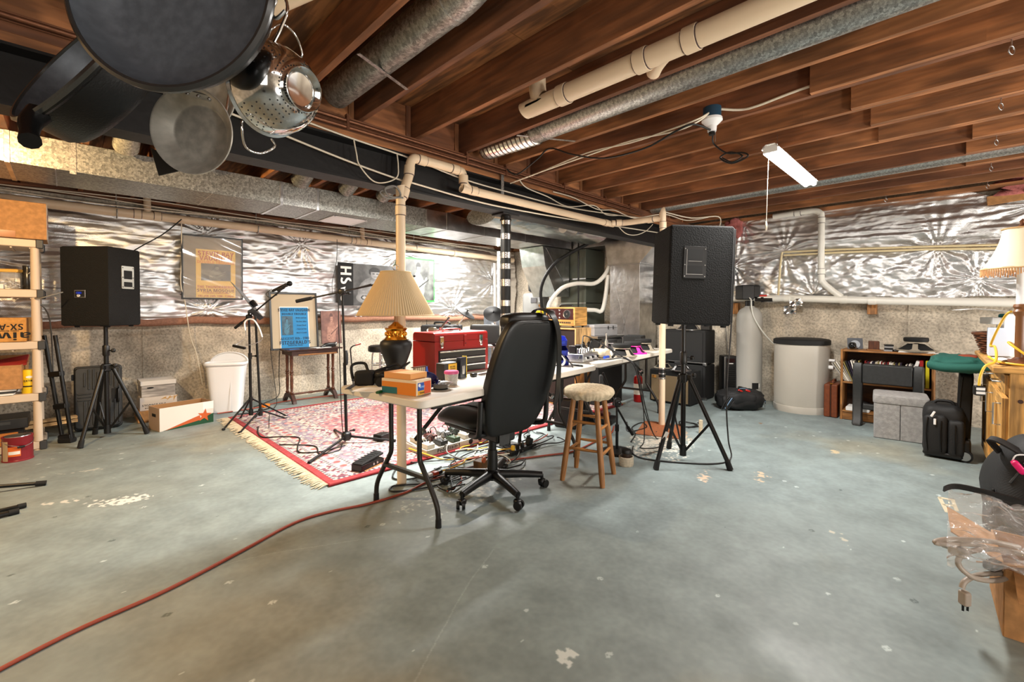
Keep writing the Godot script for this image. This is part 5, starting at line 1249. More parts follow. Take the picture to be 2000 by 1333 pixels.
	part("joint", G.new().soft(V(0.0, 0.2, 0), V(0.035, 0.05, 0.035), 0.7, 0.7, 10, 8), M.black_plastic, o)
	part("base", G.new().cyl(V(0, 0, 0), V(0, 0.02, 0), 0.11, 0.1, 24), M.black_metal, o)
	o = thing("chrome_stool", "round black cushioned stool on chrome legs beyond the table lamp", "stool", V(3.19, 0, -5.9))
	part("cushion", G.new().lathe([Vector2(0, 0.6), Vector2(0.15, 0.6), Vector2(0.172, 0.61), Vector2(0.178, 0.64), Vector2(0.17, 0.68), Vector2(0.14, 0.695), Vector2(0, 0.7)], 32), M.leather, o)
	for k in 4:
		var d := V(cos(k * PI / 2 + 0.4), 0, sin(k * PI / 2 + 0.4))
		part("leg", G.new().tube([d * 0.05 + V(0, 0.6, 0), d * 0.11 + V(0, 0.57, 0), d * 0.125 + V(0, 0.3, 0), d * 0.15 + V(0, 0.01, 0)], 0.011, 10, 5), M.chrome, o)
	var ring := []
	for k in 25:
		ring.append(V(cos(TAU * k / 24) * 0.128, 0, sin(TAU * k / 24) * 0.128))
	for y in [0.42, 0.13]:
		part("foot_ring", G.new().at(V(0, y, 0)).tube(ring, 0.009, 8), M.chrome, o)
	drums()

func drums() -> void:
	# electronic drum gear in the far middle
	var o := thing("amplifier", "black amplifier with a white oval badge behind the red toolbox", "amplifier", V(3.62, 0, -5.0), -45)
	part("cabinet", G.new().box(V(0, 0.5, 0), V(0.52, 1.0, 0.36), 0.02), M.tolex, o)
	part("badge", G.new().at(V(-0.13, 0.93, 0.181)).prism(disc(0.045, 24, 0.03), 0.0, 0.004, 0.001), M.paper, o)
	part("badge_mark", G.new().at(V(-0.13, 0.93, 0.185)).prism(disc(0.03, 20, 0.015), 0.0, 0.001), M.ink, o)
	part("handle", G.new().tube([V(-0.1, 1.0, 0), V(-0.09, 1.03, 0), V(0.09, 1.03, 0), V(0.1, 1.0, 0)], 0.012, 8, 4), M.black_plastic, o)
	part("antenna", G.new().cyl(V(-0.2, 1.0, 0.05), V(-0.2, 1.07, 0.05), 0.003), M.black_metal, o)
	for k in 2:
		var p: Vector3 = [V(3.78, 1.16, -4.68), V(4.16, 1.15, -4.56)][k]
		var tilt: Basis = [ry(-45) * rz(-34) * rx(12), ry(-45) * rz(-12) * rx(52)][k]
		o = thing("cymbal_pad", ["black electronic cymbal pad tilted nearly edge-on above the toolbox", "round black electronic cymbal pad facing the room left of the office chair"][k], "cymbal pad", p)
		o.basis = tilt
		part("pad", G.new().lathe([Vector2(0, 0.0), Vector2(0.03, -0.004), Vector2(0.13, -0.012), Vector2(0.135, -0.005), Vector2(0.12, 0.002), Vector2(0.05, 0.008), Vector2(0.03, 0.022), Vector2(0, 0.026)], 40), mat(Color(0.035, 0.035, 0.037), 0.6), o)
		part("wing_nut", G.new().cyl(V(0, 0.02, 0), V(0, 0.055, 0), 0.01, 0.008), M.black_plastic, o)
		part("sleeve", G.new().cyl(V(0, -0.07, 0), V(0, 0.02, 0), 0.012), M.chrome, o)
		o = thing("cymbal_arm", ["chrome jointed arm holding the edge-on cymbal pad", "chrome arm holding the round cymbal pad"][k], "stand", p)
		if k == 0:
			part("rod", G.new().tube([V(-0.03, -0.07, -0.03), V(-0.06, -0.12, -0.06), V(-0.12, -0.22, -0.12)], 0.011, 10, 4), M.chrome, o)
			part("rod", G.new().cyl(V(-0.1, -0.2, -0.1), V(-0.26, -0.33, -0.26), 0.012, -1, 10), M.chrome, o)
			part("clamp", G.new().box(V(-0.1, -0.21, -0.1), V(0.05, 0.07, 0.05), 0.01, ry(-45)), M.steel, o)
			part("post", G.new().cyl(V(-0.1, -1.16, -0.1), V(-0.1, -0.2, -0.1), 0.014, -1, 10), M.chrome, o)
		else:
			part("rod", G.new().tube([V(0.0, -0.06, 0.04), V(-0.01, -0.13, 0.03), V(-0.04, -0.24, 0.0)], 0.012, 10, 4), M.chrome, o)
			part("clamp", G.new().box(V(-0.02, -0.17, 0.02), V(0.05, 0.08, 0.05), 0.01, ry(-45)), M.steel, o)
			part("post", G.new().cyl(V(-0.03, -1.15, 0.01), V(-0.03, -0.18, 0.01), 0.014, -1, 10), M.chrome, o)
	o = thing("drum_throne", "black padded drum seat back on a chrome post behind the toolbox", "stool", V(3.66, 0, -4.17), -45)
	part("back_pad", G.new().soft(V(0, 0.9, 0), V(0.36, 0.24, 0.07), 0.2, 0.2), M.leather, o)
	part("post", G.new().cyl(V(0.04, 0.02, 0), V(0.03, 0.82, 0), 0.014, -1, 12), M.chrome, o)
	part("seat", G.new().soft(V(0.0, 0.5, -0.16), V(0.34, 0.09, 0.32), 0.35, 0.6), M.leather, o)
	for k in 3:
		var d := V(cos(k * TAU / 3 + 0.5), 0, sin(k * TAU / 3 + 0.5))
		part("leg", G.new().tube([V(0.04, 0.32, 0), V(0.04, 0.15, 0) + d * 0.15, V(0.04, 0.01, 0) + d * 0.26], 0.01, 8, 3), M.chrome, o)
	o = thing("drum_rack", "chrome electronic drum rack with dark pads partly hidden behind the office chair", "drum kit", V(4.1, 0, -4.35), -45)
	for s in [-1, 1]:
		part("upright", G.new().cyl(V(s * 0.45, 0, 0), V(s * 0.45, 0.8, 0), 0.019, -1, 14), M.chrome, o)
	part("cross_bar", G.new().cyl(V(-0.55, 0.72, 0), V(0.55, 0.72, 0), 0.019, -1, 14), M.chrome, o)
	for k in 3:
		var c := V(-0.3 + k * 0.3, 0.78, 0.08)
		var pd := part("drum_pad", G.new().at(c, rx(24)).lathe([Vector2(0, -0.04), Vector2(0.1, -0.04), Vector2(0.115, -0.02), Vector2(0.115, 0.015), Vector2(0.1, 0.018), Vector2(0, 0.016)], 28), M.black_plastic, o)
		part("mesh_head", G.new().at(c + V(0, 0.017, 0), rx(24)).cyl(V(0, 0, 0), V(0, 0.003, 0), 0.098, -1, 28), M.white_plastic, pd)
	part("drum_module", G.new().box(V(-0.5, 0.62, 0.1), V(0.26, 0.05, 0.18), 0.01, rx(30)), M.grey_plastic, o)
	solo("grey_board", G.new().box(V(0, 0.56, 0), V(0.24, 1.12, 0.03), 0.005), mat(Color(0.5, 0.54, 0.58), 0.7, 0, T.blot, 2.0, null, 1, true), "blue-grey board standing behind the round cymbal pad", "board", V(4.62, 0, -5.1), -40)
	solo("white_stick", G.new().cyl(V(0, 0, 0), V(0, 1.9, 0), 0.02, -1, 12), M.white_plastic, "thin white pole standing left of the taped column", "pole", V(4.55, 0, -4.95))

# folding table: white moulded top on wishbone steel legs; near edge is local +z
func folding_table(at: Vector3, deg: float, long: float, label: String) -> Node3D:
	var o := thing("folding_table", label, "table", at, deg)
	var g := G.new().at(V(0, 0, 0), rx(-90))
	g.prism(rect(long, 0.76, 0.05, 6), 0.697, 0.74, 0.008, true)
	part("tabletop", g, M.table_white, o)
	for s in [-1, 1]:
		part("side_rail", G.new().box(V(0, 0.68, s * 0.29), V(long - 0.3, 0.034, 0.024), 0.003), M.leg_grey, o)
		var x: float = s * (long / 2 - 0.2)
		var lf := part("leg_frame", G.new().tube([V(x, 0.685, -0.27), V(x, 0.675, 0.0), V(x, 0.685, 0.27)], 0.013, 10), M.leg_grey, o)
		for z in [-1, 1]:
			var l := part("leg", G.new().tube([V(x, 0.69, z * 0.13), V(x, 0.5, z * 0.13), V(x, 0.36, z * 0.13), V(x, 0.31, z * 0.15), V(x, 0.2, z * 0.225), V(x, 0.11, z * 0.275), V(x, 0.03, z * 0.285)], 0.0145, 12, 4), M.leg_grey, o)
			part("foot_cap", G.new().cyl(V(x, 0.0, z * 0.285), V(x, 0.045, z * 0.285), 0.0175, 0.0165, 12), M.rubber, l)
		part("leg_bridge", G.new().bar(V(x, 0.25, -0.19), V(x, 0.25, 0.19), 0.03, 0.022, 0.004), M.leg_grey, o)
		part("brace", G.new().bar(V(x, 0.45, 0.09), V(x - s * 0.36, 0.685, 0.05), 0.012, 0.026, 0.003), M.leg_grey, o)
		part("lock_ring", G.new().bar(V(x - s * 0.05, 0.47, 0.075), V(x - s * 0.055, 0.5, 0.105), 0.03, 0.03, 0.004), M.steel, o)
	return o

func work_table() -> void:
	folding_table(V(2.144, 0, -2.40), 7.2, 1.9, "white folding table on grey legs holding the lamp and red toolbox")
	# the table lamp
	var o := thing("table_lamp", "tall table lamp with a pleated beige shade and a black and gold urn base", "lamp", V(1.55, 0.74, -2.66), 0)
	var Pl := func(r: float, v: float, k: float) -> float: return r * (1.0 + 0.008 * sin(k * 96.0 * TAU))
	part("shade", G.new().grid(func(u: float, v: float) -> Vector3:
		var a := TAU * u
		var r := lerpf(0.097, 0.25, pow(v, 1.0)) * (1.0 + 0.009 * sin(u * TAU * 90.0))
		return V(cos(a) * r, 0.712 - v * 0.287, sin(a) * r), 720, 6, true, 0.001), M.shade, o)
	for k in [[0.098, 0.712], [0.251, 0.426]]:
		var rr := []
		for i in 49:
			rr.append(V(cos(TAU * i / 48) * k[0], k[1], sin(TAU * i / 48) * k[0]))
		part("shade_trim", G.new().tube(rr, 0.004, 6), mat(Color(0.78, 0.68, 0.52), 0.8), o)
	part("harp", G.new().tube([V(-0.03, 0.43, 0), V(-0.055, 0.5, 0), V(-0.05, 0.62, 0), V(0, 0.7, 0), V(0.05, 0.62, 0), V(0.055, 0.5, 0), V(0.03, 0.43, 0)], 0.003, 6, 5), M.brass, o)
	var fr := []
	for i in 17:
		fr.append(V(cos(TAU * i / 16) * 0.018, 0.742 + sin(TAU * i / 16) * 0.018, 0))
	part("finial_ring", G.new().at(Vector3.ZERO, ry(-45)).tube(fr, 0.003, 6), M.steel, o)
	part("neck", G.new().cyl(V(0, 0.36, 0), V(0, 0.46, 0), 0.012, 0.011, 16), mat(Color(0.62, 0.47, 0.33), 0.4), o)
	part("gold_cap", G.new().lathe([Vector2(0, 0.385), Vector2(0.016, 0.38), Vector2(0.03, 0.365), Vector2(0.05, 0.352), Vector2(0.052, 0.345), Vector2(0.07, 0.342), Vector2(0.074, 0.336), Vector2(0.068, 0.328), Vector2(0.062, 0.32), Vector2(0.064, 0.285), Vector2(0.074, 0.272), Vector2(0.08, 0.266), Vector2(0.078, 0.258), Vector2(0, 0.256)], 40), M.brass, o)
	for k in 16:
		part("gold_leaf", G.new().at(V(cos(TAU * k / 16) * 0.065, 0.302, sin(TAU * k / 16) * 0.065)).soft(Vector3.ZERO, V(0.016, 0.028, 0.016), 0.8, 0.8, 10, 6), M.brass, o)
	part("urn", G.new().lathe([Vector2(0, 0.262), Vector2(0.085, 0.262), Vector2(0.1, 0.25), Vector2(0.106, 0.228), Vector2(0.102, 0.2), Vector2(0.085, 0.15), Vector2(0.066, 0.1), Vector2(0.055, 0.06), Vector2(0.051, 0.03), Vector2(0, 0.03)], 48), mat(Color(0.035, 0.036, 0.038), 0.5), o)
	part("gold_foot", G.new().lathe([Vector2(0, 0.035), Vector2(0.054, 0.035), Vector2(0.058, 0.028), Vector2(0.056, 0.022), Vector2(0.066, 0.014), Vector2(0.072, 0.006), Vector2(0.07, 0.0), Vector2(0, 0.0)], 36), M.brass, o)
	# red toolbox
	o = thing("toolbox", "red steel toolbox with three grey-fronted drawers and chrome latches", "toolbox", V(2.055, 0.74, -2.72), 3)
	part("chest", G.new().at(V(0, 0, 0), ry(90)).prism(PackedVector2Array([Vector2(-0.13, 0.0), Vector2(0.13, 0.0), Vector2(0.13, 0.235), Vector2(-0.13, 0.235)]), -0.26, 0.26, 0.004), M.red_paint, o)
	part("lid", G.new().at(V(0, 0, 0), ry(90)).prism(PackedVector2Array([Vector2(-0.13, 0.237), Vector2(0.13, 0.237), Vector2(0.13, 0.283), Vector2(0.122, 0.295), Vector2(0.11, 0.3), Vector2(-0.11, 0.3), Vector2(-0.122, 0.295), Vector2(-0.13, 0.283)]), -0.26, 0.26, 0.006), M.red_paint, o)
	part("drawer_recess", G.new().box(V(0.0, 0.09, 0.1305), V(0.455, 0.165, 0.004), 0.001), mat(Color(0.1, 0.02, 0.02), 0.6), o)
	for k in 3:
		var d := part("drawer", G.new().box(V(0, 0.145 - k * 0.054, 0.134), V(0.445, 0.046, 0.006), 0.0015), mat(Color(0.16, 0.15, 0.14), 0.4, 0.4), o)
		part("pull", G.new().box(V(0, 0.163 - k * 0.054, 0.139), V(0.445, 0.012, 0.012), 0.003), mat(Color(0.8, 0.8, 0.8), 0.25, 1.0), d)
	for s in [-1, 1]:
		var la := part("latch", G.new().box(V(s * 0.19 - 0.01, 0.245, 0.134), V(0.034, 0.055, 0.008), 0.003), M.chrome, o)
		part("latch_tongue", G.new().soft(V(s * 0.19 - 0.01, 0.212, 0.135), V(0.024, 0.045, 0.014), 0.6, 0.6, 12, 8), M.chrome, la)
	part("hasp", G.new().box(V(0.02, 0.235, 0.133), V(0.024, 0.085, 0.007), 0.002), M.red_paint, o)
	part("keyhole", G.new().cyl(V(0.02, 0.215, 0.136), V(0.02, 0.215, 0.1375), 0.005), M.ink, o)
	part("lid_handle", G.new().tube([V(-0.08, 0.298, 0), V(-0.075, 0.318, 0.0), V(0.075, 0.318, 0), V(0.08, 0.298, 0)], 0.006, 8, 4), M.chrome, o)

func table_top_items() -> void:
	var y := 0.7402
	# picture-printed cardboard box, a second flat one on it
	var o := thing("printed_box", "open white box printed orange and teal at the front corner of the table", "box", V(1.325, y, -2.165), 17)
	part("carton", G.new().box(V(0, 0.042, 0), V(0.125, 0.084, 0.25), 0.003), mat(Color(0.86, 0.78, 0.66), 0.75), o)
	part("orange_panel", G.new().box(V(-0.0629, 0.036, 0.0), V(0.0008, 0.066, 0.24)), mat(Color(0.82, 0.48, 0.12), 0.6), o)
	part("teal_panel", G.new().box(V(-0.0634, 0.022, -0.065), V(0.0008, 0.036, 0.11)), mat(Color(0.08, 0.38, 0.4), 0.6), o)
	part("blue_panel", G.new().box(V(-0.028, 0.05, 0.1256), V(0.05, 0.042, 0.0008)), mat(Color(0.1, 0.3, 0.65), 0.6), o)
	part("red_panel", G.new().box(V(0.027, 0.04, 0.1256), V(0.056, 0.066, 0.0008)), mat(Color(0.78, 0.3, 0.14), 0.6), o)
	part("yellow_panel", G.new().box(V(-0.028, 0.017, 0.1256), V(0.05, 0.022, 0.0008)), mat(Color(0.85, 0.62, 0.15), 0.6), o)
	part("white_dot", G.new().at(V(-0.04, 0.058, 0.126)).prism(disc(0.009, 16), 0.0, 0.0006), M.paper, o)
	text("BONE", 0.011, mat(Color(0.55, 0.75, 0.95), 0.6), o, V(-0.018, 0.048, 0.1262))
	text("18mm", 0.01, M.ink, o, V(-0.02, 0.017, 0.1262))
	o = thing("flat_box", "flat tan cardboard box lying on the printed box", "box", V(1.335, y + 0.084, -2.19), 14)
	part("carton", G.new().box(V(0, 0.016, 0), V(0.13, 0.032, 0.2), 0.002), mat(Color(0.84, 0.6, 0.36), 0.8), o)
	solo("green_lighter", G.new().soft(V(0, 0.008, 0), V(0.06, 0.016, 0.022), 0.5, 0.5), mat(Color(0.05, 0.3, 0.12), 0.3), "small green plastic piece beside the printed box", "plastic piece", V(1.215, y, -2.26), 30)
	solo("white_papers", G.new().box(V(0, 0.0015, 0), V(0.2, 0.003, 0.14), 0.0005), M.paper, "loose white papers on the table's near left end", "paper", V(1.25, y, -2.42), 35)
	solo("dark_sheet", G.new().box(V(0, 0.001, 0), V(0.24, 0.002, 0.03), 0.0005), M.black_plastic, "thin black strip lying along the table's left end", "strip", V(1.22, y, -2.6), 50)
	# camera bag heap
	o = thing("camera_gear", "heap of black straps and a small camera at the table's left end before the lamp", "camera gear", V(1.36, y, -2.52), -40)
	part("case", G.new().soft(V(-0.09, 0.045, 0), V(0.12, 0.09, 0.1), 0.35, 0.35, 20, 12, 0.1, 4), M.black_matte, o)
	part("pouch", G.new().soft(V(0.07, 0.04, 0.02), V(0.2, 0.1, 0.13), 0.5, 0.6, 24, 14, 0.35, 9), mat(Color(0.06, 0.055, 0.05), 0.5), o)
	part("lens", G.new().cyl(V(0.0, 0.035, 0.05), V(0.02, 0.03, 0.1), 0.03, 0.028, 20), mat(Color(0.12, 0.12, 0.12), 0.3, 0.5), o)
	part("strap", G.new().tube([V(-0.16, 0.04, 0.02), V(-0.17, 0.12, 0.0), V(-0.1, 0.13, -0.02), V(-0.06, 0.08, 0.02), V(0.02, 0.1, 0.0), V(0.1, 0.12, -0.03), V(0.16, 0.06, 0.03)], 0.009, 8, 6), M.black_matte, o)
	for k in 3:
		part("strap", G.new().tube([V(0.16 - k * 0.03, 0.01, 0.08), V(0.12 - k * 0.02, 0.08, 0.05), V(0.17, 0.13, -0.02 - k * 0.02)], 0.006, 6, 4), M.black_plastic, o)
	# dish, bowl, jar, batteries, bottle
	o = thing("metal_dish", "shallow steel dish of screws on the table's near edge", "dish", V(1.53, y, -2.13))
	part("dish", G.new().lathe([Vector2(0, 0.0), Vector2(0.035, 0.0), Vector2(0.04, 0.008), Vector2(0.058, 0.03), Vector2(0.07, 0.036), Vector2(0.068, 0.038), Vector2(0.055, 0.034), Vector2(0.036, 0.01), Vector2(0, 0.008)], 32), M.steel, o)
	part("dark_foot", G.new().cyl(V(0, 0, 0), V(0, 0.008, 0), 0.042, -1, 28), M.rubber, o)
	var g := G.new()
	var rng := RandomNumberGenerator.new()
	rng.seed = 8
	for k in 40:
		var a := rng.randf() * TAU
		var r := rng.randf() * 0.045
		var p := V(cos(a) * r, 0.02 + rng.randf() * 0.02, sin(a) * r)
		g.bar(p, p + V(rng.randf_range(-1, 1), rng.randf_range(-0.4, 0.6), rng.randf_range(-1, 1)).normalized() * 0.016, 0.004, 0.004)
	part("screws", g, M.steel, o).set_meta("kind", "stuff")
	o = thing("blue_bowl", "small blue bowl tipped on its side against the metal dish", "bowl", V(1.475, y + 0.058, -2.165))
	o.basis = ry(-45) * rz(-30) * rx(28)
	part("bowl", G.new().lathe([Vector2(0, -0.04), Vector2(0.025, -0.04), Vector2(0.045, -0.02), Vector2(0.055, 0.01), Vector2(0.052, 0.01), Vector2(0.042, -0.016), Vector2(0.023, -0.035), Vector2(0, -0.036)], 30), mat(Color(0.03, 0.06, 0.3), 0.3), o)
	o = thing("pink_lid_jar", "round clear pot with a pink lid beside the battery boxes", "jar", V(1.665, y, -2.205))
	part("pot", G.new().lathe([Vector2(0, 0), Vector2(0.035, 0), Vector2(0.042, 0.07), Vector2(0.042, 0.072), Vector2(0, 0.072)], 28), mat(Color(0.75, 0.73, 0.7), 0.3, 0, T.blot, 9.0, null, 1, true), o)
	part("lid", G.new().lathe([Vector2(0, 0.09), Vector2(0.04, 0.088), Vector2(0.045, 0.083), Vector2(0.045, 0.07), Vector2(0, 0.07)], 28), mat(Color(0.85, 0.35, 0.55), 0.4), o)
	o = thing("yellow_box", "black and yellow cardboard box behind the pink-lidded pot", "box", V(1.75, y, -2.37), 10)
	part("carton", G.new().box(V(0, 0.058, 0), V(0.12, 0.116, 0.07), 0.002), mat(Color(0.13, 0.1, 0.07), 0.6), o)
	part("yellow_panel", G.new().box(V(0.02, 0.085, 0.0354), V(0.08, 0.05, 0.0008)), mat(Color(0.85, 0.65, 0.1), 0.5), o)
	part("white_top", G.new().box(V(0.02, 0.117, 0.0), V(0.07, 0.002, 0.06)), M.paper, o)
	text("DELUXE", 0.01, M.ink, o, V(0.02, 0.09, 0.036))
	text("STRINGS", 0.009, M.ink, o, V(0.02, 0.076, 0.036))
	o = thing("battery_pack", "upright navy battery pack with a yellow side", "battery pack", V(1.885, y, -2.385), 14)
	part("blister", G.new().box(V(0, 0.07, 0), V(0.065, 0.14, 0.035), 0.002), mat(Color(0.05, 0.07, 0.13), 0.3), o)
	part("yellow_side", G.new().box(V(0.035, 0.073, 0), V(0.006, 0.146, 0.037), 0.001), mat(Color(0.92, 0.78, 0.08), 0.5), o)
	part("battery", G.new().cyl(V(-0.008, 0.03, 0.018), V(-0.008, 0.085, 0.018), 0.011, -1, 14), M.steel, o)
	o = thing("glue_bottle", "small white bottle with a tapered blue tip by the toolbox", "bottle", V(1.59, y, -2.36))
	part("bottle", G.new().lathe([Vector2(0, 0), Vector2(0.016, 0), Vector2(0.017, 0.04), Vector2(0.012, 0.05), Vector2(0, 0.05)], 18), M.white_plastic, o)
	part("blue_tip", G.new().lathe([Vector2(0.012, 0.05), Vector2(0.012, 0.06), Vector2(0.005, 0.105), Vector2(0, 0.106)], 16), mat(Color(0.08, 0.35, 0.75), 0.4), o)
	o = thing("wood_blocks", "small stack of pale blocks under a dark strip between lamp and toolbox", "block", V(1.69, y, -2.6), 10)
	for k in 5:
		part("block", G.new().box(V(-0.036 + k * 0.018, 0.035, 0), V(0.014, 0.07, 0.03), 0.002), mat(Color(0.8, 0.74, 0.64), 0.7), o)
	part("dark_strip", G.new().box(V(0.01, 0.073, 0), V(0.13, 0.006, 0.035), 0.001), M.walnut, o)
	o = thing("scraper", "brown-handled scraper lying on the table right of the battery pack", "tool", V(2.02, y, -2.37), 5)
	part("handle", G.new().soft(V(0.05, 0.01, 0), V(0.11, 0.014, 0.022), 0.6, 0.7, 16, 8), M.dark_wood, o)
	part("head", G.new().soft(V(-0.045, 0.014, 0), V(0.05, 0.028, 0.04), 0.5, 0.5, 14, 8), M.black_metal, o)
	# vise-like chrome clamp on the toolbox
	o = thing("chrome_clamp", "chrome clamp lying on top of the red toolbox", "clamp", V(2.0, 1.041, -2.76), 8)
	part("bar", G.new().bar(V(-0.11, 0.012, 0.02), V(0.1, 0.012, 0.0), 0.012, 0.016, 0.003), M.chrome, o)
	part("jaw", G.new().box(V(-0.1, 0.018, 0.0), V(0.03, 0.03, 0.07), 0.006), M.chrome, o)
	part("jaw", G.new().box(V(0.08, 0.02, 0.0), V(0.035, 0.035, 0.06), 0.006), M.black_metal, o)
	part("screw_arm", G.new().cyl(V(-0.02, 0.02, 0), V(0.07, 0.1, 0.0), 0.009), M.chrome, o)
	# blue stacking bins at the right end
	for k in 3:
		o = thing("stacking_bin", ["blue plastic stacking bin, bottom of the pile of three", "blue plastic stacking bin, middle of the pile of three", "blue plastic stacking bin, top of the pile of three"][k], "bin", V(2.93 - k * 0.012, y + k * 0.082, -2.42), -28)
		part("bin_floor", G.new().box(V(0, 0.003, 0), V(0.13, 0.005, 0.2), 0.001), M.blue_bin, o)
		part("bin_back", G.new().box(V(0, 0.04, -0.1), V(0.135, 0.08, 0.005), 0.001), M.blue_bin, o)
		part("bin_front", G.new().box(V(0, 0.024, 0.105), V(0.135, 0.046, 0.005), 0.001, rx(14)), M.blue_bin, o)
		for s in [-1, 1]:
			part("bin_side", G.new().at(V(s * 0.066, 0, 0), ry(-90)).prism(PackedVector2Array([Vector2(-0.1, 0), Vector2(0.1, 0), Vector2(0.112, 0.046), Vector2(0.06, 0.08), Vector2(-0.1, 0.08)]), -0.0025, 0.0025, 0.0008), M.blue_bin, o)
		part("label_plate", G.new().box(V(0, 0.03, 0.11), V(0.1, 0.022, 0.004), 0.001, rx(14)), mat(Color(0.12, 0.22, 0.68), 0.35), o)
	o = thing("tape_roll", "white ring roll standing on edge left of the blue bins", "roll", V(2.83, y, -2.3), 20)
	var rr := []
	for i in 25:
		rr.append(V(0, 0.052 + sin(TAU * i / 24) * 0.042, cos(TAU * i / 24) * 0.042))
	part("ring", G.new().tube(rr, 0.0095, 10), M.white_plastic, o)
	solo("black_cord", G.new().tube([V(2.8, y + 0.14, -2.3), V(2.85, y + 0.03, -2.2), V(2.93, y + 0.006, -2.16), V(2.99, y + 0.006, -2.2), V(2.95, y + 0.006, -2.27), V(2.86, y + 0.01, -2.2), V(2.84, 0.6, -2.13), V(2.86, 0.4, -2.1), V(2.88, 0.3, -2.11)], 0.0045, 6, 6), M.wire_black, "black cord looped at the table's right end and hanging over the edge", "cord")

# flat band of given width along points; wd is the direction of its width
func ribbon(pts: Array, wd: Vector3, w: float, th := 0.004) -> G:
	var p := G.smooth(pts, 6)
	return G.new().grid(func(u: float, v: float) -> Vector3:
		var i := u * (p.size() - 1)
		var k := mini(int(i), p.size() - 2)
		return p[k].lerp(p[k + 1], i - k) + wd * ((v - 0.5) * w), p.size() - 1, 2, false, th)

# bare loudspeaker driver lying on its rim, magnet up
func driver(at: Vector3, r: float, frame: Material, label: String, deg := 0.0, b := Basis()) -> Node3D:
	var o := thing("speaker_driver", label, "speaker driver", at, deg, "bare speaker drivers")
	o.basis = o.basis * b
	part("rim", G.new().lathe([Vector2(r * 0.84, 0.0), Vector2(r, 0.0), Vector2(r, 0.006), Vector2(r * 0.93, 0.012), Vector2(r * 0.84, 0.012)], 36), frame, o)
	part("cone", G.new().lathe([Vector2(r * 0.86, 0.008), Vector2(r * 0.4, r * 0.42), Vector2(0, r * 0.44)], 30), M.ink, o)
	for k in 4:
		var a := TAU * (k + 0.5) / 4
		var d := V(cos(a), 0, sin(a))
		var t := V(-sin(a), 0, cos(a))
		var hi := r * 0.56
		part("basket_arm", G.new().prism(PackedVector2Array([Vector2(-r * 0.32, 0.01), Vector2(-r * 0.14, 0.03), Vector2(-r * 0.12, hi), Vector2(r * 0.12, hi), Vector2(r * 0.14, 0.03), Vector2(r * 0.32, 0.01)]), 0.0, 0.006, 0.001), frame, o)
		var m: MeshInstance3D = o.get_child(-1)
		var y := (V(0, hi, 0) + d * r * 0.5 - d * r * 0.93).normalized()
		m.transform = Transform3D(Basis(t, y, t.cross(y)), d * r * 0.93)
	part("back_plate", G.new().lathe([Vector2(0, r * 0.5), Vector2(r * 0.56, r * 0.5), Vector2(r * 0.56, r * 0.56), Vector2(0, r * 0.58)], 32), frame, o)
	part("magnet", G.new().lathe([Vector2(0, r * 0.58), Vector2(r * 0.58, r * 0.58), Vector2(r * 0.6, r * 0.62), Vector2(r * 0.6, r * 0.78), Vector2(r * 0.56, r * 0.82), Vector2(0, r * 0.83)], 36), M.black_matte, o)
	return o

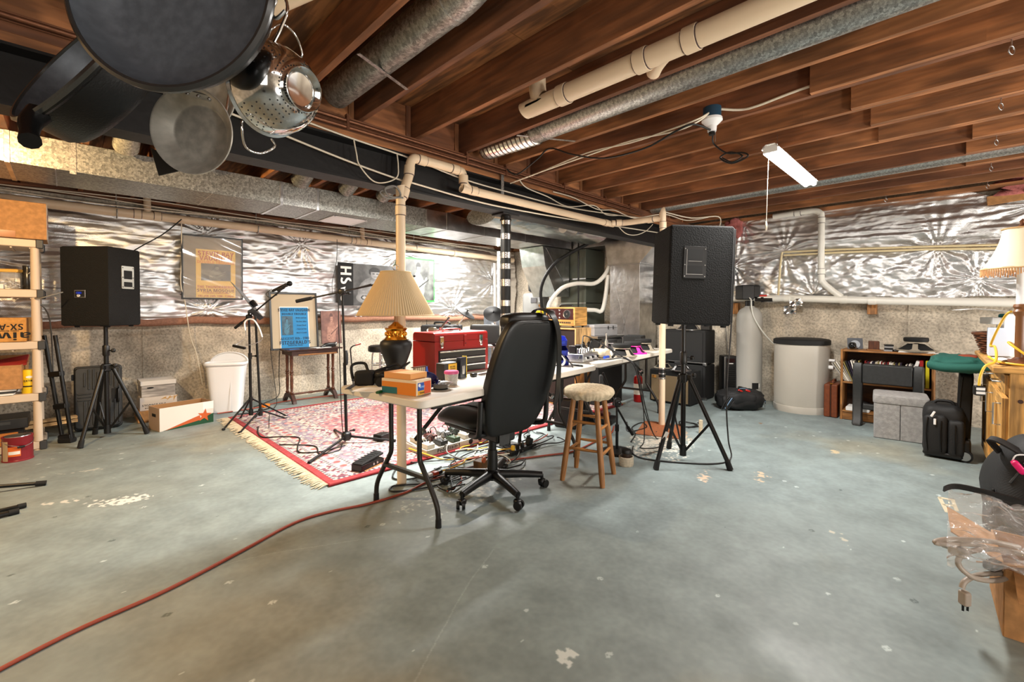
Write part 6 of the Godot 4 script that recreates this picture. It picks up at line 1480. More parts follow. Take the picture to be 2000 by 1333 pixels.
func second_table() -> void:
	var y := 0.7402
	folding_table(V(4.12, 0, -2.68), 6.3, 1.83, "second white folding table carrying bare speaker drivers, beyond the wooden stool")
	# amplifier chassis with valves and cans
	var o := thing("amp_chassis", "open silver amplifier chassis with valve cans and wires beside the blue bins", "amplifier chassis", V(3.33, y, -2.45), 12)
	part("chassis", G.new().box(V(0, 0.035, 0), V(0.34, 0.07, 0.18), 0.003), M.steel, o)
	for k in 5:
		part("can", G.new().lathe([Vector2(0, 0.07), Vector2(0.017, 0.07), Vector2(0.017, 0.115), Vector2(0.012, 0.12), Vector2(0, 0.12)], 16).at(Vector3.ZERO), M.chrome, o)
		o.get_child(-1).position = V(-0.13 + k * 0.05, 0.0, 0.03)
	for k in 2:
		part("transformer", G.new().box(V(-0.07 + k * 0.13, 0.105, -0.045), V(0.08, 0.07, 0.07), 0.006), M.black_metal, o)
	for k in 2:
		var v := part("valve", G.new().lathe([Vector2(0, 0.07), Vector2(0.014, 0.07), Vector2(0.015, 0.09), Vector2(0.013, 0.15), Vector2(0.006, 0.165), Vector2(0, 0.165)], 16), mat(Color(0.08, 0.07, 0.06), 0.1), o)
		v.position = V(0.08 + k * 0.055, 0.0, -0.02 + k * 0.03)
	for k in 6:
		part("control_knob", G.new().cyl(V(-0.14 + k * 0.055, 0.035, 0.09), V(-0.14 + k * 0.055, 0.035, 0.108), 0.012, 0.01, 14), M.black_plastic if k % 2 else M.white_plastic, o)
	for k in 3:
		part("wire", G.new().tube([V(-0.12 + k * 0.1, 0.07, 0.02), V(-0.1 + k * 0.1, 0.13 + k * 0.02, 0.05), V(-0.02 + k * 0.08, 0.15, 0.03), V(0.02 + k * 0.07, 0.075, 0.06)], 0.0035, 6, 5), M.wire_black, o)
	o = thing("cable_heap", "blue-plugged adapter and white cloth gloves heaped next to the amplifier chassis", "cable", V(3.62, y, -2.42), 10)
	part("white_glove", G.new().soft(V(0.0, 0.045, -0.02), V(0.17, 0.09, 0.15), 0.6, 0.6, 28, 16, 0.45, 3), mat(Color(0.78, 0.72, 0.6), 0.9), o)
	part("blue_plug", G.new().cyl(V(-0.12, 0.02, 0.07), V(-0.05, 0.022, 0.08), 0.013), mat(Color(0.15, 0.3, 0.75), 0.4), o)
	part("black_clamp", G.new().tube([V(0.05, 0.01, 0.08), V(0.09, 0.03, 0.08), V(0.1, 0.07, 0.06), V(0.09, 0.1, 0.03)], 0.012, 10, 4), M.black_plastic, o)
	solo("black_cord", G.new().tube([V(3.15, y + 0.03, -2.35), V(3.3, y + 0.17, -2.42), V(3.36, y + 0.22, -2.45), V(3.43, y + 0.2, -2.42), V(3.56, y + 0.1, -2.3), V(3.66, y + 0.02, -2.22), V(3.72, 0.66, -2.13), V(3.78, 0.3, -2.08), V(3.86, 0.02, -2.0), V(3.95, 0.008, -1.95)], 0.005, 6, 6), M.wire_black, "black cable arching over the amplifier chassis and down off the table, the nearer one", "cable")
	solo("black_cord", G.new().tube([V(3.3, y + 0.02, -2.3), V(3.5, y + 0.006, -2.28), V(3.69, y + 0.006, -2.235), V(3.77, 0.66, -2.14), V(3.85, 0.3, -2.1), V(3.97, 0.02, -2.08), V(4.08, 0.008, -2.1)], 0.005, 6, 6), M.wire_black, "black cable running over the table edge to the standpipe foot, the farther one", "cable")
	solo("black_cord", G.new().tube([V(3.68, y + 0.02, -2.3), V(3.72, y + 0.006, -2.22), V(3.75, 0.65, -2.14), V(3.72, 0.35, -2.05), V(3.62, 0.05, -1.98), V(3.5, 0.008, -1.95), V(3.62, 0.008, -1.85), V(3.75, 0.008, -1.9)], 0.005, 6, 6), M.wire_black, "black cable hanging off the table between the other two and curling on the floor", "cable")
	driver(V(3.93, y, -2.40), 0.15, M.speaker_grey, "pale grey bare speaker driver nearest on the second table, magnet up", 20)
	driver(V(4.26, y, -2.47), 0.15, M.pink_paint, "bright pink bare speaker driver in the middle of the second table", 20)
	driver(V(4.68, y, -2.58), 0.155, M.speaker_grey, "pale grey bare speaker driver beyond the pink one", 30)
	driver(V(4.45, y, -2.88), 0.15, M.steel, "dark bare speaker driver behind the pink one, at the table's back", 10)
	solo("steel_bottle", G.new().lathe([Vector2(0, 0), Vector2(0.02, 0), Vector2(0.02, 0.12), Vector2(0.008, 0.15), Vector2(0.008, 0.19), Vector2(0.012, 0.2), Vector2(0.012, 0.215), Vector2(0, 0.22)], 18), M.steel, "small shiny steel bottle standing between the first two drivers", "bottle", V(4.05, y, -2.66))
	o = thing("amp_head", "small black amplifier with a grey end and wire handle at the table's far end", "amplifier", V(4.9, y, -2.82), 20)
	part("case", G.new().box(V(0, 0.075, 0), V(0.3, 0.15, 0.22), 0.012), M.tolex, o)
	part("grey_end", G.new().box(V(0.152, 0.08, 0), V(0.006, 0.12, 0.18), 0.003), mat(Color(0.55, 0.55, 0.56), 0.5), o)
	part("wire_handle", G.new().tube([V(0.155, 0.13, -0.05), V(0.2, 0.11, -0.05), V(0.21, 0.06, -0.03), V(0.155, 0.03, -0.02)], 0.004, 6, 5), M.steel, o)
	# gear rack behind the table with a grey steel box on top
	o = thing("gear_cabinet", "low black equipment rack behind the second table", "rack", V(4.9, 0, -3.35), 0)
	part("case", G.new().box(V(0, 0.42, 0), V(0.55, 0.84, 0.4), 0.01), M.tolex, o)
	for k in 3:
		part("rack_panel", G.new().box(V(0, 0.78 - k * 0.1, 0.202), V(0.48, 0.08, 0.012), 0.002), M.steel if k == 0 else M.black_metal, o)
	part("top_tray", G.new().box(V(0, 0.86, 0.0), V(0.62, 0.03, 0.42), 0.004), M.steel, o)
	o = thing("lock_box", "grey steel box with two dark latches on the equipment rack", "box", V(4.86, 0.875, -3.3), -10)
	part("box_body", G.new().box(V(0, 0.05, 0), V(0.42, 0.1, 0.24), 0.006), mat(Color(0.62, 0.62, 0.63), 0.4, 0.4), o)
	part("box_lid", G.new().box(V(0, 0.12, 0), V(0.42, 0.038, 0.24), 0.006), mat(Color(0.68, 0.68, 0.69), 0.4, 0.4), o)
	for s in [-1, 1]:
		part("latch", G.new().box(V(0.08 + s * 0.045, 0.1, 0.123), V(0.012, 0.045, 0.008), 0.002), M.black_metal, o)
	# wooden amplifier and cabinets left of it
	o = thing("wooden_amp", "small pine amplifier head with a dark red front and two round dials", "amplifier", V(4.47, 1.005, -3.53), 0)
	part("case", G.new().box(V(0, 0.115, 0), V(0.26, 0.23, 0.46), 0.008), M.pine, o)
	part("front_panel", G.new().box(V(-0.132, 0.145, 0), V(0.006, 0.135, 0.42), 0.003), mat(Color(0.2, 0.05, 0.05), 0.5), o)
	for s in [-1, 1]:
		var dl := part("dial", G.new().at(V(-0.135, 0.145, s * 0.12), rz(90)).lathe([Vector2(0, 0.012), Vector2(0.04, 0.008), Vector2(0.046, 0.0), Vector2(0.046, 0.012), Vector2(0.052, 0.014), Vector2(0.052, 0.0)], 28), M.steel, o)
		part("dial_face", G.new().at(V(-0.14, 0.145, s * 0.12), rz(90)).cyl(V(0, 0, 0), V(0, 0.006, 0), 0.042, -1, 24), M.ink, dl)
	for k in 3:
		part("pilot_lamp", G.new().soft(V(-0.137, 0.1 + k * 0.045, 0), V(0.02, 0.026, 0.026), 0.9, 0.9, 12, 8), M.chrome, o)
	for k in 12:
		part("vent_slot", G.new().box(V(-0.131, 0.04, -0.16 + k * 0.029), V(0.003, 0.02, 0.018)), M.ink, o)
	part("strap_handle", G.new().tube([V(0, 0.23, -0.1), V(0, 0.255, -0.08), V(0, 0.255, 0.08), V(0, 0.23, 0.1)], 0.011, 8, 4), M.black_plastic, o)
	for x in [-0.1, 0.1]:
		for z in [-0.18, 0.18]:
			part("rubber_foot", G.new().cyl(V(x, -0.02, z), V(x, 0.0, z), 0.014), M.rubber, o)
	for k in 2:
		o = thing("wooden_cabinet", ["pine speaker cabinet with dark cloth front under the pine amplifier head", "brown wooden speaker cabinet on the floor under the pine one"][k], "speaker cabinet", V(4.53, 0.49 - k * 0.485, -3.56), 0)
		var wm: Material = M.pale_pine if k == 0 else M.oak
		for s in [-1, 1]:
			part("cabinet_side", G.new().box(V(0, 0.245, s * 0.275), V(0.4, 0.49, 0.02), 0.004), wm, o)
			part("cabinet_panel", G.new().box(V(0, 0.245 + s * 0.235, 0), V(0.4, 0.02, 0.53), 0.004), wm, o)
		part("back_panel", G.new().box(V(0.19, 0.245, 0), V(0.015, 0.45, 0.53), 0.002), wm, o)
		part("cloth_front", G.new().box(V(-0.17, 0.245, 0), V(0.01, 0.45, 0.53)), mat(Color(0.2, 0.13, 0.1), 0.9, 0, T.weave, 14.0, T.weave_n, 0.5, true), o)
	o = thing("plastic_tub", "large clear plastic storage tub on the floor behind the second table", "tub", V(5.15, 0.0, -3.95), 5)
	part("tub", G.new().grid(func(u: float, v: float) -> Vector3:
		var a := TAU * u
		var k := lerpf(0.9, 1.0, v)
		return V(signf(cos(a)) * pow(absf(cos(a)), 0.2) * 0.3 * k, 0.01 + v * 0.42, signf(sin(a)) * pow(absf(sin(a)), 0.2) * 0.42 * k), 48, 6, true, 0.003), M.clear, o)
	part("lid", G.new().box(V(0, 0.44, 0), V(0.64, 0.03, 0.88), 0.01), mat(Color(0.35, 0.45, 0.5), 0.4), o)
	part("contents", G.new().soft(V(0, 0.17, 0), V(0.5, 0.3, 0.72), 0.3, 0.3, 30, 16, 0.2, 5), mat(Color(0.5, 0.5, 0.5), 0.9), o)
	# fire extinguisher
	o = thing("fire_extinguisher", "red fire extinguisher with a white label on the floor by the tan-fronted amplifier", "fire extinguisher", V(5.28, 0, -2.98))
	part("cylinder", G.new().lathe([Vector2(0, 0), Vector2(0.05, 0), Vector2(0.056, 0.01), Vector2(0.056, 0.3), Vector2(0.045, 0.335), Vector2(0.02, 0.35), Vector2(0, 0.35)], 24), mat(Color(0.6, 0.04, 0.04), 0.3), o)
	part("label", G.new().lathe([Vector2(0.0565, 0.1), Vector2(0.0565, 0.24)], 24), M.paper, o)
	part("valve", G.new().cyl(V(0, 0.34, 0), V(0, 0.4, 0), 0.016), M.black_metal, o)
	part("lever", G.new().bar(V(-0.05, 0.41, 0), V(0.05, 0.395, 0), 0.012, 0.018, 0.002), M.black_metal, o)
	part("discharge_hose", G.new().tube([V(0.02, 0.38, 0), V(0.075, 0.36, 0), V(0.075, 0.2, 0), V(0.07, 0.1, 0)], 0.01, 8, 5), M.black_matte, o)
	# black case and short boom stand between stool and table
	o = thing("black_case", "black ridged equipment case with a chrome-edged top on the floor behind the stool", "case", V(3.72, 0, -2.86), 10)
	part("body", G.new().box(V(0, 0.15, 0), V(0.34, 0.3, 0.26), 0.02), M.black_plastic, o)
	part("top_tray", G.new().box(V(0, 0.32, 0), V(0.3, 0.04, 0.22), 0.01), M.chrome, o)
	for k in 4:
		part("rib", G.new().box(V(-0.12 + k * 0.08, 0.15, 0.132), V(0.03, 0.24, 0.012), 0.004), M.black_plastic, o)
	o = thing("pedal_case", "black flat tray with dark red fittings on the floor beside the black case", "tray", V(4.05, 0, -2.72), 15)
	part("tray", G.new().box(V(0, 0.03, 0), V(0.24, 0.06, 0.3), 0.012), M.black_plastic, o)
	part("fitting", G.new().box(V(0.0, 0.085, 0.03), V(0.1, 0.05, 0.12), 0.012), mat(Color(0.25, 0.05, 0.04), 0.5), o)
	o = thing("short_boom_stand", "short black boom stand on a round base between stool and second table", "microphone stand", V(3.27, 0, -2.04))
	part("base", G.new().lathe([Vector2(0, 0), Vector2(0.125, 0), Vector2(0.128, 0.008), Vector2(0.12, 0.02), Vector2(0.03, 0.03), Vector2(0, 0.03)], 40), M.black_metal, o)
	part("pole", G.new().cyl(V(0, 0.02, 0), V(0, 0.22, 0), 0.0125), M.black_metal, o)
	part("grip", G.new().cyl(V(0, 0.18, 0), V(0, 0.235, 0), 0.017), M.rubber, o)
	part("upper_pole", G.new().cyl(V(0, 0.22, 0), V(0.01, 0.43, -0.01), 0.009), M.black_metal, o)
	part("boom_clutch", G.new().soft(V(0.012, 0.42, -0.005), V(0.06, 0.08, 0.05), 0.6, 0.6, 12, 8, 0, 1, ry(-45)), M.black_plastic, o)
	knob(o, V(0.01, 0.42, 0.01), V(-0.7, 0, 0.7), 0.014)
	part("boom", G.new().cyl(V(0.165, 0.15, 0.03), V(-0.03, 0.62, -0.15), 0.009), M.black_metal, o)
	part("counterweight", G.new().cyl(V(0.18, 0.12, 0.045), V(0.15, 0.19, 0.015), 0.013), M.rubber, o)
	part("upper_arm", G.new().tube([V(0.05, 0.43, -0.07), V(0.06, 0.5, -0.11), V(0.0, 0.66, -0.14)], 0.009, 8, 4), M.black_metal, o)
	part("clip", G.new().box(V(-0.03, 0.6, -0.14), V(0.03, 0.09, 0.06), 0.01, ry(-45)), M.grey_plastic, o)

func chair_and_stool() -> void:
	# office chair seen from behind
	var o := thing("office_chair", "black leather high-backed office chair on castors at the work table, seen from behind", "chair", V(2.0, 0, -2.2), -4.0)
	var dirs := [V(-0.17, 0, -0.25), V(-0.36, 0, 0.12), V(-0.08, 0, 0.4), V(0.3, 0, 0.2), V(0.27, 0, -0.21)]
	part("base_hub", G.new().lathe([Vector2(0, 0.07), Vector2(0.035, 0.07), Vector2(0.05, 0.085), Vector2(0.055, 0.125), Vector2(0.04, 0.14), Vector2(0, 0.14)], 24), M.black_plastic, o)
	for d: Vector3 in dirs:
		var n := d.normalized()
		var e := n * 0.335
		var l := part("base_leg", G.new().tube([n * 0.02 + V(0, 0.105, 0), n * 0.2 + V(0, 0.098, 0), e + V(0, 0.085, 0)], [0.033, 0.025, 0.021], 12, 2), M.black_plastic, o)
		part("castor_stem", G.new().cyl(e + V(0, 0.05, 0), e + V(0, 0.09, 0), 0.011), M.black_metal, l)
		var t := V(-n.z, 0, n.x).rotated(Vector3.UP, 0.6)
		for s in [-1, 1]:
			part("castor_wheel", G.new().cyl(e + V(0, 0.028, 0) + t * s * 0.008 + n * 0.012, e + V(0, 0.028, 0) + t * s * 0.026 + n * 0.012, 0.028, 0.026, 20), M.black_plastic, l)
		part("castor_hood", G.new().soft(e + V(0, 0.042, 0), V(0.05, 0.04, 0.05), 0.7, 0.7, 14, 8), M.black_plastic, l)
	part("column_cover", G.new().cyl(V(0, 0.12, 0), V(0, 0.27, 0), 0.036, 0.032, 20), M.black_plastic, o)
	part("gas_lift", G.new().cyl(V(0, 0.26, 0), V(0, 0.4, 0), 0.026, -1, 20), M.black_metal, o)
	part("tilt_mechanism", G.new().box(V(0, 0.385, 0.02), V(0.16, 0.07, 0.26), 0.015), M.black_plastic, o)
	part("tilt_plate", G.new().box(V(-0.03, 0.375, 0.16), V(0.085, 0.07, 0.01), 0.004), M.grey_plastic, o)
	part("seat_pan", G.new().box(V(0, 0.43, -0.06), V(0.42, 0.03, 0.42), 0.01), M.black_plastic, o)
	part("seat", G.new().grid(func(u: float, v: float) -> Vector3:
		var a := TAU * u
		var ph := PI * (v - 0.5)
		var cp := pow(maxf(cos(ph), 0.0), 0.45)
		var c := signf(cos(a)) * pow(absf(cos(a)), 0.4) * cp
		var s := signf(sin(a)) * pow(absf(sin(a)), 0.4) * cp
		return V(c * 0.265, 0.495 + sin(ph) * 0.062 - 0.05 * pow(maxf(-s, 0.0), 3.0) + 0.008 * cos(c * 9.0) * maxf(sin(ph), 0.0), -0.08 + s * 0.27), 48, 20, true), M.leather, o)
	for x in [-0.09, 0.09]:
		part("seat_seam", G.new().tube([V(x, 0.552, 0.12), V(x, 0.556, -0.08), V(x, 0.54, -0.24), V(x, 0.49, -0.33)], 0.005, 6, 5), M.black_matte, o)
	part("back", G.new().grid(func(u: float, v: float) -> Vector3:
		var a := TAU * u
		var ph := PI * (v - 0.5)
		var cp := pow(maxf(cos(ph), 0.0), 0.2)
		var yn := signf(sin(ph)) * pow(absf(sin(ph)), 0.62)
		var c := signf(cos(a)) * pow(absf(cos(a)), 0.35) * cp
		var s := signf(sin(a)) * pow(absf(sin(a)), 0.6) * cp
		var w := 0.268 - 0.05 * pow(maxf(yn, 0.0), 1.5) - 0.07 * pow(maxf(-yn, 0.0), 2.0)
		var front := 1.0 if s > 0.0 else 1.5
		return V(c * w, 0.775 + yn * 0.365, 0.26 + 0.33 * (yn * 0.365) + s * 0.045 * front + 0.03 * c * c), 56, 40, true), M.leather, o)
	var pipe := []
	for k in 41:
		var a := TAU * k / 40
		var yn := signf(sin(a)) * pow(absf(sin(a)), 0.45)
		var c := signf(cos(a)) * pow(absf(cos(a)), 0.45)
		var w := 0.255 - 0.05 * pow(maxf(yn, 0.0), 1.5) - 0.06 * pow(maxf(-yn, 0.0), 2.0)
		pipe.append(V(c * w, 0.775 + yn * 0.35, 0.295 + 0.33 * (yn * 0.365) + 0.03 * c * c - 0.03 * absf(c) * absf(c)))
	part("back_piping", G.new().tube(pipe, 0.005, 6), M.leather, o)
	part("head_pillow", G.new().soft(V(0, 1.13, 0.32), V(0.34, 0.11, 0.13), 0.6, 0.45, 28, 14), M.leather, o)
	for s in [-1, 1]:
		part("side_bracket", G.new().tube([V(s * 0.272, 0.66, 0.235), V(s * 0.275, 0.5, 0.225), V(s * 0.27, 0.45, 0.2), V(s * 0.25, 0.43, 0.1)], 0.017, 8, 4), M.black_plastic, o)
	# guitar strap over the chair
	o = thing("guitar_strap", "black leather guitar strap draped over the top right of the office chair", "strap", V(2.0, 0, -2.2), -4.0)
	part("band", ribbon([V(0.1, 0.9, 0.2), V(0.09, 1.08, 0.25), V(0.08, 1.18, 0.3), V(0.1, 1.21, 0.35), V(0.13, 1.17, 0.43), V(0.18, 1.05, 0.435), V(0.22, 0.85, 0.4), V(0.24, 0.7, 0.37), V(0.24, 0.6, 0.35)], V(0.93, 0.12, -0.3).normalized(), 0.062, 0.005), mat(Color(0.04, 0.04, 0.04), 0.38, 0, null, 5.0, T.leather_n, 0.3, true), o)
	part("end_tab", ribbon([V(0.24, 0.61, 0.352), V(0.24, 0.55, 0.345), V(0.235, 0.5, 0.34)], V(0.93, 0.1, -0.3).normalized(), 0.034, 0.005), M.leather, o)
	# wooden stool with a cloth cover
	o = thing("wooden_stool", "round wooden stool with a beige cloth seat cover gathered at the edge", "stool", V(2.64, 0, -1.88), 8)
	var f := FastNoiseLite.new()
	f.seed = 4
	f.frequency = 1.0
	part("seat_cover", G.new().grid(func(u: float, v: float) -> Vector3:
		var a := TAU * u
		var r: float
		var y: float
		if v < 0.6:
			var k := v / 0.6
			r = 0.172 * k
			y = 0.662 - 0.02 * pow(k, 4.0) + 0.004 * f.get_noise_2d(cos(a) * k * 8.0, sin(a) * k * 8.0)
		else:
			var k := (v - 0.6) / 0.4
			r = 0.172 + 0.012 * sin(k * PI) - 0.022 * k * k + k * 0.004 * sin(a * 34.0 + 3.0 * sin(a * 5.0))
			y = 0.642 - 0.066 * k + k * 0.004 * sin(a * 11.0)
		return V(cos(a) * r, y, sin(a) * r), 160, 24), M.canvas, o)
	part("seat", G.new().cyl(V(0, 0.585, 0), V(0, 0.64, 0), 0.155, 0.16, 36), M.oak, o)
	var top := []
	var bot := []
	for k in 4:
		var d := V(cos(k * PI / 2 + 0.62), 0, sin(k * PI / 2 + 0.62))
		top.append(d * 0.115 + V(0, 0.6, 0))
		bot.append(d * 0.205)
		part("leg", G.new().tube([d * 0.205, d * 0.19 + V(0, 0.1, 0), d * 0.155 + V(0, 0.33, 0), d * 0.115 + V(0, 0.6, 0)], [0.0165, 0.02, 0.0205, 0.0175], 16, 3), M.oak, o)
	for k in 4:
		var j := (k + 1) % 4
		for hh in [0.2 + 0.03 * (k % 2), 0.37 + 0.045 * (k % 2)]:
			part("rung", G.new().tube([bot[k].lerp(top[k], hh / 0.6), (bot[k].lerp(top[k], hh / 0.6) + bot[j].lerp(top[j], hh / 0.6)) / 2, bot[j].lerp(top[j], hh / 0.6)], [0.0085, 0.0115, 0.0085], 12, 4), M.oak, o)
	# white pot holding a dark jar
	o = thing("paint_pot", "white plaster-crusted pot holding a dark capped jar on the floor by the stool", "pot", V(3.05, 0, -1.82))
	part("pot", G.new().lathe([Vector2(0, 0), Vector2(0.052, 0), Vector2(0.056, 0.01), Vector2(0.056, 0.068), Vector2(0.05, 0.07), Vector2(0.048, 0.02), Vector2(0, 0.018)], 28), mat(Color(0.82, 0.77, 0.68), 0.7, 0, T.blot, 8.0, T.cloth_n, 0.6, true), o)
	part("jar", G.new().lathe([Vector2(0, 0.02), Vector2(0.036, 0.02), Vector2(0.038, 0.095), Vector2(0, 0.097)], 22), mat(Color(0.2, 0.13, 0.08), 0.3), o)
	part("cap", G.new().lathe([Vector2(0, 0.125), Vector2(0.036, 0.124), Vector2(0.04, 0.118), Vector2(0.04, 0.097), Vector2(0, 0.097)], 22), M.black_plastic, o)

func speakers() -> void:
	var P := V(3.47, 0, -1.56)
	speaker_stand(P, [V(3.12, 0, -1.61) - P, V(3.5, 0, -1.21) - P, V(3.68, 0, -1.78) - P], 1.12, "black tripod speaker stand with a white sticker on its near left leg")
	var st: Node3D = get_child(-1)
	part("white_sticker", G.new().box(V(-0.245, 0.235, -0.035) + V(-0.012, 0, 0.012), V(0.028, 0.08, 0.002), 0.0005, ry(-45) * rz(-24)), M.paper, st)
	var o := thing("loudspeaker", "tall black carpeted loudspeaker with a black recessed handle on the right tripod stand", "speaker", V(3.5, 1.085, -1.53), -45)
	o.rotation.z = deg_to_rad(-1.8)
	part("cabinet", G.new().box(V(0, 0.375, 0), V(0.485, 0.75, 0.4), 0.018), M.carpet, o)
	for k in [[-0.2, -0.15], [0.2, -0.15], [-0.2, 0.15], [0.2, 0.15]]:
		part("rubber_foot", G.new().cyl(V(k[0], -0.014, k[1]), V(k[0], 0.0, k[1]), 0.02, 0.022, 12), M.rubber, o)
	part("edge_strip", G.new().box(V(0.235, 0.375, 0.206), V(0.012, 0.7, 0.006), 0.002), M.tolex, o)
	var c := V(-0.055, 0.47, 0.2005)
	var h := part("side_handle", G.new().at(c).prism(rect(0.17, 0.24, 0.01), 0.0, 0.005, 0.002), M.black_plastic, o)
	for s in [[0, 0.055, 0.115, 0.085], [0, -0.055, 0.115, 0.06]]:
		part("recess", G.new().at(c + V(s[0], s[1], 0.0042)).prism(rect(s[2], s[3], 0.006), 0.0, 0.0015), M.ink, h)
	part("bright_edge", G.new().box(c + V(-0.062, 0.0, 0.0065), V(0.003, 0.19, 0.003)), M.steel, h)
	part("bright_edge", G.new().box(c + V(0.0, -0.09, 0.0065), V(0.122, 0.003, 0.003)), M.steel, h)
	part("bright_edge", G.new().box(c + V(0.0, 0.008, 0.0065), V(0.1, 0.003, 0.003)), M.steel, h)
	for y in [-0.105, -0.02, 0.1]:
		for x in [-0.075, 0.075]:
			part("screw", G.new().cyl(c + V(x, y, 0.004), c + V(x, y, 0.008), 0.004, -1, 8), M.steel, h)
	solo("speaker_cable", G.new().tube([V(3.74, 1.39, -1.34), V(3.8, 1.385, -1.32), V(3.83, 1.33, -1.32), V(3.83, 1.0, -1.33), V(3.8, 0.7, -1.34), V(3.78, 0.4, -1.34), V(3.77, 0.15, -1.32), V(3.7, 0.02, -1.28), V(3.5, 0.008, -1.38), V(3.28, 0.008, -1.72), V(3.3, 0.008, -1.9), V(3.5, 0.008, -2.02)], 0.006, 8, 6), M.wire_black, "black speaker cable hanging from the tall loudspeaker's blue plug to the floor", "cable")
	solo("blue_connector", G.new().cyl(V(-0.03, 0, 0), V(0.03, 0, 0), 0.013, 0.012, 16), mat(Color(0.1, 0.2, 0.7), 0.4), "blue speaker plug in the right side of the tall loudspeaker", "plug", V(3.745, 1.39, -1.35), -40)

func far_corner() -> void:
	# combo amplifier with tan grille
	var o := thing("combo_amp", "black combo amplifier with a tan woven grille and small badge, on the floor", "amplifier", V(5.6, 0, -2.63), -90)
	part("cabinet", G.new().box(V(0, 0.22, 0), V(0.55, 0.42, 0.32), 0.012), M.tolex, o)
	part("grille_cloth", G.new().box(V(0, 0.195, 0.163), V(0.49, 0.33, 0.006), 0.002), M.grille, o)
	part("badge", G.new().box(V(-0.205, 0.335, 0.168), V(0.06, 0.035, 0.003), 0.001), mat(Color(0.8, 0.55, 0.25), 0.5), o)
	text("F", 0.03, M.ink, o, V(-0.215, 0.335, 0.1705), Basis(), 1.0, 3)
	for s in [-1, 1]:
		part("rubber_foot", G.new().cyl(V(s * 0.22, 0, 0), V(s * 0.22, 0.012, 0), 0.025), M.rubber, o)
	driver(V(5.53, 0.432, -2.52), 0.13, M.steel, "grey bare speaker driver lying on the tan-fronted amplifier, nearer one", 15)
	driver(V(5.62, 0.432, -2.8), 0.12, M.speaker_grey, "pale bare speaker driver on the tan-fronted amplifier, half behind the standpipe", 50)
	for k in 2:
		o = thing("speaker_cabinet", ["black speaker cabinet with a smooth front on top of the pair by the right wall", "black speaker cabinet at the bottom of the pair, behind the tan-fronted amplifier"][k], "speaker cabinet", V(6.11, 0.47 - k * 0.465, -2.68), -90)
		part("cabinet", G.new().box(V(0, 0.232, 0), V(0.6, 0.455, 0.32), 0.012), M.tolex, o)
		part("front_cloth", G.new().box(V(-0.01, 0.232, 0.162), V(0.54, 0.39, 0.006), 0.002), M.black_matte, o)
		part("metal_lip", G.new().box(V(0, 0.025, 0.164), V(0.56, 0.014, 0.012), 0.003), M.steel, o)
		for s in [-1, 1]:
			part("corner_guard", G.new().soft(V(s * 0.29, 0.01, 0.15), V(0.05, 0.05, 0.05), 0.3, 0.3, 12, 8), M.steel, o)
	driver(V(6.08, 0.928, -2.66), 0.17, M.steel, "bright bare speaker driver on top of the black cabinets, behind the loudspeaker's pole", 40)
	solo("small_amp", G.new().box(V(0, 0.05, 0), V(0.1, 0.1, 0.12), 0.01), M.black_plastic, "small black box at the right end of the top black cabinet", "box", V(6.1, 0.928, -2.43), 0)
	# tower heater
	o = thing("tower_heater", "slim black tower fan heater with silver edges beside the black cabinets", "heater", V(6.3, 0, -2.22), -50)
	part("body", G.new().soft(V(0, 0.3, 0), V(0.19, 0.58, 0.2), 0.12, 0.4), M.black_plastic, o)
	for s in [-1, 1]:
		part("silver_edge", G.new().box(V(s * 0.075, 0.3, 0.09), V(0.016, 0.56, 0.02), 0.006), M.steel, o)
	for k in 14:
		part("louvre", G.new().box(V(0, 0.08 + k * 0.028, 0.098), V(0.12, 0.006, 0.012), 0.002, rx(20)), M.black_metal, o)
	part("display", G.new().box(V(0, 0.53, 0.1), V(0.1, 0.05, 0.006), 0.002), mat(Color(0.12, 0.03, 0.04), 0.2), o)
	part("button_row", G.new().box(V(0, 0.49, 0.101), V(0.06, 0.01, 0.006), 0.002), M.paper, o)
	# small backpack on the floor with cords on top
	o = thing("small_backpack", "small black backpack with coiled cables and red plugs lying on the floor by the softener", "bag", V(5.78, 0, -1.9), -45)
	part("body", G.new().soft(V(0, 0.12, 0), V(0.52, 0.25, 0.34), 0.7, 0.55, 44, 24, 0.16, 7), M.nylon, o)
	part("flap", G.new().soft(V(-0.03, 0.15, 0.08), V(0.36, 0.16, 0.2), 0.7, 0.6, 30, 16, 0.2, 11), mat(Color(0.09, 0.09, 0.095), 0.7, 0, null, 12.0, T.weave_n, 0.5, true), o)
	for k in 5:
		part("coiled_cable", G.new().tube([V(-0.28 + k * 0.02, 0.03, 0.14), V(-0.2 + k * 0.03, 0.17 + k * 0.01, 0.15), V(0.0, 0.235 + k * 0.008, 0.07 - k * 0.02), V(0.17, 0.2, 0.06), V(0.26, 0.08 + k * 0.01, 0.1)], 0.007, 6, 6), M.wire_black if k != 2 else mat(Color(0.4, 0.5, 0.6), 0.5), o)
	for k in 2:
		part("red_plug", G.new().soft(V(-0.04 + k * 0.09, 0.235, 0.1), V(0.06, 0.022, 0.026), 0.6, 0.6, 12, 8, 0, 1, rz(-20)), mat(Color(0.75, 0.12, 0.1), 0.4), o)
	part("zip", G.new().tube([V(0.1, 0.2, 0.14), V(0.2, 0.14, 0.15), V(0.24, 0.05, 0.13)], 0.005, 6, 5), M.steel, o)
	# water softener
	o = thing("water_softener", "tall grey water softener cylinder with a black control head by the right wall", "water softener", V(6.37, 0, -1.98))
	part("tank", G.new().lathe([Vector2(0, 0.02), Vector2(0.13, 0.02), Vector2(0.15, 0.06), Vector2(0.152, 0.12), Vector2(0.155, 1.08), Vector2(0.145, 1.15), Vector2(0.115, 1.205), Vector2(0.06, 1.24), Vector2(0.05, 1.26), Vector2(0, 1.26)], 40), mat(Color(0.68, 0.67, 0.64), 0.5), o)
